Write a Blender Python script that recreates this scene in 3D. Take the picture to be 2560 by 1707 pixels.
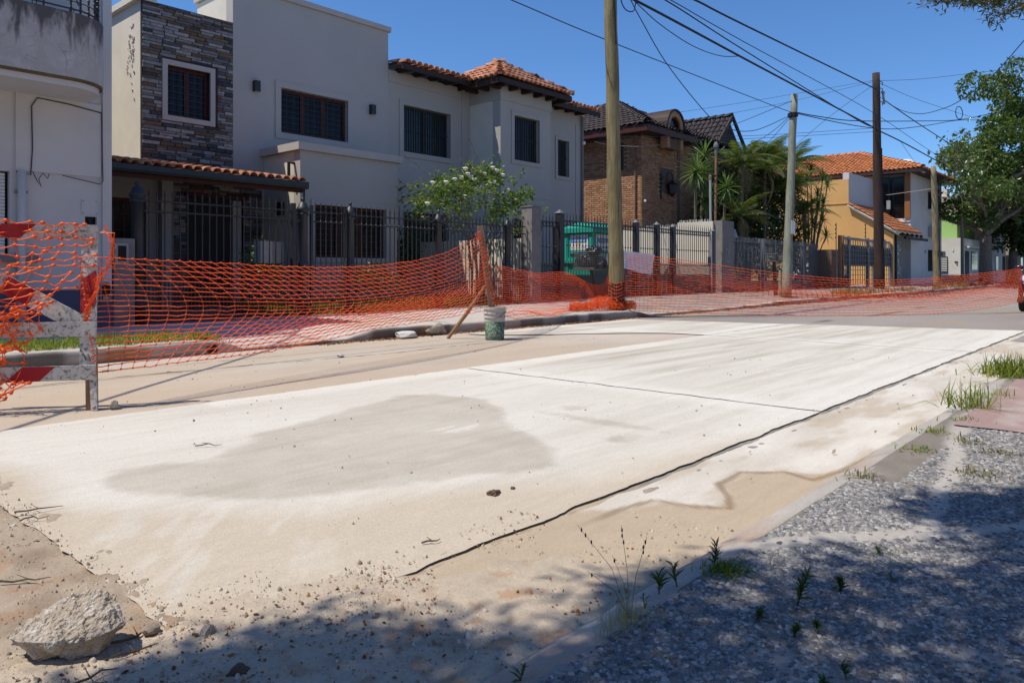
import bpy, math, random
import numpy as np
from mathutils import Vector, Matrix, noise as mnoise

scene = bpy.context.scene
for o in list(bpy.data.objects):
    bpy.data.objects.remove(o)
COL = scene.collection
rad = math.radians

# ------------------------------------------------------------------ camera
cam_d = bpy.data.cameras.new('camera')
cam = bpy.data.objects.new('camera', cam_d)
COL.objects.link(cam)
cam_d.sensor_width = 36.0
cam_d.lens = 26.09
cam_d.shift_y = -0.0678
cam_d.clip_start = 0.05
cam_d.clip_end = 3000
cam.location = (0, 0, 0.95)
cam.rotation_euler = (rad(90), 0, rad(41.8 - 90))
scene.camera = cam

# ------------------------------------------------------------------ sky, sun, exposure
SUN_EL, SUN_AZ = 62.0, 149.0           # azimuth of the sun, counter-clockwise from +X
sd = Vector((math.cos(rad(SUN_EL)) * math.cos(rad(SUN_AZ)), math.cos(rad(SUN_EL)) * math.sin(rad(SUN_AZ)), math.sin(rad(SUN_EL))))
world = bpy.data.worlds.new('World')
scene.world = world
world.use_nodes = True
wn = world.node_tree
for n in list(wn.nodes):
    wn.nodes.remove(n)
w_out = wn.nodes.new('ShaderNodeOutputWorld')
w_bg = wn.nodes.new('ShaderNodeBackground')
w_sky = wn.nodes.new('ShaderNodeTexSky')
w_sky.sky_type = 'NISHITA'
w_sky.sun_disc = False
w_sky.sun_elevation = rad(SUN_EL)
w_sky.sun_rotation = rad(90 - SUN_AZ)
w_sky.altitude = 2500
w_sky.air_density = 1.2
w_sky.dust_density = 0.0
w_sky.ozone_density = 10.0
w_bg.inputs['Strength'].default_value = 0.14
w_hs = wn.nodes.new('ShaderNodeHueSaturation')          # a polarising filter: the whole sky deeper blue
w_hs.inputs['Saturation'].default_value = 1.06
wn.links.new(w_sky.outputs[0], w_hs.inputs['Color'])
wn.links.new(w_hs.outputs[0], w_bg.inputs['Color'])
wn.links.new(w_bg.outputs[0], w_out.inputs['Surface'])

sun_d = bpy.data.lights.new('sun', 'SUN')
sun_d.energy = 4.55
sun_d.angle = rad(0.5)
sun_d.color = (1.0, 0.925, 0.80)
sun = bpy.data.objects.new('sun', sun_d)
COL.objects.link(sun)
sun.location = (-20, 20, 40)
sun.rotation_euler = sd.to_track_quat('Z', 'Y').to_euler()

vs = scene.view_settings
vs.view_transform = 'Standard'
vs.look = 'None'
vs.gamma = 1.0
vs.use_curve_mapping = False
vs.exposure = 0.12
scene.render.resolution_x = 1024
scene.render.resolution_y = 682

# ------------------------------------------------------------------ helpers
class MB:
    """collects shapes and links them as one mesh object"""
    def __init__(s):
        s.v = []; s.f = []
    def add(s, vs_, fs_):
        b = len(s.v)
        s.v.extend([tuple(p) for p in vs_])
        s.f.extend([tuple(i + b for i in f) for f in fs_])
        return s
    def box(s, x0, x1, y0, y1, z0, z1):
        return s.add([(x0,y0,z0),(x1,y0,z0),(x1,y1,z0),(x0,y1,z0),(x0,y0,z1),(x1,y0,z1),(x1,y1,z1),(x0,y1,z1)],
                     [(0,3,2,1),(4,5,6,7),(0,1,5,4),(1,2,6,5),(2,3,7,6),(3,0,4,7)])
    def obox(s, c, ax, ay, az):
        """box about centre c with half-axis vectors"""
        c, ax, ay, az = Vector(c), Vector(ax), Vector(ay), Vector(az)
        p = [c-ax-ay-az, c+ax-ay-az, c+ax+ay-az, c-ax+ay-az, c-ax-ay+az, c+ax-ay+az, c+ax+ay+az, c-ax+ay+az]
        return s.add(p, [(0,3,2,1),(4,5,6,7),(0,1,5,4),(1,2,6,5),(2,3,7,6),(3,0,4,7)])
    def beam(s, p0, p1, w, h, up=(0,0,1)):
        p0, p1 = Vector(p0), Vector(p1)
        d = (p1 - p0); L = d.length; d.normalize()
        u = Vector(up); sidev = d.cross(u)
        if sidev.length < 1e-4: sidev = d.cross(Vector((1,0,0)))
        sidev.normalize(); u = sidev.cross(d).normalized()
        return s.obox((p0+p1)/2, d*L/2, sidev*w/2, u*h/2)
    def tube(s, pts, r, n=6, cap=True):
        pts = [Vector(p) for p in pts]
        rs = r if isinstance(r, (list, tuple)) else [r]*len(pts)
        ring = []; N = len(pts); prev = None
        for i, p in enumerate(pts):
            t = (pts[min(i+1, N-1)] - pts[max(i-1, 0)])
            if t.length < 1e-7: t = Vector((0,0,1))
            t.normalize()
            if prev is None:
                a = Vector((0,0,1)) if abs(t.z) < 0.9 else Vector((1,0,0))
                u = t.cross(a).normalized()
            else:
                u = (prev - t*prev.dot(t))
                if u.length < 1e-5: u = t.cross(Vector((0.3,0.5,0.8)))
                u.normalize()
            prev = u
            w = t.cross(u)
            ring.append([p + (u*math.cos(2*math.pi*k/n) + w*math.sin(2*math.pi*k/n))*rs[i] for k in range(n)])
        vv = [q for rg in ring for q in rg]
        ff = [(i*n+k, i*n+(k+1)%n, (i+1)*n+(k+1)%n, (i+1)*n+k) for i in range(N-1) for k in range(n)]
        if cap:
            ff.append(tuple(range(n))[::-1]); ff.append(tuple((N-1)*n+k for k in range(n)))
        return s.add(vv, ff)
    def lathe(s, c, prof, n=12):
        """prof: list of (r, z) from the bottom up, about vertical axis at c"""
        cx, cy, cz = c
        vv = [(cx + r*math.cos(2*math.pi*k/n), cy + r*math.sin(2*math.pi*k/n), cz + z) for r, z in prof for k in range(n)]
        m = len(prof)
        ff = [(i*n+k, i*n+(k+1)%n, (i+1)*n+(k+1)%n, (i+1)*n+k) for i in range(m-1) for k in range(n)]
        ff.append(tuple(range(n))[::-1]); ff.append(tuple((m-1)*n+k for k in range(n)))
        return s.add(vv, ff)
    def prism(s, poly, fn, t0, t1):
        """poly: list of 2-D points; fn(a, b, t) -> 3-D point"""
        n = len(poly)
        vv = [fn(a, b, t0) for a, b in poly] + [fn(a, b, t1) for a, b in poly]
        ff = [tuple(range(n))[::-1], tuple(range(n, 2*n))] + [(i, (i+1) % n, (i+1) % n + n, i+n) for i in range(n)]
        return s.add(vv, ff)
    def build(s, name, mat, parent=None, smooth=False, fixn=True):
        me = bpy.data.meshes.new(name)
        off = world_off(parent)
        me.from_pydata([(x-off[0], y-off[1], z-off[2]) for x, y, z in s.v], [], s.f)
        me.validate()
        if mat: me.materials.append(mat)
        if fixn:
            import bmesh
            bm = bmesh.new(); bm.from_mesh(me)
            bmesh.ops.recalc_face_normals(bm, faces=bm.faces)
            bm.to_mesh(me); bm.free()
        if smooth:
            me.shade_smooth()
        return link(name, me, parent)

def world_off(p):
    x = y = z = 0.0
    while p is not None:
        x += p.location.x; y += p.location.y; z += p.location.z
        p = p.parent
    return x, y, z

def link(name, me, parent=None, loc=None):
    o = bpy.data.objects.new(name, me)
    COL.objects.link(o)
    if parent is not None:
        o.parent = parent
    if loc is not None: o.location = loc
    return o

def np_obj(name, V, F, mat, parent=None, smooth=False, attrs=None):
    me = bpy.data.meshes.new(name)
    V = np.asarray(V, dtype=np.float32); F = np.asarray(F, dtype=np.int32)
    if parent is not None:
        V = V - np.array(world_off(parent), dtype=np.float32)
    k = F.shape[1]
    me.vertices.add(len(V)); me.vertices.foreach_set('co', V.ravel())
    me.loops.add(F.size); me.loops.foreach_set('vertex_index', F.ravel())
    me.polygons.add(len(F))
    me.polygons.foreach_set('loop_start', np.arange(0, F.size, k, dtype=np.int32))
    me.polygons.foreach_set('loop_total', np.full(len(F), k, dtype=np.int32))
    me.update(calc_edges=True)
    if attrs:
        for an, arr in attrs.items():
            a = me.attributes.new(an, 'FLOAT', 'POINT')
            a.data.foreach_set('value', np.asarray(arr, dtype=np.float32).ravel())
    if mat: me.materials.append(mat)
    if smooth: me.shade_smooth()
    return link(name, me, parent)

def tag(o, label=None, cat=None, group=None, kind=None):
    if label: o['label'] = label
    if cat: o['category'] = cat
    if group: o['group'] = group
    if kind: o['kind'] = kind
    return o

def thing(name, label, cat, loc=(0,0,0), group=None):
    o = bpy.data.objects.new(name, None)
    COL.objects.link(o)
    o.location = loc
    o.empty_display_size = 0.2
    return tag(o, label, cat, group)

def copy_part(src, parent, loc=None, rot=None, scale=None):
    c = src.copy()
    COL.objects.link(c)
    c.parent = parent
    if loc is not None: c.location = loc
    if rot is not None: c.rotation_euler = rot
    if scale is not None: c.scale = scale
    return c

# ------------------------------------------------------------------ materials
def new_mat(name):
    m = bpy.data.materials.new(name); m.use_nodes = True
    nt = m.node_tree
    b = nt.nodes['Principled BSDF']
    return m, nt, b

def N(nt, t, **kw):
    n = nt.nodes.new(t)
    for k, v in kw.items():
        if k.startswith('_'):
            setattr(n, k[1:], v)
        else:
            n.inputs[k.replace('__', ' ')].default_value = v
    return n

def c4(c): return (c[0], c[1], c[2], 1.0)

def noise_node(nt, vec, scale, detail=4, rough=0.55, dist=0.0, stretch=None):
    n = nt.nodes.new('ShaderNodeTexNoise')
    n.inputs['Scale'].default_value = scale
    n.inputs['Detail'].default_value = detail
    n.inputs['Roughness'].default_value = rough
    n.inputs['Distortion'].default_value = dist
    if stretch:
        mp = nt.nodes.new('ShaderNodeMapping')
        mp.inputs['Scale'].default_value = stretch
        nt.links.new(vec, mp.inputs['Vector']); vec = mp.outputs[0]
    nt.links.new(vec, n.inputs['Vector'])
    return n.outputs['Fac']

def ramp(nt, fac, stops, interp='LINEAR'):
    r = nt.nodes.new('ShaderNodeValToRGB')
    r.color_ramp.interpolation = interp
    el = r.color_ramp.elements
    while len(el) < len(stops): el.new(0.5)
    for e, (p, c) in zip(el, stops):
        e.position = p
        e.color = c4(c) if not isinstance(c, (int, float)) else (c, c, c, 1)
    nt.links.new(fac, r.inputs[0])
    return r.outputs[0]

def mix(nt, fac, a, b, mode='MIX'):
    m = nt.nodes.new('ShaderNodeMix'); m.data_type = 'RGBA'; m.blend_type = mode
    for val, sock in ((fac, m.inputs[0]), (a, m.inputs[6]), (b, m.inputs[7])):
        if isinstance(val, (int, float)): sock.default_value = val
        elif isinstance(val, tuple): sock.default_value = c4(val)
        else: nt.links.new(val, sock)
    return m.outputs[2]

def mth(nt, op, a, b=0.0, c=None):
    m = nt.nodes.new('ShaderNodeMath'); m.operation = op
    for i, val in enumerate((a, b, c)):
        if val is None: continue
        if isinstance(val, (int, float)): m.inputs[i].default_value = val
        else: nt.links.new(val, m.inputs[i])
    return m.outputs[0]

def pos(nt):
    return nt.nodes.new('ShaderNodeNewGeometry').outputs['Position']

def bump(nt, b, h, strength=0.3, dist=0.01):
    n = nt.nodes.new('ShaderNodeBump')
    n.inputs['Strength'].default_value = strength
    n.inputs['Distance'].default_value = dist
    nt.links.new(h, n.inputs['Height'])
    nt.links.new(n.outputs[0], b.inputs['Normal'])

def surf(name, c1, c2=None, scale=3.0, rough=0.85, bmp=0.0, bscale=80.0, bdist=0.004, metal=0.0, spec=0.3, rand=0.0, stretch=None, c3=None, detail=5):
    m, nt, b = new_mat(name)
    P = pos(nt)
    c2 = c2 or tuple(x*0.82 for x in c1)
    f = noise_node(nt, P, scale, detail, 0.6, 0.3, stretch)
    stops = [(0.3, c1), (0.7, c2)] if c3 is None else [(0.28, c1), (0.5, c2), (0.72, c3)]
    col = ramp(nt, f, stops)
    if rand > 0:
        oi = nt.nodes.new('ShaderNodeObjectInfo').outputs['Random']
        isl = nt.nodes.new('ShaderNodeNewGeometry').outputs['Random Per Island']
        r = mth(nt, 'FRACT', mth(nt, 'ADD', oi, isl))
        k = mth(nt, 'ADD', mth(nt, 'MULTIPLY', r, 2*rand), 1.0 - rand)
        mm = nt.nodes.new('ShaderNodeVectorMath'); mm.operation = 'SCALE'
        nt.links.new(col, mm.inputs[0]); nt.links.new(k, mm.inputs['Scale'])
        col = mm.outputs[0]
    nt.links.new(col, b.inputs['Base Color'])
    b.inputs['Roughness'].default_value = rough
    b.inputs['Metallic'].default_value = metal
    b.inputs['Specular IOR Level'].default_value = spec
    if bmp > 0:
        bump(nt, b, noise_node(nt, P, bscale, 3), bmp, bdist)
    return m

def palette(name, cols, rough=0.85, bmp=0.3, bscale=40, bdist=0.006, nscale=12):
    """each piece its own colour out of a short list"""
    m, nt, b = new_mat(name)
    oi = nt.nodes.new('ShaderNodeObjectInfo').outputs['Random']
    isl = nt.nodes.new('ShaderNodeNewGeometry').outputs['Random Per Island']
    r = mth(nt, 'FRACT', mth(nt, 'ADD', oi, isl))
    n = len(cols)
    col = ramp(nt, r, [(i/n, c) for i, c in enumerate(cols)], 'CONSTANT')
    P = pos(nt)
    f = noise_node(nt, P, nscale, 5, 0.65)
    k = ramp(nt, f, [(0.25, 0.62), (0.75, 1.25)])
    col = mix(nt, 1.0, col, k, 'MULTIPLY')
    nt.links.new(col, b.inputs['Base Color'])
    b.inputs['Roughness'].default_value = rough
    b.inputs['Specular IOR Level'].default_value = 0.25
    if bmp: bump(nt, b, noise_node(nt, P, bscale, 4), bmp, bdist)
    return m

def leaf_mat(name, ca, cb, cc=None, trans=0.35, rough=0.45):
    m, nt, b = new_mat(name)
    isl = nt.nodes.new('ShaderNodeNewGeometry').outputs['Random Per Island']
    oi = nt.nodes.new('ShaderNodeObjectInfo').outputs['Random']
    r = mth(nt, 'FRACT', mth(nt, 'ADD', isl, oi))
    col = ramp(nt, r, [(0.0, ca), (0.6, cb), (1.0, cc or cb)])
    nt.links.new(col, b.inputs['Base Color'])
    b.inputs['Roughness'].default_value = rough
    b.inputs['Specular IOR Level'].default_value = 0.4
    t = nt.nodes.new('ShaderNodeBsdfTranslucent')
    nt.links.new(mix(nt, 1.0, col, (1.5, 1.7, 0.6), 'MULTIPLY'), t.inputs['Color'])
    mx = nt.nodes.new('ShaderNodeMixShader'); mx.inputs[0].default_value = trans
    nt.links.new(b.outputs[0], mx.inputs[1]); nt.links.new(t.outputs[0], mx.inputs[2])
    nt.links.new(mx.outputs[0], nt.nodes['Material Output'].inputs['Surface'])
    return m

def attr(nt, name):
    a = nt.nodes.new('ShaderNodeAttribute'); a.attribute_name = name
    return a.outputs['Fac']

M = {}
M['stucco'] = surf('taupe_stucco', (0.44,0.41,0.385), (0.405,0.378,0.355), 1.2, 0.92, 0.25, 160, 0.003, spec=0.15)
M['stucco_b'] = surf('sand_stucco', (0.43,0.395,0.36), (0.395,0.365,0.335), 1.0, 0.92, 0.25, 160, 0.003, spec=0.15)
M['trim'] = surf('trim_stucco', (0.47,0.435,0.40), (0.42,0.39,0.36), 2.0, 0.9, 0.2, 160, 0.003, spec=0.15)
M['cream'] = surf('cream_plaster', (0.68,0.63,0.53), (0.60,0.55,0.46), 1.5, 0.9, 0.2, 90, 0.003, spec=0.15)
M['white_wall'] = surf('white_plaster', (0.60,0.58,0.57), (0.53,0.515,0.505), 1.1, 0.9, 0.25, 110, 0.003, spec=0.15)
M['white_house'] = surf('white_render', (0.72,0.70,0.67), (0.60,0.58,0.56), 0.8, 0.9, 0.2, 60, 0.004, spec=0.15)
M['plinth'] = surf('blue_grey_plinth_paint', (0.10,0.105,0.16), (0.075,0.08,0.125), 2.0, 0.7, 0.2, 80)
M['yellow'] = surf('ochre_plaster', (0.66,0.385,0.15), (0.57,0.33,0.125), 0.6, 0.9, 0.2, 40, 0.004, spec=0.15)
M['green_wall'] = surf('green_plaster', (0.30,0.48,0.17), (0.26,0.43,0.15), 0.5, 0.9)
M['beige_far'] = surf('beige_plaster', (0.42,0.36,0.29), (0.36,0.31,0.25), 0.5, 0.9)
M['dark_iron'] = surf('charcoal_painted_iron', (0.026,0.026,0.031), (0.019,0.019,0.024), 6, 0.5, 0.1, 90, spec=0.5)
M['grey_iron'] = surf('grey_painted_iron', (0.16,0.16,0.165), (0.115,0.115,0.12), 5, 0.5, 0.1, 90, spec=0.45)
M['black_iron'] = surf('black_iron', (0.014,0.013,0.014), (0.028,0.024,0.022), 8, 0.45, 0.15, 90, spec=0.5)
M['rust'] = surf('rusty_steel', (0.16,0.075,0.035), (0.26,0.15,0.09), 9, 0.8, 0.3, 60)
M['dark_wood'] = surf('dark_brown_wood', (0.045,0.024,0.018), (0.028,0.015,0.012), 5, 0.6, 0.2, 40, stretch=(1,1,1))
M['red_wood'] = surf('red_brown_wood', (0.085,0.022,0.014), (0.055,0.014,0.010), 6, 0.5, 0.2, 40)
M['orange_wood'] = surf('varnished_wood', (0.33,0.15,0.05), (0.24,0.10,0.035), 4, 0.5, 0.2, 30, stretch=(4,4,0.5))
M['gutter'] = surf('dark_gutter_metal', (0.032,0.034,0.032), (0.022,0.023,0.022), 4, 0.4, spec=0.5)
M['tile'] = palette('terracotta_tile', [(0.50,0.21,0.115),(0.56,0.26,0.15),(0.44,0.175,0.095),(0.60,0.31,0.20)], 0.85, 0.25, 50)
M['tile_far'] = palette('orange_tile', [(0.52,0.19,0.075),(0.58,0.22,0.09),(0.47,0.165,0.065)], 0.85, 0.2, 40)
M['tile_dark'] = palette('dark_brown_tile', [(0.042,0.032,0.033),(0.050,0.038,0.038),(0.036,0.027,0.029)], 0.62, 0.2, 50)
M['stone'] = palette('ledger_stone', [(0.24,0.225,0.22),(0.10,0.10,0.11),(0.32,0.30,0.285),(0.145,0.095,0.065),(0.14,0.135,0.135),(0.06,0.063,0.075),(0.36,0.335,0.31),(0.19,0.125,0.075),(0.19,0.18,0.18),(0.27,0.255,0.245)], 0.8, 0.6, 35, 0.012)
M['mortar'] = surf('dark_mortar', (0.035,0.033,0.032), (0.05,0.047,0.045), 20, 0.95)
M['brick'] = palette('tan_brick', [(0.42,0.235,0.135),(0.47,0.275,0.16),(0.38,0.205,0.115),(0.44,0.255,0.15),(0.33,0.175,0.10)], 0.9, 0.4, 60, 0.006)
M['brick_mortar'] = surf('brick_mortar', (0.17,0.115,0.08), (0.13,0.09,0.065), 20, 0.95)
M['old_brick'] = palette('old_red_brick', [(0.19,0.095,0.065),(0.23,0.115,0.075),(0.15,0.08,0.06),(0.20,0.12,0.085)], 0.9, 0.4, 60, 0.006)
M['pier'] = surf('grey_cement_pier', (0.235,0.22,0.21), (0.18,0.168,0.162), 4, 0.92, 0.3, 70)
M['glass'] = surf('dark_window_glass', (0.016,0.014,0.015), (0.011,0.010,0.011), 2, 0.10, spec=0.22)
M['glass_b'] = surf('greenish_window_glass', (0.028,0.036,0.038), (0.018,0.024,0.026), 2, 0.07, spec=0.35)
M['curtain'] = surf('grey_curtain', (0.16,0.16,0.17), (0.10,0.10,0.11), 3, 0.9, stretch=(12,1,0.2))
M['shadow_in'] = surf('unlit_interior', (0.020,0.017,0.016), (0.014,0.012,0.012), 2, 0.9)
M['teal'] = surf('teal_plastic', (0.02,0.36,0.27), (0.018,0.33,0.25), 2, 0.4, 0.05, 30, spec=0.45)
M['sign_white'] = surf('white_sign_vinyl', (0.75,0.75,0.74), (0.69,0.69,0.68), 3, 0.5)
M['sign_blue'] = surf('blue_print', (0.03,0.20,0.52), (0.028,0.18,0.48), 3, 0.5)
M['sign_yellow'] = surf('yellow_print', (0.75,0.45,0.03), (0.70,0.42,0.03), 3, 0.5)
M['sign_red'] = surf('dark_red_print', (0.20,0.03,0.02), (0.17,0.025,0.02), 3, 0.5)
M['bag'] = surf('black_bin_bag', (0.008,0.008,0.009), (0.012,0.012,0.013), 5, 0.22, 0.9, 28, 0.03, spec=0.6)
M['white_paint'] = surf('white_paint', (0.76,0.75,0.73), (0.68,0.67,0.65), 4, 0.6)
M['grey_box'] = surf('grey_meter_plastic', (0.34,0.34,0.34), (0.28,0.28,0.28), 5, 0.6)
M['cable'] = surf('black_cable', (0.010,0.010,0.012), (0.016,0.016,0.018), 5, 0.6)
M['pale_cable'] = surf('pale_cable', (0.42,0.40,0.37), (0.36,0.34,0.32), 5, 0.6)
M['fine_cable'] = surf('thin_grey_cable', (0.035,0.045,0.07), (0.03,0.04,0.06), 5, 0.6)
M['bark'] = surf('grey_bark', (0.24,0.20,0.165), (0.13,0.105,0.085), 9, 0.95, 0.8, 30, 0.02)
M['palm_bark'] = surf('palm_bark', (0.20,0.16,0.11), (0.12,0.095,0.065), 9, 0.95, 0.6, 25, 0.02)
M['twig'] = surf('dry_twig', (0.13,0.095,0.065), (0.08,0.055,0.04), 15, 0.95)
M['rose_wood'] = surf('rose_stem', (0.20,0.165,0.13), (0.12,0.10,0.08), 12, 0.9)
M['rose_leaf'] = leaf_mat('rose_leaf', (0.06,0.115,0.02), (0.13,0.20,0.035), (0.22,0.26,0.06), 0.4)
M['petal'] = surf('white_petal', (0.80,0.78,0.74), (0.74,0.70,0.62), 20, 0.7)
M['tree_leaf'] = leaf_mat('glossy_tree_leaf', (0.05,0.09,0.022), (0.09,0.14,0.032), (0.17,0.20,0.06), 0.3, 0.32)
M['tree_leaf_b'] = leaf_mat('dark_tree_leaf', (0.022,0.048,0.012), (0.045,0.085,0.02), (0.085,0.13,0.035), 0.25, 0.4)
M['yucca'] = leaf_mat('yucca_leaf', (0.07,0.13,0.045), (0.12,0.19,0.06), (0.24,0.29,0.13), 0.25, 0.4)
M['palm'] = leaf_mat('palm_leaflet', (0.055,0.09,0.02), (0.10,0.135,0.03), (0.21,0.20,0.07), 0.3, 0.4)
M['palm_dry'] = leaf_mat('dry_palm_leaflet', (0.16,0.125,0.06), (0.22,0.17,0.085), (0.28,0.22,0.12), 0.3, 0.7)
M['dark_shrub'] = leaf_mat('dark_shrub_leaf', (0.018,0.035,0.009), (0.04,0.068,0.015), (0.085,0.115,0.03), 0.25)
M['lawn'] = leaf_mat('lawn_blade', (0.075,0.125,0.012), (0.14,0.19,0.018), (0.24,0.25,0.03), 0.4, 0.6)
M['verge'] = leaf_mat('verge_blade', (0.10,0.15,0.022), (0.18,0.22,0.035), (0.36,0.33,0.12), 0.4, 0.6)
M['dry_grass'] = leaf_mat('dry_blade', (0.13,0.115,0.045), (0.19,0.17,0.065), (0.24,0.20,0.10), 0.3, 0.7)
M['weed'] = leaf_mat('weed_leaf', (0.03,0.06,0.015), (0.055,0.095,0.022), (0.10,0.125,0.035), 0.3)
M['needle'] = leaf_mat('conifer_needle', (0.03,0.048,0.022), (0.055,0.075,0.032), (0.13,0.075,0.03), 0.25, 0.6)
M['needle_warm'] = leaf_mat('rusty_conifer_needle', (0.15,0.13,0.06), (0.21,0.15,0.07), (0.28,0.16,0.065), 0.6, 0.7)
M['litter'] = palette('leaf_litter', [(0.20,0.075,0.025),(0.26,0.11,0.04),(0.12,0.06,0.03),(0.30,0.16,0.07)], 0.9, 0.0)
M['car_paint'] = surf('dark_plum_car_paint', (0.055,0.012,0.022), (0.05,0.011,0.02), 2, 0.18, spec=0.6)
M['car_white'] = surf('white_car_paint', (0.75,0.76,0.77), (0.72,0.73,0.74), 2, 0.25, spec=0.5)
M['rubber'] = surf('tyre_rubber', (0.018,0.018,0.019), (0.025,0.025,0.025), 8, 0.85)
M['rim'] = surf('grey_rim', (0.40,0.40,0.42), (0.34,0.34,0.36), 6, 0.35, metal=0.8)
M['lamp_glass'] = surf('clear_lamp_lens', (0.55,0.58,0.66), (0.48,0.51,0.60), 10, 0.12, spec=0.6)
M['screen'] = surf('dark_screen_sheet', (0.095,0.098,0.105), (0.08,0.082,0.09), 3, 0.7, 0.2, 60)
M['graffiti'] = surf('white_spray_paint', (0.55,0.60,0.66), (0.48,0.52,0.58), 8, 0.7)
M['soil'] = surf('dark_soil', (0.075,0.055,0.038), (0.11,0.085,0.06), 6, 0.95, 0.5, 40)
M['rail_white'] = surf('white_chip', (0.62,0.60,0.57), (0.52,0.50,0.47), 12, 0.9, 0.4, 50)

def net_mat(name, c, dark):
    m, nt, b = new_mat(name)
    f = noise_node(nt, pos(nt), 9, 3)
    col = ramp(nt, f, [(0.3, c), (0.7, dark)])
    nt.links.new(col, b.inputs['Base Color'])
    b.inputs['Roughness'].default_value = 0.38
    b.inputs['Specular IOR Level'].default_value = 0.45
    t = nt.nodes.new('ShaderNodeBsdfTranslucent')
    nt.links.new(col, t.inputs['Color'])
    mx = nt.nodes.new('ShaderNodeMixShader'); mx.inputs[0].default_value = 0.42
    nt.links.new(b.outputs[0], mx.inputs[1]); nt.links.new(t.outputs[0], mx.inputs[2])
    nt.links.new(mx.outputs[0], nt.nodes['Material Output'].inputs['Surface'])
    return m
M['net'] = net_mat('orange_plastic_net', (0.98,0.22,0.040), (0.95,0.15,0.026))

def wood_paint(name, paint, wood, cover, dirt=0.5):
    """weathered boards: paint worn through to grey wood"""
    m, nt, b = new_mat(name)
    P = pos(nt)
    a = noise_node(nt, P, 34, 7, 0.75, 0.5)
    grain = noise_node(nt, P, 40, 4, 0.6, 0, (1, 1, 6))
    w = ramp(nt, grain, [(0.3, tuple(x*0.55 for x in wood)), (0.7, wood)])
    stain = noise_node(nt, P, 3.5, 5, 0.6)
    pc = mix(nt, ramp(nt, stain, [(0.35, 0.0), (0.75, dirt)]), paint, tuple(x*0.62 for x in paint))
    col = mix(nt, ramp(nt, a, [(cover-0.04, 0.0), (cover+0.04, 1.0)]), pc, w)
    nt.links.new(col, b.inputs['Base Color'])
    b.inputs['Roughness'].default_value = 0.85
    bump(nt, b, a, 0.4, 0.004)
    return m
M['barr_white'] = wood_paint('worn_white_paint', (0.60,0.57,0.53), (0.22,0.17,0.125), 0.555, 0.85)
M['barr_red'] = wood_paint('worn_red_paint', (0.36,0.012,0.016), (0.25,0.03,0.03), 0.72)
M['raw_wood'] = wood_paint('split_raw_wood', (0.30,0.155,0.07), (0.36,0.21,0.11), 0.5)
M['stake'] = wood_paint('weathered_stake', (0.21,0.135,0.085), (0.30,0.21,0.15), 0.5)

def pole_mat(name, a, bcol, dark):
    m, nt, b = new_mat(name)
    P = pos(nt)
    f = noise_node(nt, P, 30, 6, 0.65, 0.3, (1, 1, 0.06))
    g = noise_node(nt, P, 5, 5, 0.6, 0.5, (1, 1, 0.35))
    col = ramp(nt, f, [(0.3, dark), (0.5, a), (0.72, bcol)])
    col = mix(nt, ramp(nt, g, [(0.45, 0.0), (0.62, 0.6)]), col, dark)
    nt.links.new(col, b.inputs['Base Color'])
    b.inputs['Roughness'].default_value = 0.9
    bump(nt, b, f, 0.6, 0.01)
    return m
M['pole'] = pole_mat('greenish_treated_pole', (0.215,0.175,0.085), (0.30,0.25,0.13), (0.115,0.085,0.042))
M['pole_tar'] = pole_mat('tarred_pole', (0.045,0.024,0.018), (0.075,0.038,0.028), (0.025,0.014,0.011))
M['pole_grey'] = pole_mat('grey_green_pole', (0.24,0.25,0.19), (0.31,0.32,0.25), (0.15,0.16,0.115))
M['pole_old'] = pole_mat('old_yellowish_pole', (0.27,0.22,0.12), (0.34,0.29,0.17), (0.14,0.11,0.06))

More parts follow.
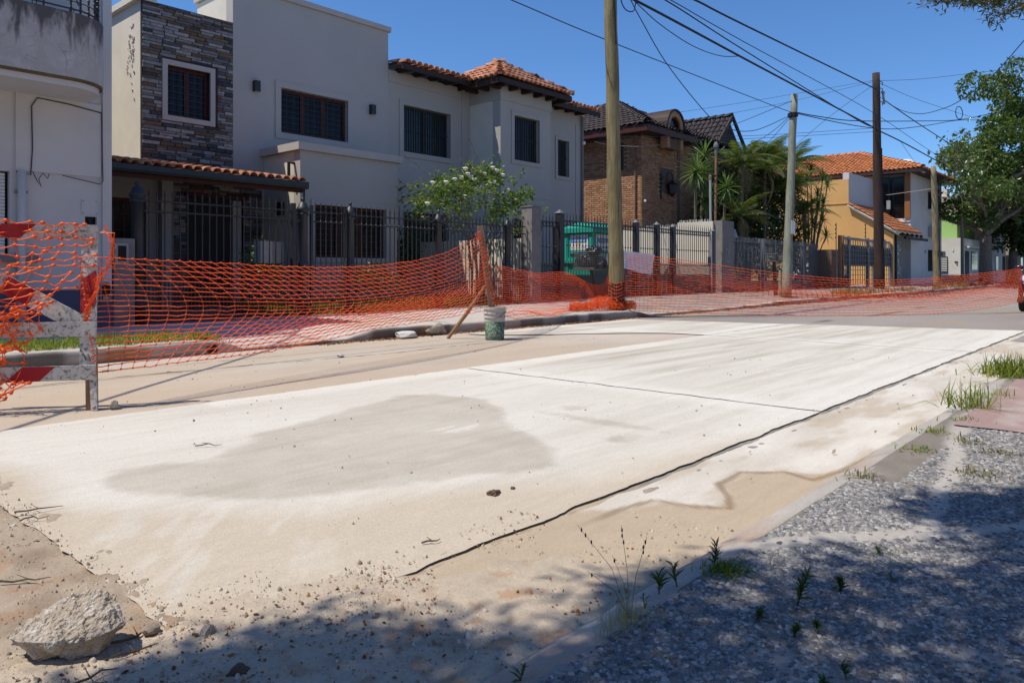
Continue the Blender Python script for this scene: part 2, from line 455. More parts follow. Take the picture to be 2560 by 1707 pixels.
# weather-stained balcony: mildew that runs down from the coping, hairline cracks
def balcony_mat():
    m, nt, b = new_mat('stained_balcony_plaster')
    P = pos(nt)
    sep = nt.nodes.new('ShaderNodeSeparateXYZ'); nt.links.new(P, sep.inputs[0])
    h = mth(nt, 'MULTIPLY', mth(nt, 'SUBTRACT', sep.outputs[2], 3.75), 2.0)
    run = noise_node(nt, P, 6, 6, 0.65, 0.4, (1.3, 1.3, 0.28))
    mask = mth(nt, 'ADD', h, mth(nt, 'MULTIPLY', mth(nt, 'SUBTRACT', run, 0.5), 3.2))
    base = ramp(nt, noise_node(nt, P, 2.2, 6, 0.65, 0.6), [(0.3, (0.50,0.47,0.45)), (0.52, (0.40,0.375,0.36)), (0.72, (0.56,0.53,0.52))])
    col = mix(nt, ramp(nt, mask, [(0.35, 0.0), (0.95, 0.93)]), base, (0.075,0.068,0.066))
    vo = nt.nodes.new('ShaderNodeTexVoronoi'); vo.feature = 'DISTANCE_TO_EDGE'
    vo.inputs['Scale'].default_value = 2.6
    dd = nt.nodes.new('ShaderNodeVectorMath'); dd.operation = 'ADD'
    nz = nt.nodes.new('ShaderNodeTexNoise'); nz.inputs['Scale'].default_value = 3.0; nz.inputs['Detail'].default_value = 6
    nt.links.new(P, nz.inputs['Vector'])
    sc = nt.nodes.new('ShaderNodeVectorMath'); sc.operation = 'SCALE'; sc.inputs['Scale'].default_value = 0.45
    nt.links.new(nz.outputs['Color'], sc.inputs[0])
    nt.links.new(P, dd.inputs[0]); nt.links.new(sc.outputs[0], dd.inputs[1])
    nt.links.new(dd.outputs[0], vo.inputs['Vector'])
    crack = ramp(nt, vo.outputs['Distance'], [(0.0, 1.0), (0.014, 0.0)])
    gate = ramp(nt, noise_node(nt, P, 1.7, 3), [(0.46, 0.0), (0.56, 1.0)])
    crack = mth(nt, 'MULTIPLY', crack, gate)
    col = mix(nt, mth(nt, 'MULTIPLY', crack, 0.75), col, (0.10,0.09,0.085))
    nt.links.new(col, b.inputs['Base Color'])
    b.inputs['Roughness'].default_value = 0.95
    bump(nt, b, mth(nt, 'SUBTRACT', noise_node(nt, P, 30, 5), crack), 0.5, 0.008)
    return m
M['balcony'] = balcony_mat()
M['algae'] = surf('brown_algae_groove', (0.16,0.12,0.06), (0.09,0.07,0.04), 6, 0.9)
# ------------------------------------------------------------------ ground
_rng = np.random.default_rng(7)
_perm = _rng.random((256, 256))
def vnoise(x, y):
    xi = np.floor(x).astype(int); yi = np.floor(y).astype(int)
    fx = x - xi; fy = y - yi
    fx = fx*fx*(3-2*fx); fy = fy*fy*(3-2*fy)
    a = _perm[xi & 255, yi & 255]; b = _perm[(xi+1) & 255, yi & 255]
    c = _perm[xi & 255, (yi+1) & 255]; d = _perm[(xi+1) & 255, (yi+1) & 255]
    return (a*(1-fx)+b*fx)*(1-fy) + (c*(1-fx)+d*fx)*fy
def fbm(x, y, s, oct=4, seed=0):
    x = np.asarray(x, float)*s + seed*17.31; y = np.asarray(y, float)*s + seed*7.77
    t = 0; a = 0.5; n = 0
    for i in range(oct):
        t = t + a*vnoise(x, y); n += a
        x = x*2.03 + 3.1; y = y*2.03 + 5.7; a *= 0.5
    return t/n
def sstep(a, b, x):
    t = np.clip((np.asarray(x, float)-a)/(b-a), 0, 1)
    return t*t*(3-2*t)
def poly_sd(px, py, poly):
    """signed distance to a polygon, negative inside"""
    px = np.asarray(px, float); py = np.asarray(py, float)
    d = np.full(px.shape, 1e9); ins = np.zeros(px.shape, bool)
    n = len(poly)
    for i in range(n):
        x0, y0 = poly[i]; x1, y1 = poly[(i+1) % n]
        ex, ey = x1-x0, y1-y0
        t = np.clip(((px-x0)*ex+(py-y0)*ey)/(ex*ex+ey*ey), 0, 1)
        d = np.minimum(d, np.hypot(px-x0-t*ex, py-y0-t*ey))
        c = ((y0 > py) != (y1 > py))
        with np.errstate(divide='ignore', invalid='ignore'):
            xi = (x1-x0)*(py-y0)/(y1-y0+1e-12)+x0
        ins ^= (c & (px < xi))
    return np.where(ins, -d, d)
def line_d(px, py, pts):
    d = np.full(np.shape(px), 1e9)
    for (x0, y0), (x1, y1) in zip(pts[:-1], pts[1:]):
        ex, ey = x1-x0, y1-y0
        t = np.clip(((px-x0)*ex+(py-y0)*ey)/(ex*ex+ey*ey+1e-12), 0, 1)
        d = np.minimum(d, np.hypot(px-x0-t*ex, py-y0-t*ey))
    return d
def grid(name, xs, ys, zf, mat, attrs=None, warp=None, kind='structure', smooth=True):
    X, Y = np.meshgrid(np.asarray(xs, float), np.asarray(ys, float))
    if warp: X, Y = warp(X, Y)
    Z = zf(X, Y)
    nx, ny = len(xs), len(ys)
    V = np.stack([X, Y, Z], -1).reshape(-1, 3)
    i = np.arange(nx-1); j = np.arange(ny-1)
    I, J = np.meshgrid(i, j)
    a = (J*nx+I).ravel()
    F = np.stack([a, a+1, a+1+nx, a+nx], -1)
    at = {k: fn(X, Y).ravel() for k, fn in (attrs or {}).items()}
    o = np_obj(name, V, F, mat, None, smooth, at)
    o['kind'] = kind
    return o

def concrete_mat(name, lo, hi, sandc, stainc, speck=0.26, bdist=0.006):
    m, nt, b = new_mat(name)
    P = pos(nt)
    col = mix(nt, attr(nt, 'tone'), lo, hi)
    col = mix(nt, attr(nt, 'sand'), col, sandc)
    col = mix(nt, attr(nt, 'stain'), col, stainc)
    f = noise_node(nt, P, 75, 4, 0.75)
    g = noise_node(nt, P, 9, 5, 0.6, 0.3, (0.5, 2.0, 1))
    k = mth(nt, 'ADD', mth(nt, 'MULTIPLY', f, 2*speck), 1.0 - speck)
    k = mth(nt, 'MULTIPLY', k, mth(nt, 'ADD', mth(nt, 'MULTIPLY', g, 0.22), 0.89))
    mm = nt.nodes.new('ShaderNodeVectorMath'); mm.operation = 'SCALE'
    nt.links.new(col, mm.inputs[0]); nt.links.new(k, mm.inputs['Scale'])
    # grit: dark grains lying in the dust
    vo = nt.nodes.new('ShaderNodeTexVoronoi'); vo.inputs['Scale'].default_value = 42
    nt.links.new(P, vo.inputs['Vector'])
    grain = ramp(nt, vo.outputs['Distance'], [(0.06, 1.0), (0.11, 0.0)])
    rare = ramp(nt, noise_node(nt, P, 4, 3), [(0.5, 0.0), (0.66, 0.8)])
    col = mix(nt, mth(nt, 'MULTIPLY', grain, rare), mm.outputs[0], (0.16, 0.12, 0.09))
    nt.links.new(col, b.inputs['Base Color'])
    b.inputs['Roughness'].default_value = 0.95
    b.inputs['Specular IOR Level'].default_value = 0.12
    bump(nt, b, noise_node(nt, P, 110, 4, 0.7), 0.5, bdist)
    return m
M['slab'] = concrete_mat('new_road_concrete', (0.40,0.365,0.305), (0.615,0.59,0.535), (0.48,0.41,0.325), (0.30,0.235,0.165))
M['lane'] = concrete_mat('old_lane_concrete', (0.39,0.34,0.285), (0.50,0.445,0.38), (0.45,0.365,0.28), (0.12,0.095,0.075))
M['gut'] = concrete_mat('gutter_concrete', (0.41,0.36,0.295), (0.62,0.585,0.525), (0.42,0.34,0.25), (0.24,0.17,0.105), 0.2, 0.006)
M['sand'] = concrete_mat('sandy_dirt', (0.37,0.305,0.235), (0.46,0.385,0.30), (0.29,0.22,0.16), (0.34,0.16,0.07), 0.3, 0.012)
M['asphalt'] = concrete_mat('worn_asphalt', (0.225,0.20,0.185), (0.31,0.285,0.26), (0.31,0.255,0.20), (0.07,0.062,0.055), 0.25, 0.006)
M['walk'] = concrete_mat('pavement_concrete', (0.20,0.182,0.168), (0.50,0.465,0.425), (0.44,0.35,0.25), (0.16,0.145,0.13))
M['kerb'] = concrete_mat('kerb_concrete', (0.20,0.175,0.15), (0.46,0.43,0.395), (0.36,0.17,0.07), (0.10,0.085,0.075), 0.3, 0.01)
M['pink_walk'] = concrete_mat('pink_pavement', (0.30,0.205,0.19), (0.38,0.27,0.25), (0.42,0.37,0.33), (0.15,0.11,0.1), 0.3, 0.01)

zero = lambda X, Y: np.zeros_like(X)
def irregular(*segs):
    out = []
    for a, b, n in segs:
        out += list(np.linspace(a, b, n, endpoint=False))
    return out + [segs[-1][1]]

# far ground under everything
g_ = MB(); g_.add([(-400,-400,-0.16),(700,-400,-0.16),(700,500,-0.16),(-400,500,-0.16)], [(0,1,2,3)])
tag(g_.build('ground', M['soil']), kind='structure')

# dirt bed: what shows left of the new slab and at the bottom of the joints
def bed_z(X, Y):
    near = 1 - sstep(0.95, 1.15, X)
    return -0.014 + near*(0.018 + 0.028*(fbm(X, Y, 3.2, 5, 2)-0.45) + 0.026*(fbm(X, Y, 17, 4, 3)-0.5) + 0.012*(fbm(X, Y, 48, 3, 31)-0.5))
grid('dirt_bed', irregular((-9,-0.6,24),(-0.6,1.3,95),(1.3,13.2,60)), irregular((1.1,3.9,110),(3.9,5.24,20)), bed_z, M['sand'],
     {'tone': lambda X, Y: np.clip(fbm(X, Y, 1.6, 4, 4)-0.15+0.5*(fbm(X, Y, 20, 3, 32)-0.5), 0, 1), 'sand': lambda X, Y: 0.25+0.7*sstep(0.46, 0.66, fbm(X, Y, 6, 5, 5)),
      'stain': lambda X, Y: 0.35*sstep(0.60, 0.72, fbm(X, Y, 9, 4, 6))*(X < 1)})

STAIN = [(1.79,3.58),(2.24,3.96),(2.78,4.14),(3.56,4.39),(3.91,4.3),(3.99,3.77),(3.37,2.97),(3.05,2.44),(2.84,2.22),(2.26,2.48),(1.65,2.78),(1.39,3.07),(1.22,3.45),(1.34,3.84)]
def slab_tone(X, Y):
    w = 0.10*(fbm(X, Y, 4, 4, 8)-0.5) + 0.03*(fbm(X, Y, 22, 3, 9)-0.5)
    t = 0.80 + 0.55*(fbm(X*0.55 + Y*0.1, Y*1.5, 0.9, 4, 10)-0.5)
    # broom-streaked, damp-looking bands along the slabs
    band = fbm(X*0.22, Y*2.4 + X*0.12, 1.1, 4, 11)
    band2 = fbm(X*0.5 + Y*0.2, Y*9, 1.0, 4, 111)
    t = t - (0.34*sstep(0.46, 0.70, band) + 0.22*sstep(0.48, 0.68, band2))*sstep(5.4, 6.6, X)*(0.4+0.6*sstep(0.2, 0.9, Y-1.8))
    t = t - 0.16*sstep(0.5, 0.7, band2)
    sd_ = poly_sd(X, Y, STAIN) + 1.5*w
    t = np.where(X < 5.11, t - 0.66*sstep(0.035, -0.05, sd_)*(0.8+0.5*(fbm(X, Y, 6, 4, 12)-0.4)), t)
    # pale edges along the joints
    ed = np.minimum(np.abs(X-5.115), np.abs(X-10.17)); ed = np.minimum(ed, np.minimum(np.abs(Y-5.2), np.abs(Y-1.78)))
    t = t + 0.30*sstep(0.40, 0.03, ed)*(X > 2.5)
    # scuffs and shallow pop-outs
    for cx_, cy_, rx_, ry_ in ((3.13,3.19,0.22,0.05),(3.05,3.28,0.16,0.03)):
        t = t + 0.5*sstep(1.0, 0.5, np.hypot((X-cx_)/rx_, (Y-cy_)/ry_) + 0.8*(fbm(X, Y, 30, 3, 13)-0.5))
    for cx_, cy_, rx_, ry_ in ((4.15,3.11,0.17,0.10),(3.56,2.33,0.16,0.11),(3.85,2.72,0.09,0.5)):
        t = t - 0.45*sstep(1.1, 0.4, np.hypot((X-cx_)/rx_, (Y-cy_)/ry_) + 1.0*(fbm(X, Y, 26, 3, 14)-0.5))
    return np.clip(t, 0, 1)
def slab_sand(X, Y):
    tan = [(0.85,3.51),(1.24,3.24),(1.65,2.78),(2.26,2.48),(2.81,2.19),(3.93,1.98),(5.0,1.76)]
    yb = np.interp(X, [p[0] for p in tan], [p[1] for p in tan])
    n = 0.30*(fbm(X, Y, 2.6, 5, 15)-0.5)
    s = sstep(0.10, -0.42, Y - yb + n)*0.92
    s = np.maximum(s, sstep(0.28, 0.0, X - 0.92 + 0.25*(fbm(X, Y, 4, 4, 16)-0.5)))
    # chalky drag marks
    dm = sstep(0.56, 0.72, fbm(X*2.2+Y*2.2, (X-Y)*14, 1.0, 3, 17))
    s = s - 0.45*dm*sstep(0.9, 0.2, np.hypot(X-1.15, Y-2.5))
    return np.clip(s, 0, 1)
def slab_z(X, Y):
    z = 0.010 + 0.004*(fbm(X, Y, 1.4, 3, 18)-0.5)
    for cx_, cy_, r_ in ((4.15,3.11,0.13),(3.56,2.33,0.12)):
        z = z - 0.010*sstep(1.0, 0.3, np.hypot((X-cx_), (Y-cy_)*1.5)/r_ + 1.2*(fbm(X, Y, 30, 3, 19)-0.5))
    return z
def jag(xa, xb, ya, yb, ax, ay, slant=None):
    """irregular slab edges"""
    def w(X, Y):
        nx_ = (fbm(X, Y, 7, 5, 20)-0.5)*ax; ny_ = (fbm(X, Y, 7, 5, 21)-0.5)*ay
        ex = np.exp(-np.minimum(X-xa, xb-X)/0.05); ey = np.exp(-np.minimum(Y-ya, yb-Y)/0.05)
        X2 = X + nx_*ex; Y2 = Y + ny_*ey
        if slant is not None:
            f = (X-xa)/(xb-xa)
            X2 = X2 + f*slant(Y)
        return X2, Y2
    return w
sl_at = {'tone': slab_tone, 'sand': slab_sand, 'stain': zero}
grid('road_slab', irregular((0.86,5.105,150)), irregular((1.79,5.19,120)), slab_z, M['slab'], sl_at, jag(0.86,5.105,1.79,5.19,0.05,0.05))
grid('road_slab', irregular((5.13,10.155,130)), irregular((1.79,5.20,100)), slab_z, M['slab'], sl_at, jag(5.13,10.155,1.79,5.2,0.05,0.05))
grid('road_slab', irregular((10.185,12.7,60)), irregular((1.79,5.205,60)), slab_z, M['slab'], sl_at, jag(10.185,12.7,1.79,5.205,0.05,0.05, lambda Y: (7.7-Y)*0.28))
grid('road_slab', irregular((9.2,12.7,60)), irregular((5.225,8.1,50)), slab_z, M['slab'], sl_at,
     lambda X, Y: (np.where(X < 10.2, 10.185 - (10.2-X)*sstep(5.6, 8.0, Y)*2.2, X) + (X-9.2)/3.5*(7.7-Y)*0.28*0.9 + 0.03*(fbm(X, Y, 6, 4, 22)-0.5), Y))

OLDC = [(-3.0,7.15),(1.71,7.08),(2.43,7.15),(3.93,7.05),(5.63,6.85),(7.66,6.98),(9.5,7.05)]
def lane_stain(X, Y):
    d = line_d(X, Y, OLDC) + 0.05*(fbm(X, Y, 5, 5, 23)-0.5)
    s = 0.95*sstep(0.022, 0.006, np.abs(d))
    d2 = np.abs(Y - 7.62 - 0.06*np.sin(X*0.9)) + 0.05*(fbm(X, Y, 4, 5, 24)-0.5)
    return np.maximum(s, 0.7*sstep(0.02, 0.005, np.abs(d2)))
grid('old_lane', irregular((-9,0,30),(0,10.6,330)), irregular((5.215,8.40,110)), lambda X, Y: -0.002 + 0.006*(fbm(X, Y, 2, 3, 25)-0.5), M['lane'],
     {'tone': lambda X, Y: np.clip(0.5 + 1.6*(fbm(X*0.5, Y*1.6, 1.3, 5, 26)-0.5) + 0.4*sstep(0.25, 0, Y-5.2), 0, 1),
      'sand': lambda X, Y: np.clip(1.0*sstep(0.30, 0.72, fbm(X*0.4, Y*1.4, 1.0, 5, 27)), 0, 0.8), 'stain': lane_stain})

def gz(X, Y):
    t = np.clip((Y-1.14)/0.6, 0, 1)
    return 0.004 - 0.012*np.sin(t*np.pi) + 0.006*(fbm(X, Y, 9, 4, 28)-0.5)*(X < 4)
WAVY = [(2.2,1.66),(2.5,1.66),(2.71,1.63),(2.76,1.46),(2.82,1.34),(2.97,1.42),(3.11,1.53),(3.37,1.55),(3.52,1.4),(3.46,1.24),(3.62,1.20),(3.78,1.18),(4.14,1.17),(4.9,1.15)]
def gut_sand(X, Y):
    yb = np.interp(X, [2.2,2.5,2.71,2.78,2.95,3.11,3.37,3.52,3.6,3.78,4.3,5.2], [1.9,1.66,1.60,1.40,1.42,1.53,1.55,1.42,1.26,1.2,1.17,1.12])
    s = sstep(0.03, -0.05, Y - yb + 0.05*(fbm(X, Y, 12, 4, 29)-0.5))
    s2 = 0.6*sstep(0.5, 0.68, fbm(X*0.8, Y*3, 2.2, 5, 30))
    return np.clip(np.maximum(s, s2), 0, 1)
grid('gutter', irregular((-4,0.5,20),(0.5,8,320),(8,16,100),(16,60,40)), irregular((1.13,1.755,36)), gz, M['gut'],
     {'tone': lambda X, Y: np.clip(0.75 + 1.1*(fbm(X*0.8, Y*3, 2.0, 5, 31)-0.5), 0, 1), 'sand': gut_sand,
      'stain': lambda X, Y: 0.85*sstep(0.030, 0.004, line_d(X, Y, WAVY) + 0.03*(fbm(X, Y, 10, 4, 32)-0.5))*sstep(2.1, 2.5, X)},
     lambda X, Y: (X, Y + 0.055*(fbm(X, Y, 6, 6, 33)-0.5)*np.exp(-(1.755-Y)/0.05)))
# fine sand blown over the near end of the gutter and slab edge
def drift_z(X, Y):
    e = sstep(2.5, 1.3, X + 0.5*(fbm(X, Y, 3, 4, 34)-0.5)) * sstep(2.35, 1.75, Y + 0.25*X - 0.25 + 0.5*(fbm(X, Y, 3, 4, 35)-0.5))
    return -0.020 + 0.040*e + 0.014*(fbm(X, Y, 12, 5, 36)-0.5) + 0.008*(fbm(X, Y, 40, 3, 37)-0.5)
grid('sand_drift', irregular((-1.5,0.3,40),(0.3,2.8,170)), irregular((1.08,2.5,110)), drift_z, M['sand'],
     {'tone': lambda X, Y: np.clip(0.85+0.5*(fbm(X, Y, 3, 4, 38)-0.5)+0.3*sstep(1.6,2.2,Y), 0, 1), 'sand': lambda X, Y: 0.6*sstep(0.55, 0.72, fbm(X, Y, 6, 5, 39))*sstep(2.0, 1.3, Y),
      'stain': lambda X, Y: 0.5*sstep(0.60, 0.72, fbm(X, Y, 16, 4, 40))*sstep(1.9, 1.4, Y)})

grid('road', irregular((12.2,30,120),(30,160,60)), irregular((1.1,8.42,50)), lambda X, Y: zero(X, Y) + 0.001, M['asphalt'],
     {'tone': lambda X, Y: np.clip(0.5+1.2*(fbm(X*0.3, Y, 0.9, 4, 41)-0.5), 0, 1),
      'sand': lambda X, Y: 0.75*sstep(0.60, 0.72, fbm(X*0.35, Y*1.3, 1.1, 5, 42)) + 0.55*sstep(0.25, 0.0, np.abs(Y-8.3)),
      'stain': lambda X, Y: 0.8*sstep(0.03, 0.01, np.abs(Y - 5.0 - 0.1*np.sin(X*0.6)) + 0.04*(fbm(X, Y, 5, 4, 43)-0.5))})

M['filler'] = concrete_mat('grey_joint_filler', (0.20,0.185,0.165), (0.33,0.305,0.275), (0.45,0.36,0.26), (0.05,0.045,0.04), 0.3, 0.012)
grid('joint_filler', irregular((1.2,14.2,450)), irregular((1.67,1.93,20)), lambda X, Y: 0.001 + 0.006*(fbm(X, Y, 16, 4, 75)-0.5) - 0.006*sstep(1.70, 1.68, Y), M['filler'],
     {'tone': lambda X, Y: fbm(X, Y, 7, 4, 76), 'sand': lambda X, Y: sstep(3.2, 2.2, X), 'stain': lambda X, Y: 0.35*sstep(0.5, 0.6, fbm(X, Y, 18, 3, 77))*sstep(0.02, 0.0, np.abs(Y-1.778))})
# left pavement, its kerb, front gardens
KX = [-12, 4.15, 4.35, 4.5, 6.0, 6.25, 6.5, 13.0, 13.25, 13.7, 16.5, 19, 21, 60]
KZ = [0.15, 0.15, 0.10, 0.035, 0.045, 0.09, 0.145, 0.155, 0.13, 0.06, 0.05, 0.07, 0.12, 0.13]
def hk(X): return np.interp(X, KX, KZ)
def walk_z(X, Y):
    hi = 0.155 + np.interp(X, [4, 10, 16, 24, 60], [0.0, 0.02, 0.10, 0.10, 0.06])
    t = sstep(8.5, 10.8, Y)
    return hk(X)*(1-t) + hi*t + 0.002
def W(x, y): return float(walk_z(np.array([x], float), np.array([y], float))[0])
walk_at = {'tone': lambda X, Y: np.clip(np.interp(X, [-10,10,13.2,14.5,60],[0.95,0.92,0.72,0.22,0.35]) + 0.5*(fbm(X, Y, 1.4, 5, 44)-0.5), 0, 1),
           'sand': lambda X, Y: 0.5*sstep(0.58, 0.72, fbm(X, Y, 1.6, 5, 45)),
           'stain': lambda X, Y: np.maximum(0.7*sstep(0.02, 0.006, np.abs(((X+0.3) % 2.4)-1.2)), 0.7*sstep(0.02, 0.006, np.abs(Y-10.05)+0.02*(fbm(X, Y, 6, 3, 46)-0.5)))}
grid('pavement', irregular((-10,3,20),(3,22,190),(22,60,40)), irregular((8.53,11.75,50)), walk_z, M['walk'], walk_at)
def kerb_grid(name, xs, prof, mat, at, wob=0.012, seed=50):
    ys = np.arange(len(prof), dtype=float)
    yy = np.array([p[0] for p in prof]); zz = np.array([p[1] for p in prof])
    def warp(X, Y):
        i = Y.astype(int)
        return X, yy[i] + wob*(fbm(X, Y*0.3, 3, 4, seed)-0.5)
    def zf(X, Y):
        i = np.tile(np.arange(len(prof))[:, None], (1, X.shape[1]))
        return zz[i]*hk(X) + np.where(zz[i] > 0, wob*(fbm(X, i*0.4, 5, 4, seed+1)-0.5), -0.03)
    return grid(name, xs, ys, zf, mat, at, warp)
def kerb_rough(X, Y): return sstep(0.50, 0.62, fbm(X, Y*2, 2.1, 5, 52))
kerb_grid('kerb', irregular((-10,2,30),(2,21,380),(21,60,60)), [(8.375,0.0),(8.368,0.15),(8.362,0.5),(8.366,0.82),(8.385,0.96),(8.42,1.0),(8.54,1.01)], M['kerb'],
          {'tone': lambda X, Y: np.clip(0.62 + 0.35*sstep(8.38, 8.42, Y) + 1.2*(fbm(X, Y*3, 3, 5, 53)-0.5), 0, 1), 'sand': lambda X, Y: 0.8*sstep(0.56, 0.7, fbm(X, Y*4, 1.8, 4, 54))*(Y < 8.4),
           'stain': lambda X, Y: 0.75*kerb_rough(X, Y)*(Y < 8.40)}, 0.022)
def garden_z(X, Y): return walk_z(X, Y*0+11.7) + 0.02
grid('garden_paving', irregular((-10,45,40)), irregular((11.74,32,14)), garden_z, M['walk'],
     {'tone': lambda X, Y: np.clip(0.6+0.8*(fbm(X, Y, 0.8, 4, 55)-0.5), 0, 1), 'sand': zero, 'stain': zero})
# right kerb and pavement
def rk(X): return 0.10 - 0.015*sstep(3.0, 4.2, X)
RP = [(1.205,-0.02),(1.165,0.01),(1.13,0.045),(1.08,0.078),(1.03,0.090),(0.985,0.094),(0.955,0.07)]
ryy = np.array([p[0] for p in RP]); rzz = np.array([p[1] for p in RP])
def r_warp(X, Y):
    i = Y.astype(int)
    return X, ryy[i] + 0.03*(fbm(X, Y*0.2, 2.2, 4, 60)-0.5) - 0.10*sstep(3.6, 4.6, X)*sstep(6.0, 5.0, X)*(i > 2)
def r_z(X, Y):
    i = np.tile(np.arange(len(RP))[:, None], (1, X.shape[1]))
    return rzz[i]*(1-0.25*sstep(3.4, 4.4, X)*sstep(6.2, 5.2, X)) + 0.008*(fbm(X, i*0.5, 6, 4, 61)-0.5)
grid('kerb', irregular((-4,0.8,20),(0.8,8,240),(8,60,80)), np.arange(len(RP), dtype=float), r_z, M['kerb'],
     {'tone': lambda X, Y: np.clip(0.78+0.7*(fbm(X, Y*3, 2.2, 5, 62)-0.5), 0, 1), 'sand': lambda X, Y: 0.35*sstep(0.5, 0.7, fbm(X, Y*2, 3, 4, 63)), 'stain': zero}, r_warp)
def rw_z(X, Y): return 0.094 + 0.010*(fbm(X, Y, 2.2, 4, 64)-0.5) + 0.004*(fbm(X, Y, 25, 3, 65)-0.5)
def bald(X, Y):
    """places where cement was smeared over the exposed stones"""
    b_ = sstep(0.07, 0.02, np.abs(Y - 0.62 - 0.10*(X-2.6) + 0.18*(fbm(X, Y, 2, 3, 66)-0.5)))*sstep(2.3, 2.7, X)
    c_ = sstep(0.10, 0.03, np.abs(Y - 0.60 + 0.75*(X-2.75) + 0.1*(fbm(X, Y, 3, 3, 67)-0.5)))*sstep(0.0, 0.15, Y)*(X < 3.6)
    d_ = sstep(0.66, 0.72, fbm(X, Y, 2.4, 4, 68))*0.6
    return np.clip(np.maximum(np.maximum(b_, c_), d_), 0, 1)
grid('pavement', irregular((-4,0.9,20),(0.9,9,220),(9,60,60)), irregular((-6,-1,12),(-1,1.0,70)), rw_z, M['kerb'],
     {'tone': lambda X, Y: np.clip(0.05 + 0.75*bald(X, Y) + 0.3*(fbm(X, Y, 8, 4, 69)-0.5) + 0.2*sstep(5, 9, X), 0, 1), 'sand': zero, 'stain': zero})
grid('pink_pavement', irregular((4.72,16,120)), irregular((-6,-1,10),(-1,0.93,40)), lambda X, Y: rw_z(X, Y) + 0.009, M['pink_walk'],
     {'tone': lambda X, Y: fbm(X, Y, 3, 5, 71), 'sand': lambda X, Y: 0.6*sstep(0.62, 0.72, fbm(X, Y, 5, 4, 72)), 'stain': zero},
     lambda X, Y: (X + 0.04*(fbm(X, Y, 5, 4, 73)-0.5), Y + 0.03*(fbm(X, Y, 5, 4, 74)-0.5)))

grid('lawn_bed', irregular((6.9,13.44,60)), irregular((11.66,13.6,14)), lambda X, Y: 0.185 + 0.10*sstep(11.7, 13.4, Y) + 0.03*(fbm(X, Y, 2, 3, 78)-0.5), surf('grassy_soil', (0.11,0.12,0.03), (0.16,0.15,0.05), 8, 0.95))
# ------------------------------------------------------------------ building helpers
def YP(y):   # facade facing the street (-y): (s along x, z, depth inwards)
    return lambda s, z, t: (s, y + t, z)
def XP(x):   # side wall facing -x: (s along y, z, depth inwards)
    return lambda s, z, t: (x + t, s, z)

def wall_mesh(fn, s0, s1, z0, z1, thick, holes=(), reveal=None):
    """front face with real openings, reveals, ends, top and back"""
    m = MB()
    S = sorted({s0, s1} | {h[0] for h in holes} | {h[1] for h in holes})
    Zs = sorted({z0, z1} | {h[2] for h in holes} | {h[3] for h in holes})
    for a, b in zip(S[:-1], S[1:]):
        for c, d in zip(Zs[:-1], Zs[1:]):
            ms, mz = (a+b)/2, (c+d)/2
            if any(h[0] < ms < h[1] and h[2] < mz < h[3] for h in holes): continue
            m.add([fn(a,c,0), fn(b,c,0), fn(b,d,0), fn(a,d,0)], [(0,1,2,3)])
    r = reveal or thick
    for a, b, c, d in holes:
        m.add([fn(a,c,0),fn(a,d,0),fn(a,d,r),fn(a,c,r)], [(0,1,2,3)])
        m.add([fn(b,c,0),fn(b,d,0),fn(b,d,r),fn(b,c,r)], [(3,2,1,0)])
        m.add([fn(a,d,0),fn(b,d,0),fn(b,d,r),fn(a,d,r)], [(0,1,2,3)])
        m.add([fn(a,c,0),fn(b,c,0),fn(b,c,r),fn(a,c,r)], [(3,2,1,0)])
    m.add([fn(s0,z0,0),fn(s0,z1,0),fn(s0,z1,thick),fn(s0,z0,thick)], [(0,1,2,3)])
    m.add([fn(s1,z0,0),fn(s1,z1,0),fn(s1,z1,thick),fn(s1,z0,thick)], [(3,2,1,0)])
    m.add([fn(s0,z1,0),fn(s1,z1,0),fn(s1,z1,thick),fn(s0,z1,thick)], [(0,1,2,3)])
    m.add([fn(s0,z0,thick),fn(s1,z0,thick),fn(s1,z1,thick),fn(s0,z1,thick)], [(3,2,1,0)])
    return m

def fbox(m, fn, s0, s1, z0, z1, t0, t1):
    p = [fn(s0,z0,t0),fn(s1,z0,t0),fn(s1,z1,t0),fn(s0,z1,t0),fn(s0,z0,t1),fn(s1,z0,t1),fn(s1,z1,t1),fn(s0,z1,t1)]
    return m.add(p, [(0,1,2,3),(7,6,5,4),(0,4,5,1),(1,5,6,2),(2,6,7,3),(3,7,4,0)])

def surround(parent, fn, s0, s1, z0, z1, w, proud, mat, name='window_surround'):
    m = MB()
    fbox(m, fn, s0-w, s1+w, z1, z1+w, -proud, 0.02)
    fbox(m, fn, s0-w, s1+w, z0-w, z0, -proud, 0.02)
    fbox(m, fn, s0-w, s0, z0, z1, -proud, 0.02)
    fbox(m, fn, s1, s1+w, z0, z1, -proud, 0.02)
    return m.build(name, mat, parent)

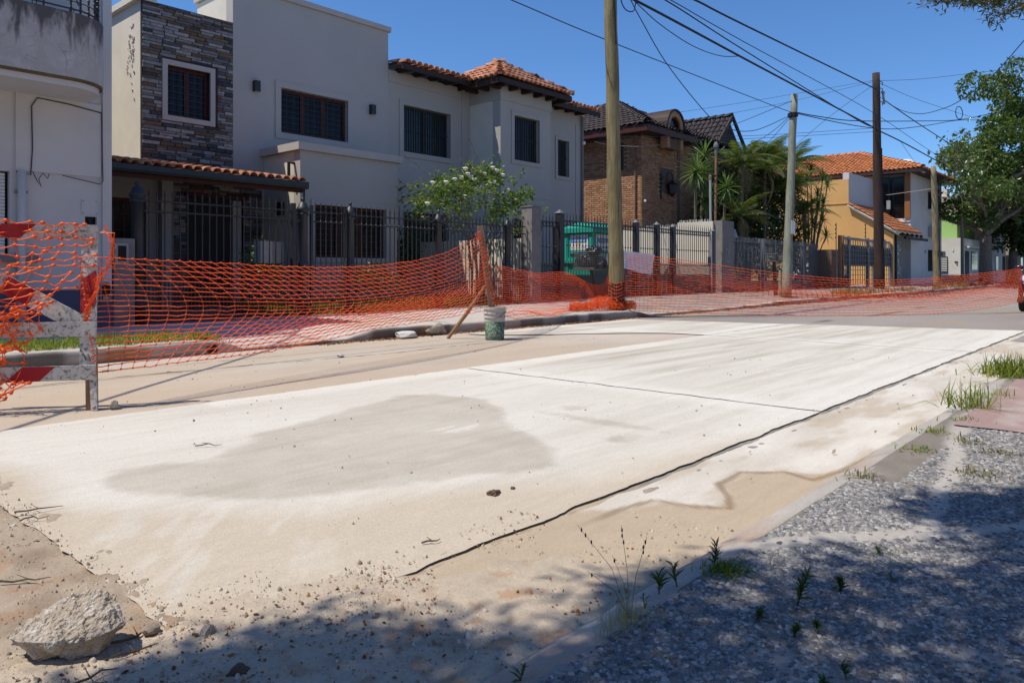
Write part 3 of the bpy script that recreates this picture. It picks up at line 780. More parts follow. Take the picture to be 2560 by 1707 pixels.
def window(parent, fn, s0, s1, z0, z1, depth, frame_mat, glass_mat, cols=1, fw=0.05, grille=None, gmat=None, rows=1, curtain=None):
    """frame with mullions, panes one by one, a metal grille in front of them"""
    m = MB()
    d0, d1 = depth-0.05, depth
    fbox(m, fn, s0, s1, z0, z0+fw, d0, d1); fbox(m, fn, s0, s1, z1-fw, z1, d0, d1)
    fbox(m, fn, s0, s0+fw, z0+fw, z1-fw, d0, d1); fbox(m, fn, s1-fw, s1, z0+fw, z1-fw, d0, d1)
    cw = (s1-s0-2*fw)/cols; rh = (z1-z0-2*fw)/rows
    for i in range(1, cols):
        c = s0+fw+cw*i
        fbox(m, fn, c-fw*0.7, c+fw*0.7, z0+fw, z1-fw, d0, d1)
    for j in range(1, rows):
        c = z0+fw+rh*j
        fbox(m, fn, s0+fw, s1-fw, c-fw*0.4, c+fw*0.4, d0+0.01, d1)
    w = m.build('window', frame_mat, parent)
    for i in range(cols):
        p = MB(); fbox(p, fn, s0+fw+cw*i, s0+fw+cw*(i+1), z0+fw, z1-fw, d1-0.018, d1-0.010)
        p.build('pane', glass_mat, w)
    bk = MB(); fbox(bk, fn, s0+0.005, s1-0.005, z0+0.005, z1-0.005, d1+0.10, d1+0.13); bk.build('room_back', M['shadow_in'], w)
    if curtain:
        for a, b, c, d in curtain:
            cu = MB(); fbox(cu, fn, a, b, c, d, d1+0.02, d1+0.04); cu.build('blind', M['curtain'], w)
    if grille:
        g = MB(); nv, nh, gr = grille
        gt = depth*0.35
        for i in range(1, nv):
            c = s0+(s1-s0)*i/nv
            fbox(g, fn, c-gr, c+gr, z0, z1, gt-gr, gt+gr)
        for j in range(1, nh):
            c = z0+(z1-z0)*j/nh
            fbox(g, fn, s0, s1, c-gr, c+gr, gt+gr+0.001, gt+3*gr)
        g.build('window_grille', gmat or M['black_iron'], w)
    return w

def tile_mesh(name, w, L, arch=0.5, n=5, thick=0.014):
    """one barrel tile: convex cover, lower end at v=0, u across, w normal"""
    vv = []; ff = []
    for v, rr in ((0.0, 1.0), (L, 0.9)):
        for lay in (0, 1):
            for k in range(n+1):
                a = math.pi*k/n
                R = w*0.5*rr - lay*thick
                vv.append((-math.cos(a)*R, v, math.sin(a)*R*arch*2*0.8 + (0.012 if v == 0.0 else 0.0)))
    q = n+1
    for k in range(n):
        ff.append((k, k+1, 2*q+k+1, 2*q+k))
        ff.append((q+k, 3*q+k, 3*q+k+1, q+k+1))
        ff.append((k, q+k, q+k+1, k+1))
    me = bpy.data.meshes.new(name)
    me.from_pydata(vv, [], ff); me.update()
    me.shade_smooth()
    return me

def tile_roof(parent, origin, U, Vd, nu, nv, tw, tl, mat, inside=None, limit=300, name='roof_tile', sort=None, arch=0.5, jit=0.012, seed=1, dup=True):
    """tiles one by one up a slope; those past the limit are joined in one part"""
    rr = random.Random(seed)
    O = Vector(origin); U = Vector(U).normalized(); Vd = Vector(Vd).normalized(); Wn = U.cross(Vd).normalized()
    me = tile_mesh(name, tw*0.94, tl*1.14, arch)
    me.materials.append(mat)
    off = Vector(world_off(parent))
    spots = []
    for j in range(nv):
        for i in range(nu):
            u = (i+0.5)*tw; v = j*tl
            if inside and not inside(u, v+tl*0.5): continue
            spots.append((u, v))
    if sort: spots.sort(key=sort)
    rest = MB()
    for k, (u, v) in enumerate(spots):
        p = O + U*(u + rr.uniform(-jit, jit)) + Vd*(v + rr.uniform(-jit, jit)) + Wn*rr.uniform(0, jit*0.4)
        tlt = Matrix.Rotation(rr.uniform(-0.02, 0.02), 3, 'Z') @ Matrix.Rotation(-0.05, 3, 'X')
        R = Matrix((U, Vd, Wn)).transposed() @ tlt
        if k < limit:
            o = bpy.data.objects.new(name, me); COL.objects.link(o)
            o.parent = parent
            o.matrix_local = Matrix.Translation(p - off) @ R.to_4x4()
        else:
            rest.add([tuple(p + R @ q.co) for q in me.vertices], [tuple(pl.vertices) for pl in me.polygons])
    if rest.v:
        o = rest.build('roof_tiles', mat, parent, smooth=False, fixn=False); o['kind'] = 'stuff'

def ridge_tiles(parent, p0, p1, w, tl, mat, name='ridge_tile'):
    p0, p1 = Vector(p0), Vector(p1)
    d = (p1-p0); L = d.length; d.normalize()
    sidev = d.cross(Vector((0,0,1))).normalized(); up = sidev.cross(d)
    me = tile_mesh(name, w, tl*1.18, 0.5); me.materials.append(mat)
    off = Vector(world_off(parent))
    R = Matrix((sidev, d, up)).transposed()
    for k in range(int(L/tl)+1):
        p = p0 + d*min(k*tl, L-tl*0.6)
        o = bpy.data.objects.new(name, me); COL.objects.link(o); o.parent = parent
        o.matrix_local = Matrix.Translation(p - off) @ (R @ Matrix.Rotation(-0.07, 3, 'X')).to_4x4()

def ledger(parent, fn, s0, s1, z0, z1, holes, limit, seed, hmin=0.04, hmax=0.09, lmin=0.14, lmax=0.52, depth=0.03):
    """split-face stone cladding, every stone its own depth"""
    rr = random.Random(seed)
    rest = MB(); n = 0
    base = bpy.data.meshes.new('cladding_stone')
    base.from_pydata([(-.5,0.9,-.5),(.5,0.9,-.5),(.5,0.9,.5),(-.5,0.9,.5),(-.47,-.02,-.42),(.46,.05,-.45),(.48,-.03,.43),(-.45,.06,.46)], [],
                     [(3,2,1,0),(4,5,6,7),(0,1,5,4),(1,2,6,5),(2,3,7,6),(3,0,4,7)])
    base.materials.append(M['stone'])
    off = Vector(world_off(parent))
    along_y = fn(1,0,0)[0] == fn(0,0,0)[0]
    z = z0
    while z < z1-0.02:
        h = min(rr.uniform(hmin, hmax), z1-z)
        s = s0 - rr.uniform(0, 0.1); 
        while s < s1-0.01:
            L = rr.uniform(lmin, lmax)
            a, b = max(s, s0), min(s+L, s1)
            s += L
            if b-a < 0.03: continue
            for hs in (holes or [(1e9,1e9,0,0)]):
                if a < hs[1] and b > hs[0] and z < hs[3]-0.01 and z+h > hs[2]+0.01:
                    if a < hs[0]-0.04: b = hs[0]
                    elif b > hs[1]+0.04: a = hs[1]
                    else: a = b
            if b-a < 0.03: continue
            split = rr.random() < 0.35 and h > 0.075
            for zz, hh in (((z, h*0.5), (z+h*0.5, h*0.5)) if split else ((z, h),)):
                pr = rr.uniform(0.2, 1.0)*depth
                c = fn((a+b)/2, zz+hh/2, -pr)
                w_, h_ = b-a-0.006, hh-0.005
                if n < limit:
                    o = bpy.data.objects.new('cladding_stone', base); COL.objects.link(o)
                    o.parent = parent; o.location = Vector(c)-off
                    o.scale = (w_, depth+0.02, h_)
                    if along_y: o.rotation_euler = (0, 0, rad(-90))
                    n += 1
                else:
                    pts = []
                    for q in base.vertices:
                        pts.append(fn((a+b)/2 + q.co.x*w_, zz+hh/2+q.co.z*h_, -pr + q.co.y*(depth+0.02)))
                    rest.add(pts, [tuple(p.vertices) for p in base.polygons])
        z += h
    if rest.v:
        tag(rest.build('stone_cladding', M['stone'], parent), kind='stuff')

def brick_wall(parent, fn, s0, s1, z0, z1, mat, limit, holes=(), bl=0.235, bh=0.068, gap=0.011, first=None, seed=3):
    rr = random.Random(seed)
    me = bpy.data.meshes.new('brick')
    me.from_pydata([(-.5,.5,-.5),(.5,.5,-.5),(.5,.5,.5),(-.5,.5,.5),(-.49,-.5,-.46),(.48,-.48,-.47),(.49,-.5,.47),(-.485,-.47,.46)], [],
                   [(3,2,1,0),(4,5,6,7),(0,1,5,4),(1,2,6,5),(2,3,7,6),(3,0,4,7)])
    me.materials.append(mat)
    off = Vector(world_off(parent))
    along_y = fn(1,0,0)[0] == fn(0,0,0)[0]
    spots = []
    nz = int((z1-z0)/(bh+gap))
    for j in range(nz):
        zc = z0 + (j+0.5)*(bh+gap)
        s = s0 - (0.5*bl if j % 2 else 0)
        while s < s1:
            a, b = max(s, s0), min(s+bl, s1)
            s += bl+gap
            if b-a < 0.03: continue
            if any(a < h[1] and b > h[0] and zc < h[3] and zc > h[2] for h in holes): continue
            spots.append((a, b, zc))
    if first: spots.sort(key=first)
    rest = MB()
    for k, (a, b, zc) in enumerate(spots):
        t = -0.004 - rr.uniform(0, 0.007)
        if k < limit:
            o = bpy.data.objects.new('brick', me); COL.objects.link(o); o.parent = parent
            o.location = Vector(fn((a+b)/2, zc, t)) - off
            o.scale = (b-a, 0.03, bh)
            if along_y: o.rotation_euler = (0, 0, rad(-90))
        else:
            rest.add([fn((a+b)/2 + q.co.x*(b-a), zc + q.co.z*bh, t + q.co.y*0.03) for q in me.vertices], [tuple(p.vertices) for p in me.polygons])
    if rest.v:
        tag(rest.build('brickwork', mat, parent), kind='stuff')

# ------------------------------------------------------------------ white house on the left, with the balcony
nh = thing('neighbour_house', 'white two storey house at the left edge with a weather stained rounded balcony', 'house', (1.0, 11.5, 0.15))
wy = YP(11.5)
wall_mesh(wy, -6, 4.15, 0.70, 3.34, 0.25, [(1.2, 2.89, 1.18, 2.28), (3.80, 3.955, 1.47, 1.735)], 0.10).build('wall', M['white_wall'], nh)
wall_mesh(wy, -6, 4.15, 3.34, 6.9, 0.25, [(1.2, 2.2, 3.5, 6.0)], 0.12).build('upper_wall', M['white_wall'], nh)
m = MB(); m.box(1.15, 2.3, 11.63, 11.68, 3.45, 6.05); m.build('balcony_door', M['dark_wood'], nh)
m = MB(); m.box(-6, 4.148, 11.75, 26, 0.1, 6.9); m.build('house_body', M['white_wall'], nh)
m = MB(); m.box(-6.02, 4.165, 11.475, 11.74, 0.0, 0.70); m.build('plinth', M['plinth'], nh)
m = MB(); m.box(4.02, 4.14, 11.46, 11.499, 0.70, 6.9); m.build('corner_pilaster', M['white_wall'], nh)
m = MB(); m.box(2.95, 4.0, 11.47, 11.499, 2.30, 3.335); m.build('plaster_panel', M['white_wall'], nh)
# roller shutter one slat at a time
sh = MB(); sh.box(1.2, 2.89, 11.60, 11.63, 1.18, 2.28)
shut = sh.build('window', M['shadow_in'], nh)
sl = None
for k in range(24):
    zc = 1.205 + k*0.045
    if sl is None:
        q = MB(); q.prism([(0.0,-0.021),(0.012,-0.015),(0.014,0.0),(0.010,0.015),(0.0,0.021)], lambda a, b, t: (t, 11.575-a, zc+b), 1.24, 2.85)
        sl = q.build('shutter_slat', M['white_paint'], shut)
    else:
        copy_part(sl, shut, (sl.location.x, sl.location.y, k*0.045))
m = MB(); m.box(2.80, 3.20, 11.40, 11.5, 1.08, 1.17); m.box(1.1, 2.80, 11.40, 11.5, 1.08, 1.17); m.build('window_sill', M['pier'], nh)
m = MB(); m.tube([(3.01, 11.43, 0.2), (3.01, 11.43, 2.29)], 0.05, 10); m.build('downpipe', M['white_wall'], nh, True)
for zz in (1.0, 2.0):
    m = MB(); m.box(2.94, 3.08, 11.425, 11.495, zz, zz+0.03); m.build('pipe_clip', M['pier'], nh)
# rounded balcony
bx1, by0, bz0, bz1, br = 3.86, 10.55, 3.36, 4.28, 0.52
def bal_poly(inset=0.0):
    p = [(-4.0, 11.5), (-4.0, by0+inset)]
    for k in range(9):
        a = -math.pi/2 + math.pi/2*k/8
        p.append((bx1-br + (br-inset)*math.cos(a), by0+br + (br-inset)*math.sin(a)))
    p.append((bx1-inset, 11.5))
    return p
flat = lambda a, b, t: (a, b, t)
m = MB(); m.prism(bal_poly(0.05), flat, 3.335, 3.41); m.build('balcony_slab', M['white_wall'], nh)
m = MB(); m.prism(bal_poly(0.012), flat, 3.41, 3.445); m.build('drip_groove', M['algae'], nh)
def ring_wall(outer, inner, z0, z1):
    mm = MB(); n = len(outer)
    vv = [(a, b, z) for z in (z0, z1) for a, b in outer] + [(a, b, z) for z in (z0, z1) for a, b in inner]
    ff = []
    for i in range(n-1):
        ff.append((i, i+1, n+i+1, n+i)); ff.append((2*n+i, 3*n+i, 3*n+i+1, 2*n+i+1))
        ff.append((n+i, n+i+1, 3*n+i+1, 3*n+i)); ff.append((i, 2*n+i, 2*n+i+1, i+1))
    ff.append((n-1, 3*n-1, 4*n-1, 2*n-1)); ff.append((0, n, 3*n, 2*n))
    return mm.add(vv, ff)
ring_wall(bal_poly(0), bal_poly(0.12), 3.445, bz1).build('balcony_parapet', M['balcony'], nh)
# wrought iron railing with scrolls on the parapet
rl = MB()
rail_pts = [(-4.0, by0+0.06)] + bal_poly(0.06)[2:]
for zz, r in ((bz1+0.06, 0.011), (bz1+0.62, 0.014), (bz1+0.16, 0.006)):
    rl.tube([(a, b, zz) for a, b in rail_pts], r, 6)
for k in range(12):
    x = 3.45 - k*0.42
    rl.tube([(x, by0+0.06, bz1-0.02), (x, by0+0.06, bz1+0.62)], 0.012, 6)
    for sgn, zc, rr0 in ((1, bz1+0.24, 0.075), (-1, bz1+0.43, 0.075)):
        sp = []
        for q in range(26):
            a = q*0.42; r_ = rr0*(1-q/34)
            sp.append((x-0.21*sgn*0.5 - r_*math.cos(a)*sgn, by0+0.06, zc + r_*math.sin(a)))
        rl.tube(sp, 0.008, 5)
    rl.tube([(x-0.10+0.026*math.cos(a*math.pi/5), by0+0.06, bz1+0.035+0.026*math.sin(a*math.pi/5)) for a in range(11)], 0.006, 5)
    rl.tube([(x-0.02, by0+0.06, bz1+0.12), (x-0.08, by0+0.06, bz1+0.30), (x-0.17, by0+0.06, bz1+0.38), (x-0.24, by0+0.06, bz1+0.55)], 0.009, 5)
for k in range(7):
    a = -math.pi/2 + math.pi/2*k/6
    px, py = bx1-br+(br-0.06)*math.cos(a), by0+br+(br-0.06)*math.sin(a)
    rl.tube([(px, py, bz1-0.02), (px, py, bz1+0.62)], 0.012, 6)
    for q in range(7):
        rl.lathe((px, py, bz1+0.08+q*0.075), [(0.006,-0.02),(0.022,0.0),(0.006,0.02)], 6)
rl.build('balcony_railing', M['black_iron'], nh)
# service plate, meter niches, wall cables
m = MB(); m.box(3.752, 3.962, 11.488, 11.4985, 1.755, 1.975); pl_ = m.build('service_plate', M['white_wall'], nh)
for a in (3.775, 3.94):
    for b in (1.78, 1.95):
        m = MB(); m.box(a-0.006, a+0.006, 11.484, 11.4878, b-0.006, b+0.006); m.build('screw', M['black_iron'], pl_)
m = MB(); m.box(3.80, 3.955, 11.56, 11.60, 1.47, 1.735); nb = m.build('meter_niche', M['shadow_in'], nh)
m = MB()
for q in range(9):
    m.tube([(3.82+0.012*q, 11.545, 1.50), (3.84+0.01*((q*5) % 9), 11.53, 1.60), (3.82+0.012*((q*4) % 9), 11.545, 1.72)], 0.004, 4)
m.build('loose_wire', M['fine_cable'], nb)
for k, x in enumerate((3.885, 4.055)):
    m = MB(); pr_ = [(x-0.072, 0.52), (x+0.072, 0.52), (x+0.072, 0.74)] + [(x+0.072*math.cos(a*math.pi/8), 0.74+0.072*math.sin(a*math.pi/8)) for a in range(1, 8)] + [(x-0.072, 0.74)]
    m.prism(pr_, lambda a, b, t: (a, t, b), 11.440, 11.474); hh = m.build('meter_hatch', M['grey_box'], nh)
    m = MB(); pr2 = [(x+(a-x)*0.78, 0.54+(b-0.52)*0.86) for a, b in pr_]
    m.prism(pr2, lambda a, b, t: (a, t, b), 11.432, 11.4395); m.build('hatch_window', M['glass'], hh)
    m = MB(); m.box(x-0.045, x+0.045, 11.424, 11.4315, 0.555, 0.60); m.build('hatch_label', M['grey_box'], hh)
m = MB()
m.tube([(2.95,11.455,2.28),(3.12,11.46,2.25),(3.14,11.455,2.6),(3.13,11.455,3.18),(3.2,11.46,3.30),(3.55,11.46,3.28),(4.0,11.455,3.22)], 0.008, 5)
m.tube([(3.14,11.455,2.30),(3.19,11.44,2.18),(3.24,11.44,2.10),(3.21,11.44,2.20),(3.26,11.45,2.29),(3.32,11.45,2.22),(3.34,11.46,2.29)], 0.006, 5)
m.tube([(4.0,11.455,3.22),(4.01,11.45,2.6),(4.02,11.45,2.25),(3.98,11.45,2.20),(3.5,11.455,2.28)], 0.006, 5)
m.build('wall_cable', M['fine_cable'], nh)

# grey gas pillar between the white house and the driveway gate
gp = thing('gas_pillar', 'low grey cement pillar with a glazed gas meter box beside the white house', 'pillar', (4.30, 11.6, 0.15))
m = MB(); m.box(4.17, 4.46, 11.46, 11.8, 0.1, 1.44); m.build('pillar_body', M['pier'], gp)
m = MB(); m.box(4.18, 4.36, 11.43, 11.458, 1.07, 1.37); bxm = m.build('meter_box', M['grey_box'], gp)
m = MB(); m.box(4.215, 4.325, 11.42, 11.429, 1.11, 1.33); m.build('meter_window', M['glass'], bxm)
# ------------------------------------------------------------------ modern grey house
ah = thing('modern_house', 'modern grey house with a stone clad tower and a flat parapet', 'house', (9.0, 15.5, 0.17))
y15 = YP(15.5); G0 = 0.17
th = [(6.66, 7.57, 4.18, 5.22)]
wall_mesh(y15, 6.16, 8.10, 2.9, 6.44, 0.3, th, 0.22).build('tower_wall', M['mortar'], ah)
ledger(ah, y15, 6.162, 8.098, 3.05, 6.43, [(6.57, 7.74, 4.08, 5.36)], 300, 11, 0.045, 0.085, 0.16, 0.50)
surround(ah, y15, 6.66, 7.57, 4.18, 5.22, 0.105, 0.05, M['trim'])
window(ah, y15, 6.66, 7.57, 4.18, 5.22, 0.16, M['red_wood'], M['glass'], 2, 0.07, (6, 8, 0.005), M['dark_iron'], curtain=[(6.72,7.02,4.3,5.1),(7.18,7.45,4.3,5.1)])
m = MB(); m.box(6.165, 8.09, 15.81, 20.5, 0.1, 6.36); m.build('tower_body', M['stucco'], ah)
m = MB(); m.box(6.150, 6.40, 15.54, 20.5, 2.8, 6.42); m.build('tower_side_wall', M['cream'], ah)
m = MB(); m.box(6.05, 6.45, 15.47, 20.55, 6.42, 6.55); m.build('tower_coping', M['cream'], ah)
# patch of pulled-off creeper stubs on the lit side wall
m = MB(); rr_ = random.Random(5)
for k in range(46):
    yy = 15.95 + rr_.gauss(0, 0.10); zz = 5.35 + rr_.gauss(0, 0.28)
    m.obox((6.145, yy, zz), (0.012,0,0), (0, rr_.uniform(.01,.03), rr_.uniform(-.01,.02)), (0, rr_.uniform(-.01,.01), rr_.uniform(.008,.03)))
m.build('plaster_scars', M['trim'], ah)
# main block
mh = [(9.27, 11.14, 4.19, 5.23)]
wall_mesh(y15, 8.10, 12.43, G0, 7.27, 0.3, mh, 0.2).build('main_wall', M['stucco'], ah)
m = MB(); m.box(8.10, 12.425, 15.802, 17.2, 0.1, 7.25); m.box(8.2, 12.42, 17.2, 21, 0.1, 6.3); m.build('house_body', M['cream'], ah)
m = MB(); m.box(8.04, 12.49, 15.44, 17.26, 7.272, 7.40); m.build('parapet_coping', M['trim'], ah)
surround(ah, y15, 9.27, 11.14, 4.19, 5.23, 0.145, 0.03, M['stucco'])
window(ah, y15, 9.27, 11.14, 4.19, 5.23, 0.16, M['red_wood'], M['glass'], 3, 0.075, (10, 8, 0.005), M['dark_iron'], curtain=[(9.35,9.75,4.55,5.1),(9.92,10.4,4.5,5.1),(10.55,10.95,4.45,5.1)])
for x in (8.63, 11.87):
    m = MB(); m.box(x-0.065, x+0.065, 15.37, 15.498, 5.01, 5.25); wl = m.build('wall_lamp', M['black_iron'], ah)
    m = MB(); m.box(x-0.05, x+0.05, 15.385, 15.485, 5.004, 5.009); m.build('lamp_lens', M['grey_box'], wl)
# lower projecting room
y14 = YP(14.0)
gh = [(9.21, 11.16, 1.27, 2.42)]
wall_mesh(y14, 8.84, 11.5, G0, 3.565, 0.25, gh, 0.2).build('front_room_wall', M['stucco'], ah)
m = MB(); m.box(8.84, 11.498, 14.252, 15.498, 0.1, 3.56); m.build('front_room', M['cream'], ah)
m = MB(); m.box(8.74, 11.60, 13.90, 15.499, 3.567, 3.73); m.build('cornice', M['trim'], ah)
surround(ah, y14, 9.21, 11.16, 1.27, 2.42, 0.11, 0.025, M['stucco'])
window(ah, y14, 9.21, 11.16, 1.27, 2.42, 0.16, M['red_wood'], M['glass'], 3, 0.07, (12, 9, 0.005), M['dark_iron'], curtain=[(9.3,9.8,1.35,2.3),(10.0,10.4,1.35,2.3)])
m = MB(); m.tube([(8.83, 14.22, 3.30), (8.70, 14.22, 3.30), (8.70, 14.22, 2.98)], 0.035, 8); m.build('rain_spout', M['dark_wood'], ah)
m = MB(); m.box(8.74, 8.838, 14.62, 14.80, 2.20, 2.48); m.build('wall_lamp', M['black_iron'], ah)
# porch: wall, column, stone clad entrance with a recessed door
wall_mesh(y15, 4.16, 6.48, G0, 2.95, 0.3, [(4.45, 6.25, 0.5, 2.42)], 0.2).build('porch_wall', M['stucco_b'], ah)
window(ah, y15, 4.45, 6.25, 0.5, 2.42, 0.16, M['red_wood'], M['glass'], 3, 0.09, (9, 6, 0.006), M['dark_iron'])
m = MB(); m.box(6.48, 6.71, 15.30, 15.50, G0, 2.95); m.build('porch_column', M['stucco'], ah)
wall_mesh(y15, 6.71, 8.76, G0, 2.9, 0.05, [(7.10, 8.30, G0, 2.52)], 0.04).build('entrance_wall', M['mortar'], ah)
ledger(ah, YP(15.495), 6.715, 8.80, G0, 2.9, [(7.06, 8.34, 0, 2.62)], 0, 12)
m = MB(); m.box(7.02, 8.45, 15.42, 15.56, 2.54, 2.62); m.build('door_lintel', M['red_wood'], ah)
m = MB(); m.box(7.10, 8.30, 15.56, 16.5, 2.525, 2.60); m.build('recess_ceiling', M['cream'], ah)
m = MB(); m.box(7.08, 7.098, 15.55, 16.5, G0, 2.52); m.box(8.302, 8.33, 15.55, 16.5, G0, 2.52); m.build('recess_wall', M['mortar'], ah)
ledger(ah, YP(16.48), 7.75, 8.30, G0, 2.5, [], 0, 13)
m = MB(); m.box(7.12, 7.74, 16.40, 16.46, G0, 2.45)
dr = m.build('front_door', M['red_wood'], ah)
m = MB()
for k in range(4): m.box(7.16+0.14*k, 7.27+0.14*k, 16.385, 16.3995, 0.3, 2.38)
m.build('door_panel', M['dark_wood'], dr)
m = MB(); m.tube([(7.66,16.36,1.0),(7.66,16.33,1.02),(7.66,16.33,1.38),(7.66,16.36,1.40)], 0.014, 6); m.build('handle', M['grey_iron'], dr)
m = MB(); m.box(4.18, 8.84, 11.9, 15.5, 0.12, G0+0.02); m.build('porch_floor', M['pier'], ah)
# porch roof with gutter
m = MB(); m.add([(4.18,13.40,2.72),(8.56,13.40,2.72),(8.56,15.5,3.06),(4.18,15.5,3.06),(4.18,13.40,2.78),(8.56,13.40,2.78),(8.56,15.5,3.12),(4.18,15.5,3.12)],
                [(0,3,2,1),(4,5,6,7),(0,1,5,4),(1,2,6,5),(2,3,7,6),(3,0,4,7)]); m.build('porch_roof_deck', M['dark_wood'], ah)
tile_roof(ah, (4.20, 13.32, 2.80), (1,0,0), (0,2.1,0.34), 24, 6, 0.182, 0.36, M['tile'], seed=4, arch=0.55)
m = MB(); m.prism([(13.42,2.79),(13.26,2.79),(13.255,2.70),(13.28,2.655),(13.34,2.645),(13.42,2.66)], lambda a, b, t: (t, a, b), 4.17, 8.58); m.build('gutter', M['gutter'], ah)
m = MB(); m.box(4.18, 8.55, 13.43, 13.48, 2.58, 2.70); m.build('eaves_board', M['red_wood'], ah)
m = MB(); m.tube([(8.52,13.34,2.65),(8.52,13.36,2.3),(8.52,13.36,0.2)], 0.02, 6); m.build('rain_chain', M['gutter'], ah)
for k in range(7):
    x = 4.6 + k*0.62
    r0 = MB(); r0.beam((x, 13.44, 2.66), (x, 15.5, 2.99), 0.08, 0.10); r0.build('rafter', M['dark_wood'], ah)

# ------------------------------------------------------------------ tiled roof house with a corner bay
bh_ = thing('tiled_house', 'beige house with terracotta hip roof and a projecting upper bay', 'house', (16.5, 15.5, 0.25))
wall_mesh(y15, 12.43, 15.45, 0.2, 6.30, 0.3, [(12.94, 14.67, 4.19, 5.45), (12.95, 14.6, 1.2, 2.57)], 0.25).build('front_wall', M['stucco_b'], bh_)
for (a, b, c, d) in ((12.94, 14.67, 4.19, 5.45), (12.95, 14.6, 1.2, 2.57)):
    surround(bh_, y15, a, b, c, d, 0.14, 0.03, M['stucco_b'])
window(bh_, y15, 12.94, 14.67, 4.19, 5.45, 0.2, M['black_iron'], M['glass_b'], 2, 0.06, (20, 2, 0.008), M['black_iron'], curtain=[(13.05,13.6,4.85,5.4),(13.75,14.5,4.85,5.4),(14.0,14.25,4.25,4.8)])
window(bh_, y15, 12.95, 14.6, 1.2, 2.57, 0.2, M['black_iron'], M['glass'], 2, 0.06, (18, 2, 0.008), M['black_iron'])
m = MB(); m.box(12.44, 15.06, 15.475, 15.499, 5.98, 6.28); m.build('raised_band', M['stucco_b'], bh_)
m = MB(); m.box(15.12, 15.44, 15.475, 15.499, 0.25, 6.28); m.build('raised_band', M['stucco_b'], bh_)
y142 = YP(14.25)
wall_mesh(y142, 15.45, 17.70, 0.2, 6.30, 0.3, [(16.02, 17.16, 4.19, 5.48), (16.0, 17.2, 0.9, 2.5)], 0.25).build('bay_wall', M['stucco_b'], bh_)
m = MB(); m.box(15.45, 15.70, 14.552, 15.498, 0.2, 6.29); m.box(17.45, 17.70, 14.552, 15.1, 0.2, 6.29); m.build('bay_side_wall', M['cream'], bh_)
surround(bh_, y142, 16.02, 17.16, 4.19, 5.48, 0.12, 0.03, M['stucco_b'])
window(bh_, y142, 16.02, 17.16, 4.19, 5.48, 0.2, M['black_iron'], M['glass'], 2, 0.05, (14, 2, 0.008), M['black_iron'])
window(bh_, y142, 16.0, 17.2, 0.9, 2.5, 0.2, M['black_iron'], M['glass'], 2, 0.05, (14, 2, 0.008), M['black_iron'])
m = MB(); m.box(15.425, 17.725, 14.222, 14.2485, 5.83, 6.29); m.build('raised_band', M['stucco_b'], bh_)
m = MB(); m.box(15.425, 15.4485, 14.25, 15.47, 5.83, 6.29); m.build('raised_band', M['stucco_b'], bh_)
m = MB(); m.box(15.44, 17.71, 14.225, 14.2485, 3.14, 3.60); m.build('raised_band', M['stucco_b'], bh_)
y151 = YP(15.1)
wall_mesh(y151, 17.70, 20.45, 0.2, 6.30, 0.3, [(19.11, 19.72, 4.10, 5.29), (18.9, 19.5, 0.3, 2.4)], 0.25).build('side_front_wall', M['stucco_b'], bh_)
surround(bh_, y151, 19.11, 19.72, 4.10, 5.29, 0.11, 0.03, M['stucco_b'])
window(bh_, y151, 19.11, 19.72, 4.10, 5.29, 0.2, M['black_iron'], M['glass'], 1, 0.05, (9, 2, 0.008), M['black_iron'])
window(bh_, y151, 18.9, 19.5, 0.3, 2.4, 0.2, M['black_iron'], M['glass'], 1, 0.06, (5, 2, 0.008), M['black_iron'])
m = MB(); m.box(20.10, 20.44, 15.078, 15.099, 0.25, 5.9); m.build('raised_band', M['stucco_b'], bh_)
m = MB(); m.box(12.44, 20.44, 15.803, 22, 0.1, 6.28); m.build('house_body', M['stucco_b'], bh_)
m = MB(); m.tube([(20.40, 15.03, 6.2), (20.40, 15.03, 0.3)], 0.045, 8); m.build('downpipe', M['pier'], bh_)
m = MB(); m.lathe((20.40, 14.96, 5.32), [(0.02,-0.06),(0.055,-0.04),(0.055,0.03),(0.03,0.06)], 10); m.build('security_lamp', M['white_paint'], bh_)
# roofs
def slope_slab(parent, x0, x1, ye, ze, yr, zr, name, mat, th=0.05):
    mm = MB(); mm.add([(x0,ye,ze-th),(x1,ye,ze-th),(x1,yr,zr-th),(x0,yr,zr-th),(x0,ye,ze),(x1,ye,ze),(x1,yr,zr),(x0,yr,zr)],
        [(0,3,2,1),(4,5,6,7),(0,1,5,4),(1,2,6,5),(2,3,7,6),(3,0,4,7)])
    return mm.build(name, mat, parent)
slope_slab(bh_, 12.45, 15.3, 14.93, 6.37, 18.2, 6.95, 'roof_deck', M['dark_wood'])
tile_roof(bh_, (12.5, 14.88, 6.40), (1,0,0), (0,3.3,0.58), 14, 2, 0.20, 0.37, M['tile'], seed=6, arch=0.6)
slope_slab(bh_, 18.1, 20.85, 14.62, 6.37, 18.2, 7.0, 'roof_deck', M['dark_wood'])
tile_roof(bh_, (18.15, 14.57, 6.40), (1,0,0), (0,3.3,0.58), 13, 2, 0.205, 0.37, M['tile'], seed=7, arch=0.6)
m = MB(); m.box(18.9, 20.55, 16.2, 16.4, 6.5, 7.02); m.build('roof_parapet', M['white_house'], bh_)
for x0, x1, ye in ((12.45, 15.2, 14.93), (18.1, 20.85, 14.62)):
    m = MB(); m.box(x0, x1, ye-0.02, ye+0.035, 6.22, 6.36); m.build('fascia_board', M['dark_wood'], bh_)
    n_ = int((x1-x0)/0.56)
    for k in range(n_):
        x = x0 + 0.32 + k*0.56
        q = MB(); q.beam((x, ye+0.04, 6.26), (x, 15.55, 6.32), 0.10, 0.12); q.build('rafter', M['dark_wood'], bh_)
ex0, ex1, ey0, ey1, ez = 14.95, 18.2, 13.80, 16.9, 6.32
apx = (16.575, 15.35, 7.26)
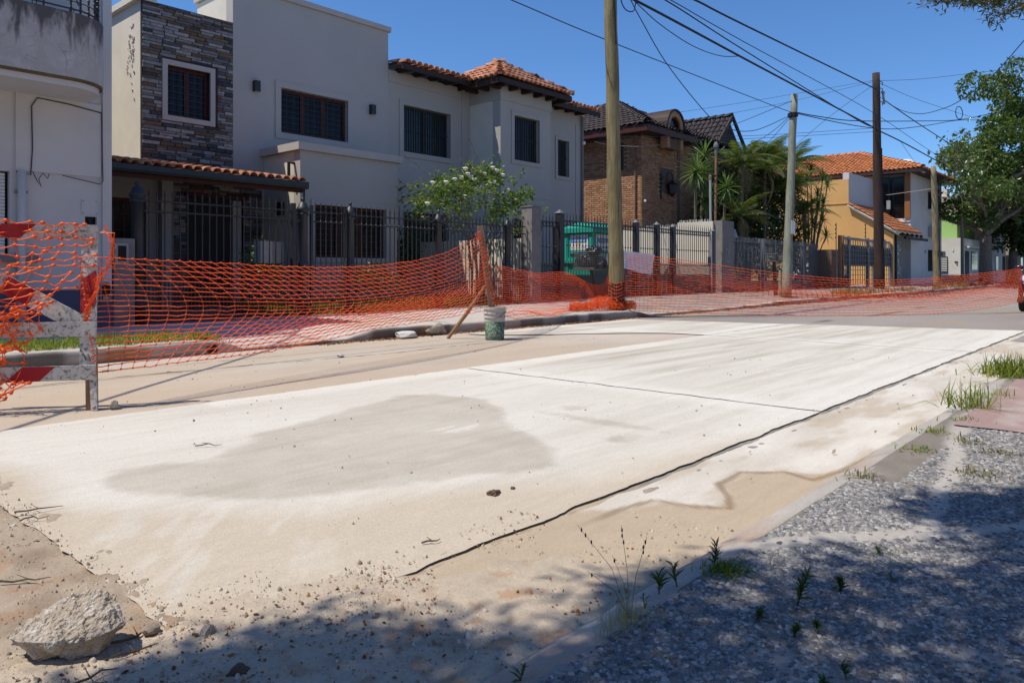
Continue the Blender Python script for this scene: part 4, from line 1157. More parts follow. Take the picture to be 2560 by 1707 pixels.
m = MB(); m.add([(ex0,ey0,ez),(ex1,ey0,ez),(ex1,ey1,ez),(ex0,ey1,ez),apx], [(0,1,4),(1,2,4),(2,3,4),(3,0,4)]); m.build('bay_roof_deck', M['dark_wood'], bh_)
m = MB(); m.box(ex0+0.03, ex1-0.03, ey0+0.03, ey1, 6.24, 6.295)
m.build('bay_soffit', M['dark_wood'], bh_)
m = MB(); m.box(ex0, ex1, ey0, ey0+0.04, 6.17, 6.31); m.box(ex0, ex0+0.04, ey0+0.04, ey1, 6.17, 6.31); m.box(ex1-0.04, ex1, ey0+0.04, ey1, 6.17, 6.31); m.build('fascia_board', M['dark_wood'], bh_)
for k in range(6):
    x = 15.2 + k*0.55
    q = MB(); q.box(x, x+0.11, ey0+0.05, 14.25, 6.12, 6.24); q.build('rafter', M['dark_wood'], bh_)
for k in range(3):
    yq = 14.2 + k*0.45
    q = MB(); q.box(ex0+0.05, 15.45, yq, yq+0.11, 6.12, 6.24); q.build('rafter', M['dark_wood'], bh_)
Lf = math.hypot(1.55, 0.94); Ls = math.hypot(1.625, 0.94)
tile_roof(bh_, (ex0-0.04, ey0-0.06, ez+0.02), (1,0,0), (0,1.55,0.94), 17, 5, 0.196, 0.37, M['tile'], lambda u, v: abs(u-1.665) < 1.72*(1-(v-0.12)/Lf), seed=8, arch=0.55)
tile_roof(bh_, (ex0-0.06, ey1, ez+0.02), (0,-1,0), (1.625,0,0.94), 16, 5, 0.196, 0.37, M['tile'], lambda u, v: abs(u-1.57) < 1.64*(1-(v-0.12)/Ls), seed=9, arch=0.55)
tile_roof(bh_, (ex1+0.06, ey0, ez+0.02), (0,1,0), (-1.625,0,0.94), 16, 5, 0.196, 0.37, M['tile'], lambda u, v: abs(u-1.57) < 1.64*(1-(v-0.12)/Ls), seed=10, arch=0.55)
for c in ((ex0-0.03, ey0-0.03), (ex1+0.03, ey0-0.03), (ex0-0.03, ey1)):
    ridge_tiles(bh_, (c[0], c[1], ez+0.06), (apx[0], apx[1], apx[2]+0.05), 0.26, 0.34, M['tile'])

# ------------------------------------------------------------------ brick house with dark tiles
kh = thing('brick_house', 'tan brick house with dark brown tile roof and a round topped dormer', 'house', (25.0, 15.0, 0.25))
xs = XP(23.5); yk = YP(14.64)
m = MB(); m.box(23.5, 33.0, 14.64, 26, 0.1, 6.1); m.build('house_body', M['brick_mortar'], kh)
brick_wall(kh, XP(23.497), 14.645, 18.4, 2.55, 6.02, M['brick'], 300, [(15.44, 16.06, 4.75, 5.75)], first=lambda s: (s[2] > 4.75, s[0]))
brick_wall(kh, YP(14.637), 23.49, 26.1, 2.55, 6.02, M['brick'], 0, [(24.9, 25.6, 4.0, 4.9)], seed=4)
brick_wall(kh, YP(14.637), 26.3, 33.0, 2.55, 6.02, M['brick'], 0, seed=5)
m = MB(); m.box(23.48, 23.56, 15.44, 16.06, 4.75, 5.75); sw_ = m.build('window', M['black_iron'], kh)
m = MB(); m.box(23.465, 23.479, 15.50, 16.0, 4.81, 5.69); m.build('pane', M['glass'], sw_)
m = MB(); m.box(26.1, 26.3, 14.60, 14.66, 2.0, 6.0); m.build('wall_pilaster', M['brick_mortar'], kh)
# downpipe at the corner
m = MB(); m.tube([(23.43, 14.85, 6.0), (23.43, 14.85, 2.4)], 0.035, 6); m.build('downpipe', M['rust'], kh)
# eaves
m = MB(); m.box(22.85, 26.9, 14.0, 14.63, 6.02, 6.10); m.box(22.85, 23.49, 14.63, 26, 6.02, 6.10); m.build('soffit', M['dark_wood'], kh)
m = MB(); m.box(22.80, 22.85, 14.0, 26, 5.98, 6.20); m.box(22.80, 26.9, 13.95, 14.0, 5.98, 6.20); m.build('fascia_board', M['red_wood'], kh)
apk = (26.3, 17.4, 7.95)
rg = (26.3, 24.0, 7.95)
m = MB(); m.add([(22.8,13.95,6.2),(22.8,26,6.2),(rg[0],26,7.95),apk,(29.6,13.95,6.2)], [(0,3,2,1),(0,4,3)]); m.build('roof_deck', M['dark_wood'], kh)
Lk = math.hypot(3.5, 1.75)
tile_roof(kh, (22.74, 21.5, 6.24), (0,-1,0), (3.5,0,1.75), 34, 11, 0.225, 0.36, M['tile_dark'], lambda u, v: (7.6-u) > (v*0.88-0.1), 300, seed=12, arch=0.32, sort=lambda s: -s[0])
Lk2 = math.hypot(3.45, 1.75)
tile_roof(kh, (22.8, 13.89, 6.24), (1,0,0), (0,3.45,1.75), 29, 11, 0.225, 0.36, M['tile_dark'], lambda u, v: u > v*0.9-0.1 and u < 6.8-v*0.9, 0, seed=13, arch=0.32)
ridge_tiles(kh, (22.75, 13.9, 6.30), (apk[0], apk[1], apk[2]+0.05), 0.30, 0.36, M['tile_dark'])
ridge_tiles(kh, (apk[0], apk[1], apk[2]+0.06), (rg[0], rg[1], rg[2]+0.06), 0.30, 0.36, M['tile_dark'])
# barrel dormer: round brick front, sheet-metal vault, round window
dc, dz, dr_ = 25.05, 6.42, 0.66
def arc(r, n=14): return [(dc + r*math.cos(math.pi*k/n), dz + r*math.sin(math.pi*k/n)) for k in range(n+1)]
def arch_band(r0, r1, y0, y1, zlow=None):
    mm = MB(); o_ = arc(r1); i_ = arc(r0)
    if zlow is not None:
        o_ = [(dc+r1, zlow)] + o_ + [(dc-r1, zlow)]; i_ = [(dc+r0, zlow)] + i_ + [(dc-r0, zlow)]
    n = len(o_)
    vv = [(a, y, b) for y in (y0, y1) for a, b in o_] + [(a, y, b) for y in (y0, y1) for a, b in i_]
    ff = []
    for k in range(n-1):
        ff += [(k, k+1, n+k+1, n+k), (2*n+k, 3*n+k, 3*n+k+1, 2*n+k+1), (k, 2*n+k, 2*n+k+1, k+1), (n+k, n+k+1, 3*n+k+1, 3*n+k)]
    ff += [(0, n, 3*n, 2*n), (n-1, 3*n-1, 4*n-1, 2*n-1)]
    return mm.add(vv, ff)
arch_band(0.60, 0.68, 14.05, 16.6).build('dormer_vault', M['dark_wood'], kh)
arch_band(0.40, 0.595, 14.10, 14.4, 5.6).build('dormer_arch', M['brick'], kh)
arch_band(0.34, 0.395, 14.16, 14.3).build('dormer_window_frame', M['red_wood'], kh)
m = MB(); m.prism(arc(0.345), lambda a, b, t: (a, t, b), 14.24, 14.27); m.build('dormer_pane', M['glass'], kh)
m = MB(); m.box(dc-0.40, dc+0.40, 14.2, 14.5, 5.6, dz); m.build('dormer_apron', M['brick_mortar'], kh)
# flared eaves end and the far gable
m = MB(); m.add([(25.75,14.0,6.42),(26.55,13.95,6.02),(26.75,13.95,6.02),(26.75,14.6,6.12),(25.9,14.6,6.5),(26.55,13.95,6.2),(26.75,13.95,6.2)], [(0,1,2,3,4),(1,5,6,2),(0,4,3,6,5)]); m.build('eaves_return', M['brick_mortar'], kh)
gpk = (29.9, 7.55)
m = MB(); m.add([(28.7,14.3,6.3),(31.1,14.3,6.3),(gpk[0],14.3,gpk[1]),(28.7,20,6.3),(31.1,20,6.3),(gpk[0],20,gpk[1])], [(0,1,2),(0,2,5,3),(1,4,5,2)]); m.build('gable', M['dark_wood'], kh)
Lg = math.hypot(1.45, 1.35)
tile_roof(kh, (28.35, 20.0, 6.10), (0,-1,0), (1.5,0,1.45), 26, 6, 0.225, 0.36, M['tile_dark'], None, 0, seed=14, arch=0.32)
ridge_tiles(kh, (gpk[0], 14.1, gpk[1]+0.08), (gpk[0], 19, gpk[1]+0.08), 0.28, 0.36, M['tile_dark'])
m = MB(); m.beam((28.4,14.1,6.1), (gpk[0],14.1,gpk[1]+0.02), 0.08, 0.16); m.beam((gpk[0],14.1,gpk[1]+0.02), (31.4,14.1,6.1), 0.08, 0.16); m.build('gable_board', M['dark_wood'], kh)
# iron lantern on a scroll bracket
m = MB(); m.box(24.80, 24.90, 14.59, 14.63, 3.7, 4.75)
m.tube([(24.85,14.58,4.3),(25.05,14.5,4.32)]+[(25.25+0.22*math.cos(math.pi-a*math.pi/8), 14.45, 4.55+0.22*math.sin(a*math.pi/8)) for a in range(9)]+[(25.47,14.45,4.42)], 0.025, 6)
m.tube([(24.85+0.1*math.cos(a*0.6)*(1-a/14), 14.56, 4.5+0.12*math.sin(a*0.6)*(1-a/14)) for a in range(13)], 0.018, 5)
br_ = m.build('lantern_bracket', M['black_iron'], kh)
m = MB(); m.lathe((25.42, 14.45, 3.95), [(0.04,-0.12),(0.10,-0.02),(0.16,0.02),(0.19,0.34),(0.23,0.36),(0.08,0.50),(0.03,0.56)], 6); m.build('lantern', M['black_iron'], br_)
m = MB(); m.lathe((23.55, 14.5, 3.55), [(0.03,-0.05),(0.05,0.0),(0.03,0.05)], 8); m.build('security_camera', M['white_paint'], kh)
# ------------------------------------------------------------------ fences and gates
FY = 11.6
def shared(name, mb, mat, smooth=False):
    me = bpy.data.meshes.new(name); me.from_pydata(mb.v, [], mb.f); me.materials.append(mat)
    if smooth: me.shade_smooth()
    return me
def put(name, me, parent, x, y, z, rz=0.0, sc=None):
    off = world_off(parent)
    o = bpy.data.objects.new(name, me); COL.objects.link(o); o.parent = parent
    o.location = (x-off[0], y-off[1], z-off[2]); o.rotation_euler = (0, 0, rz)
    if sc: o.scale = sc
    return o
# a square bar with knots and a spear tip (height 1.95 from its foot)
b0 = MB(); r = 0.0085
b0.box(-r, r, -r, r, 0, 1.86)
for z in (0.52, 1.63, 1.79): b0.lathe((0,0,z), [(0.009,-0.025),(0.02,-0.008),(0.02,0.008),(0.009,0.025)], 6)
b0.lathe((0,0,1.86), [(0.010,0.0),(0.017,0.03),(0.011,0.07),(0.002,0.13)], 6)
BAR = shared('bar', b0, M['dark_iron'])
b1 = MB(); b1.box(-0.0075, 0.0075, -0.0075, 0.0075, 0, 0.50); b1.lathe((0,0,0.50), [(0.008,0.0),(0.015,0.02),(0.002,0.07)], 6)
PICK = shared('picket', b1, M['dark_iron'])
def round_post(parent, x, y, z0, top, rad_=0.085):
    m = MB()
    H = top - z0
    m.lathe((x, y, z0), [(rad_*1.15,0),(rad_*1.15,0.28),(rad_*1.3,0.29),(rad_*1.3,0.33),(rad_,0.35),(rad_,0.80),(rad_*1.22,0.81),(rad_*1.22,0.84),(rad_*0.98,0.86),(rad_*0.98,0.90),(rad_*1.15,0.92),(rad_*1.1,0.95),(rad_*0.92,1.0),
                         (rad_*0.92,H-0.33),(rad_*1.2,H-0.32),(rad_*1.2,H-0.29),(rad_*0.98,H-0.28),(rad_*0.98,H-0.25),(rad_*1.25,H-0.24),(rad_*1.25,H-0.20),(rad_*1.0,H-0.17),(rad_*0.75,H-0.11),(rad_*0.3,H-0.08),(rad_*0.3,H-0.06),(rad_*0.45,H-0.04),(rad_*0.2,H-0.01),(0.003,H)], 14)
    return m.build('post', M['dark_iron'], parent, True)
def spear_run(parent, xa, xb, n, y, z0, low=True, name='bar'):
    for k in range(n):
        x = xa + (xb-xa)*(k+0.5)/n
        put('bar', BAR, parent, x, y, z0, sc=(1,1,1))
        if low: put('picket', PICK, parent, x+(xb-xa)/n*0.5, y, z0)
def rails(parent, xa, xb, y, z0, zs, w=0.012):
    for zz in zs:
        m = MB(); m.box(xa, xb, y-w, y+w, z0+zz-0.012, z0+zz+0.012); m.build('rail', M['dark_iron'], parent)

dg = thing('driveway_gate', 'wide charcoal driveway gate with spear tipped bars in front of the grey house', 'gate', (5.9, FY, 0.16))
round_post(dg, 4.55, FY, 0.15, 2.32, 0.095); round_post(dg, 7.38, FY, 0.15, 2.28, 0.09)
spear_run(dg, 4.66, 7.14, 21, FY, 0.23)
rails(dg, 4.64, 7.24, FY, 0.23, (1.64,), 0.025); rails(dg, 4.64, 7.18, FY, 0.23, (1.80, 0.03), 0.010)
m = MB(); m.box(7.15, 7.22, FY-0.035, FY+0.035, 0.2, 2.16); m.build('gate_stile', M['dark_iron'], dg)
m = MB(); m.box(4.64, 7.15, FY-0.02, FY+0.02, 0.17, 0.235); m.build('bottom_rail', M['dark_iron'], dg)
m = MB(); m.box(7.22, 7.31, FY-0.03, FY+0.03, 1.83, 1.88); m.build('hinge', M['black_iron'], dg)

pg = thing('pedestrian_gate', 'narrow charcoal iron gate between two round posts left of the rose bush', 'gate', (7.95, FY, 0.17))
m = MB(); m.box(7.53, 7.58, FY-0.025, FY+0.025, 0.2, 2.15); m.box(8.26, 8.31, FY-0.025, FY+0.025, 0.2, 2.15); m.build('gate_stile', M['dark_iron'], pg)
spear_run(pg, 7.58, 8.26, 6, FY, 0.23); rails(pg, 7.58, 8.26, FY, 0.23, (1.80, 1.63, 0.52, 0.03), 0.010)
m = MB(); m.tube([(8.28,FY-0.03,1.05),(8.24,FY-0.07,1.05),(8.23,FY-0.08,1.15),(8.25,FY-0.08,1.2)], 0.014, 6); m.build('handle', M['grey_iron'], pg)

fa = thing('spear_fence', 'charcoal spear topped fence on round posts in front of the lawn and rose bush', 'fence', (11.0, FY, 0.17))
for x, t in ((8.40, 2.27), (10.64, 2.25), (12.82, 2.24)): round_post(fa, x, FY, 0.16, t, 0.082)
for xa, xb, n in ((8.49, 10.55, 18), (10.73, 12.73, 18)):
    spear_run(fa, xa, xb, n, FY, 0.22); rails(fa, xa, xb, FY, 0.22, (1.80, 1.63, 0.52, 0.03), 0.010)
spear_run(fa, 12.92, 13.42, 4, FY, 0.23); rails(fa, 12.91, 13.45, FY, 0.23, (1.80, 1.63, 0.52, 0.03), 0.010)

# dividing wall between the two gardens, its pier
dw = thing('dividing_wall', 'low cream garden wall behind the iron fence beside the rose bush', 'wall', (13.6, 12.6, 0.2))
m = MB(); m.box(13.46, 13.60, 11.75, 15.4, 0.95, 1.76); m.box(13.46, 13.60, 12.35, 15.4, 0.1, 0.95); m.build('wall', M['cream'], dw)
m = MB(); m.box(13.47, 13.60, 11.72, 12.35, 0.1, 0.95); m.build('gas_cabinet', M['pier'], dw)
dp = thing('gate_pier', 'tall grey cement pier between the spear fence and the scroll topped gate', 'pier', (13.75, 11.55, 0.2))
m = MB(); m.box(13.46, 13.80, 11.40, 11.72, 0.1, 2.50); m.build('pier', M['pier'], dp)
m = MB(); m.box(13.44, 13.82, 11.38, 11.74, 2.502, 2.53); m.build('pier_cap', M['pier'], dp)

# scroll-banded fence of the next lot
b2 = MB(); b2.box(-0.008, 0.008, -0.008, 0.008, 0, 1.52); b2.lathe((0,0,0.78), [(0.009,-0.03),(0.026,-0.01),(0.026,0.01),(0.009,0.03)], 7); b2.lathe((0,0,1.52), [(0.008,0),(0.003,0.10)], 6)
BAR2 = shared('bar', b2, M['dark_iron'])
rg_ = MB()
for k in range(12):
    a0, a1 = 2*math.pi*k/12, 2*math.pi*(k+1)/12
    for rr_a, rr_b in ((0.040, 0.052),):
        rg_.add([(rr_a*math.cos(a0),-0.006,rr_a*math.sin(a0)),(rr_b*math.cos(a0),-0.006,rr_b*math.sin(a0)),(rr_b*math.cos(a1),-0.006,rr_b*math.sin(a1)),(rr_a*math.cos(a1),-0.006,rr_a*math.sin(a1)),
                 (rr_a*math.cos(a0),0.006,rr_a*math.sin(a0)),(rr_b*math.cos(a0),0.006,rr_b*math.sin(a0)),(rr_b*math.cos(a1),0.006,rr_b*math.sin(a1)),(rr_a*math.cos(a1),0.006,rr_a*math.sin(a1))],
                [(0,1,2,3),(4,7,6,5),(1,5,6,2),(0,3,7,4)])
RING = shared('ring', rg_, M['dark_iron'])
b3 = MB(); b3.box(-0.008,0.008,-0.008,0.008,0,0.34); b3.lathe((0,0,0.34), [(0.008,0),(0.002,0.05)], 6)
PICK2 = shared('picket', b3, M['dark_iron'])
def sq_post(parent, x, y, z0, top, w=0.075):
    m = MB(); m.box(x-w, x+w, y-w, y+w, z0, top-0.10)
    p = m.build('post', M['dark_iron'], parent)
    m = MB(); q = w*1.2; zc = top-0.098
    m.add([(x-q,y-q,zc),(x+q,y-q,zc),(x+q,y+q,zc),(x-q,y+q,zc),(x,y,top)], [(3,2,1,0),(0,1,4),(1,2,4),(2,3,4),(3,0,4)]); m.build('post_cap', M['grey_iron'], p)
def scroll_run(parent, xa, xb, n, y, zb, top=None):
    for k in range(n):
        x = xa + (xb-xa)*(k+0.5)/n
        put('bar', BAR2, parent, x, y, zb)
        put('ring', RING, parent, x + (xb-xa)/n*0.5, y, zb+1.34)
        put('picket', PICK2, parent, x + (xb-xa)/n*0.5, y, zb)
    for zz, w in ((0.0, 0.014), (1.28, 0.010), (1.40, 0.010), (0.30, 0.006)):
        m = MB(); m.box(xa, xb, y-w, y+w, zb+zz-0.012, zb+zz+0.012); m.build('rail', M['dark_iron'], parent)
sg = thing('scroll_gate', 'narrow iron gate with a ring band and a hanging lantern beside the grey pier', 'gate', (14.4, FY, 0.25))
scroll_run(sg, 13.92, 14.70, 6, FY, 0.80)
m = MB(); m.box(13.86, 13.92, FY-0.03, FY+0.03, 0.22, 2.48); m.build('gate_stile', M['dark_iron'], sg)
m = MB(); m.box(13.92, 14.70, FY-0.015, FY+0.015, 0.24, 0.79); m.build('kick_plate', M['dark_iron'], sg)
m = MB(); m.box(14.60, 14.68, FY-0.04, FY+0.03, 1.15, 1.4); m.build('lock_box', M['black_iron'], sg)
sq_post(sg, 14.79, FY, 0.2, 2.53, 0.085)
ln = thing('wall_lantern', 'black wrought iron lantern hanging behind the scroll gate', 'lantern', (14.35, 12.0, 2.0))
m = MB(); m.tube([(14.35,12.05,2.42),(14.35,12.0,2.42),(14.35,11.95,2.36),(14.35,11.95,2.30)], 0.012, 6); m.build('bracket', M['black_iron'], ln)
m = MB(); m.lathe((14.35, 11.95, 1.92), [(0.02,-0.03),(0.06,0.0),(0.085,0.04),(0.10,0.22),(0.13,0.24),(0.05,0.32),(0.02,0.38)], 6); m.build('lamp_body', M['black_iron'], ln)
m = MB(); m.box(14.15, 14.55, 12.06, 12.12, 0.2, 2.45); m.build('lantern_post', M['pier'], ln)
sf = thing('ring_band_fence', 'charcoal fence with a ring band and pyramid capped posts in front of the teal cabin', 'fence', (19.0, FY, 0.25))
for x, t in ((18.34, 2.47), (19.49, 2.46), (20.44, 2.44), (23.08, 2.42)): sq_post(sf, x, FY, 0.2, t)
for xa, xb, n in ((14.88, 18.26, 25), (18.42, 19.41, 8), (19.57, 20.36, 6), (20.52, 23.0, 18)):
    scroll_run(sf, xa, xb, n, FY, 0.86)
    m = MB(); m.box(xa, xb, FY-0.012, FY+0.012, 0.25, 0.845); m.build('base_panel', M['dark_iron'], sf)
m = MB(); m.tube([(22.9, FY-0.05, 2.3), (22.92, FY-0.05, 0.3)], 0.028, 7); m.build('conduit', M['white_paint'], sf)
m = MB(); m.box(22.7, 22.85, FY-0.06, FY-0.02, 1.15, 1.45); m.build('gate_motor', M['dark_iron'], sf)

bw = thing('boundary_wall', 'long cream boundary wall with a shard topped coping behind the ring band fence', 'wall', (23.5, 14.0, 0.2))
m = MB(); m.box(23.40, 23.62, 11.75, 13.1, 0.1, 2.68); m.box(23.42, 23.60, 13.1, 15.5, 0.1, 2.55); m.build('wall', M['cream'], bw)
m = MB(); rr_ = random.Random(3)
for k in range(60):
    y = 11.9 + k*0.055
    m.obox((23.5+rr_.uniform(-.05,.05), y, (2.69 if y < 13.1 else 2.56)+0.03), (0.01,0,0), (0,rr_.uniform(.01,.025),rr_.uniform(-.01,.01)), (0,rr_.uniform(-.02,.02),rr_.uniform(.02,.06)))
m.build('glass_shards', M['grey_box'], bw)
mp = thing('meter_pier', 'grey cement pier with a framed electricity meter at the end of the cream wall', 'pier', (23.95, 11.6, 0.25))
m = MB(); m.box(23.50, 24.38, 11.45, 11.749, 0.1, 2.70); m.build('pier', M['pier'], mp)
m = MB(); m.box(23.70, 23.97, 11.41, 11.449, 1.28, 1.74); mb_ = m.build('meter_box', M['grey_box'], mp)
m = MB(); m.box(23.73, 23.94, 11.40, 11.409, 1.31, 1.71); m.build('box_door', M['pier'], mb_)
m = MB(); m.box(23.79, 23.87, 11.392, 11.399, 1.53, 1.66); m.build('meter_window', M['glass'], mb_)
m = MB(); m.lathe((24.46, 11.5, 2.25), [(0.03,0.2),(0.06,0.18),(0.16,-0.1),(0.02,-0.12)], 10); m.build('wall_lamp', M['grey_box'], mp)
sp = thing('rusty_service_mast', 'tall rusty steel service mast with an insulator cap on the cream wall', 'mast', (24.35, 12.1, 2.6))
m = MB(); m.tube([(24.1,12.0,2.6),(24.35,12.1,5.15)], 0.045, 8); m.build('mast', M['rust'], sp)
m = MB(); m.lathe((24.35,12.1,5.12), [(0.06,0),(0.06,0.2),(0.10,0.22),(0.10,0.30),(0.05,0.42)], 8); m.tube([(24.35,12.1,5.3),(24.55,12.0,5.28),(24.7,11.95,5.4)], 0.02, 5); m.build('insulator_cap', M['grey_iron'], sp)
sp2 = thing('short_service_mast', 'shorter pale steel mast left of the rusty one on the cream wall', 'mast', (23.55, 12.0, 2.6))
m = MB(); m.tube([(23.55,11.9,2.6),(23.62,11.95,4.15)], 0.045, 8); m.build('mast', M['grey_box'], sp2)
m = MB(); m.lathe((23.62,11.95,4.14), [(0.06,0),(0.06,0.10),(0.02,0.16)], 8); m.build('mast_cap', M['rust'], sp2)

# ------------------------------------------------------------------ teal site cabin behind the fence
tc = thing('portable_toilet', 'teal plastic site toilet cabin with blue and yellow company signs behind the fence', 'toilet cabin', (17.1, 12.35, 0.27))
x0, x1, ya, yb = 16.57, 17.62, 11.87, 12.83
m = MB(); m.box(x0+0.03, x1-0.03, ya+0.03, yb-0.03, 0.28, 2.02); m.build('body', M['teal'], tc)
m = MB()
for (a, b) in ((x0,ya),(x1-0.12,ya),(x0,yb-0.12),(x1-0.12,yb-0.12)): m.box(a, a+0.12, b, b+0.12, 0.281, 2.03)
m.build('corner_ribs', M['teal'], tc)
m = MB(); m.box(x0-0.06, x1+0.06, ya-0.06, yb+0.06, 2.035, 2.17); m.build('roof_rim', M['teal'], tc)
m = MB(); cx_, cy_ = (x0+x1)/2, (ya+yb)/2
m.add([(x0-0.03,ya-0.03,2.172),(x1+0.03,ya-0.03,2.172),(x1+0.03,yb+0.03,2.172),(x0-0.03,yb+0.03,2.172),(x0+0.25,ya+0.22,2.34),(x1-0.25,ya+0.22,2.34),(x1-0.25,yb-0.22,2.34),(x0+0.25,yb-0.22,2.34)],
      [(0,1,5,4),(1,2,6,5),(2,3,7,6),(3,0,4,7),(4,5,6,7)]); m.build('roof', M['teal'], tc)
m = MB(); m.box(x0-0.04, x1+0.04, ya-0.04, yb+0.04, 1.18, 1.34); m.box(x0-0.02, x1+0.02, ya-0.02, yb+0.02, 0.86, 0.92); m.build('belt_moulding', M['teal'], tc)
m = MB(); m.box(x0-0.10, x1+0.10, ya-0.10, yb+0.10, 0.22, 0.28); m.build('skid_base', M['black_iron'], tc)
m = MB(); m.box(x0+0.005, x0+0.028, ya+0.2, yb-0.2, 1.40, 1.46); m.build('vent_slot', M['dark_iron'], tc)
def text_mesh(body, size, fn, mat, parent, name, ext=0.001, align='CENTER'):
    cu = bpy.data.curves.new(name, 'FONT'); cu.body = body; cu.size = size; cu.align_x = align; cu.align_y = 'CENTER'
    cu.resolution_u = 2
    t = bpy.data.objects.new(name, cu); COL.objects.link(t)
    dg_ = bpy.context.evaluated_depsgraph_get()
    me = bpy.data.meshes.new_from_object(t.evaluated_get(dg_))
    bpy.data.objects.remove(t); bpy.data.curves.remove(cu)
    off = world_off(parent)
    for v in me.vertices:
        p = fn(v.co.x, v.co.y); v.co = (p[0]-off[0], p[1]-off[1], p[2]-off[2])
    me.materials.clear(); me.materials.append(mat)
    return link(name, me, parent)
def disc(cx, cz, r, n=20): return [(cx+r*math.cos(2*math.pi*k/n), cz+r*math.sin(2*math.pi*k/n)) for k in range(n)]
for side in (0, 1):
    if side == 0: fn = lambda a, b, t: (x0 - 0.002 - t + 0.03, cy_ - a, b)     # faces the left
    else: fn = lambda a, b, t: (cx_ + a, ya - 0.002 - t + 0.03, b)             # faces the street
    m = MB(); m.prism([(-.31,1.56),(.31,1.56),(.31,1.98),(-.31,1.98)], fn, 0.0, 0.005); s_ = m.build('company_sign', M['sign_white'], tc)
    m = MB(); m.prism(disc(0, 1.82, 0.115), fn, 0.006, 0.008); m.build('sign_disc', M['sign_yellow'], s_)
    m = MB(); m.prism([(-.27,1.765),(.27,1.765),(.27,1.88),(-.27,1.88)], fn, 0.009, 0.011); m.build('sign_band', M['sign_blue'], s_)
    text_mesh('y transmaq', 0.098, lambda a, b: fn(a, 1.822+b, 0.013), M['sign_white'], s_, 'sign_lettering')
    text_mesh('011-226-1014', 0.092, lambda a, b: fn(a, 1.625+b, 0.013), M['sign_red'], s_, 'sign_number')
# barbecue grill dome behind the fence, far end
gd = thing('round_wire_trellis', 'low round topped dark wire trellis behind the ring band fence', 'trellis', (21.3, 12.2, 0.27))
m = MB()
for k in range(7):
    r_ = 0.42*(1-k/9)
    m.tube([(21.3+r_*math.cos(math.pi*q/10), 12.2, 0.75+0.35*(1-k*0.02)*math.sin(math.pi*q/10)*(r_/0.42)) for q in range(11)], 0.012, 5)
for q in range(9):
    a = math.pi*q/8
    m.tube([(21.3, 12.2, 0.75), (21.3+0.42*math.cos(a), 12.2, 0.75+0.35*math.sin(a))], 0.01, 5)
m.tube([(20.9,12.2,0.27),(20.9,12.2,0.78)], 0.02, 6); m.tube([(21.7,12.2,0.27),(21.7,12.2,0.78)], 0.02, 6)
m.build('wire_frame', M['black_iron'], gd)

lb = thing('letter_box', 'pale grey metal letter box hung on the driveway gate', 'letter box', (6.8, 11.68, 1.3))
m = MB(); m.box(6.58, 6.80, 11.64, 11.86, 1.10, 1.48); m.build('box_body', M['grey_box'], lb)
m = MB(); m.box(6.80, 7.02, 11.645, 11.855, 1.105, 1.475); m.build('box_door', M['pier'], lb)

# ------------------------------------------------------------------ grey bar fence of the palm garden
b4 = MB(); b4.box(-0.018, 0.018, -0.006, 0.006, 0, 1.86); b4.add([(-0.018,-0.006,1.86),(0.018,-0.006,1.86),(0.018,0.006,1.86),(-0.018,0.006,1.86),(0,0,1.93)], [(0,1,4),(1,2,4),(2,3,4),(3,0,4)])
FLAT = shared('bar', b4, M['grey_iron'])
df = thing('flat_bar_fence', 'tall grey flat bar fence in front of the palm garden', 'fence', (28.8, FY, 0.25))
for a, b, n in ((24.45, 26.78, 20), (27.24, 28.16, 8), (28.3, 31.06, 24), (31.2, 33.0, 16)):
    for k in range(n): put('bar', FLAT, df, a+(b-a)*(k+0.5)/n, FY, 0.30)
    for zz in (0.75, 2.05):
        m = MB(); m.box(a, b, FY+0.007, FY+0.035, zz-0.02, zz+0.02); m.build('rail', M['grey_iron'], df)
    m = MB(); m.box(a, b, FY-0.004, FY+0.006, 0.25, 0.62); m.build('base_panel', M['dark_iron'], df)
for x in (26.86, 27.19, 28.23, 31.13):
    m = MB(); m.box(x-0.055, x+0.055, FY-0.05, FY+0.05, 0.2, 2.20); m.build('post', M['grey_iron'], df)
# brick pier and mesh gates of the corner house
bp = thing('brick_pier', 'old red brick pier with a cement repair beside the mesh gate', 'pier', (33.6, 11.3, 0.2))
m = MB(); m.box(33.1, 34.0, 11.1, 11.9, 0.1, 1.92); m.build('pier_core', M['brick_mortar'], bp)
brick_wall(bp, YP(11.095), 33.1, 33.62, 0.2, 1.92, M['old_brick'], 300, seed=21)
m = MB(); m.box(33.64, 33.99, 11.06, 11.099, 0.2, 1.93); m.build('cement_patch', M['pier'], bp)
EY = 11.0
eg = thing('mesh_gates', 'grey square mesh gates backed with dark sheeting between rusty posts', 'gate', (38.0, EY, 0.2))
for x, mt in ((33.92, 'rust'), (34.28, 'rust'), (35.05, 'grey_iron'), (37.85, 'grey_iron'), (38.9, 'grey_iron'), (41.75, 'grey_iron')):
    m = MB(); m.box(x-0.07, x+0.07, EY-0.06, EY+0.06, 0.15, 2.56 if x < 39 else 2.40); m.build('post', M[mt], eg)
for a, b in ((34.35, 37.78), (37.92, 38.83), (38.97, 41.68)):
    nn = max(3, int((b-a)/0.33))
    for k in range(nn+1):
        x = a+(b-a)*k/nn
        m = MB(); m.box(x-0.018, x+0.018, EY-0.012, EY+0.012, 0.35, 2.40); m.build('bar', M['grey_iron'], eg)
    for k in range(10):
        z = 0.36 + k*0.226
        m = MB(); m.box(a, b, EY-0.03, EY-0.013, z-0.012, z+0.012); m.build('rail', M['grey_iron'], eg)
    m = MB(); m.box(a, b, EY+0.03, EY+0.05, 1.22, 2.16); m.build('sheeting', M['screen'], eg)
    m = MB(); m.box(a, b, EY-0.03, EY+0.03, 2.42, 2.47); m.build('top_rail', M['grey_iron'], eg)
m = MB()
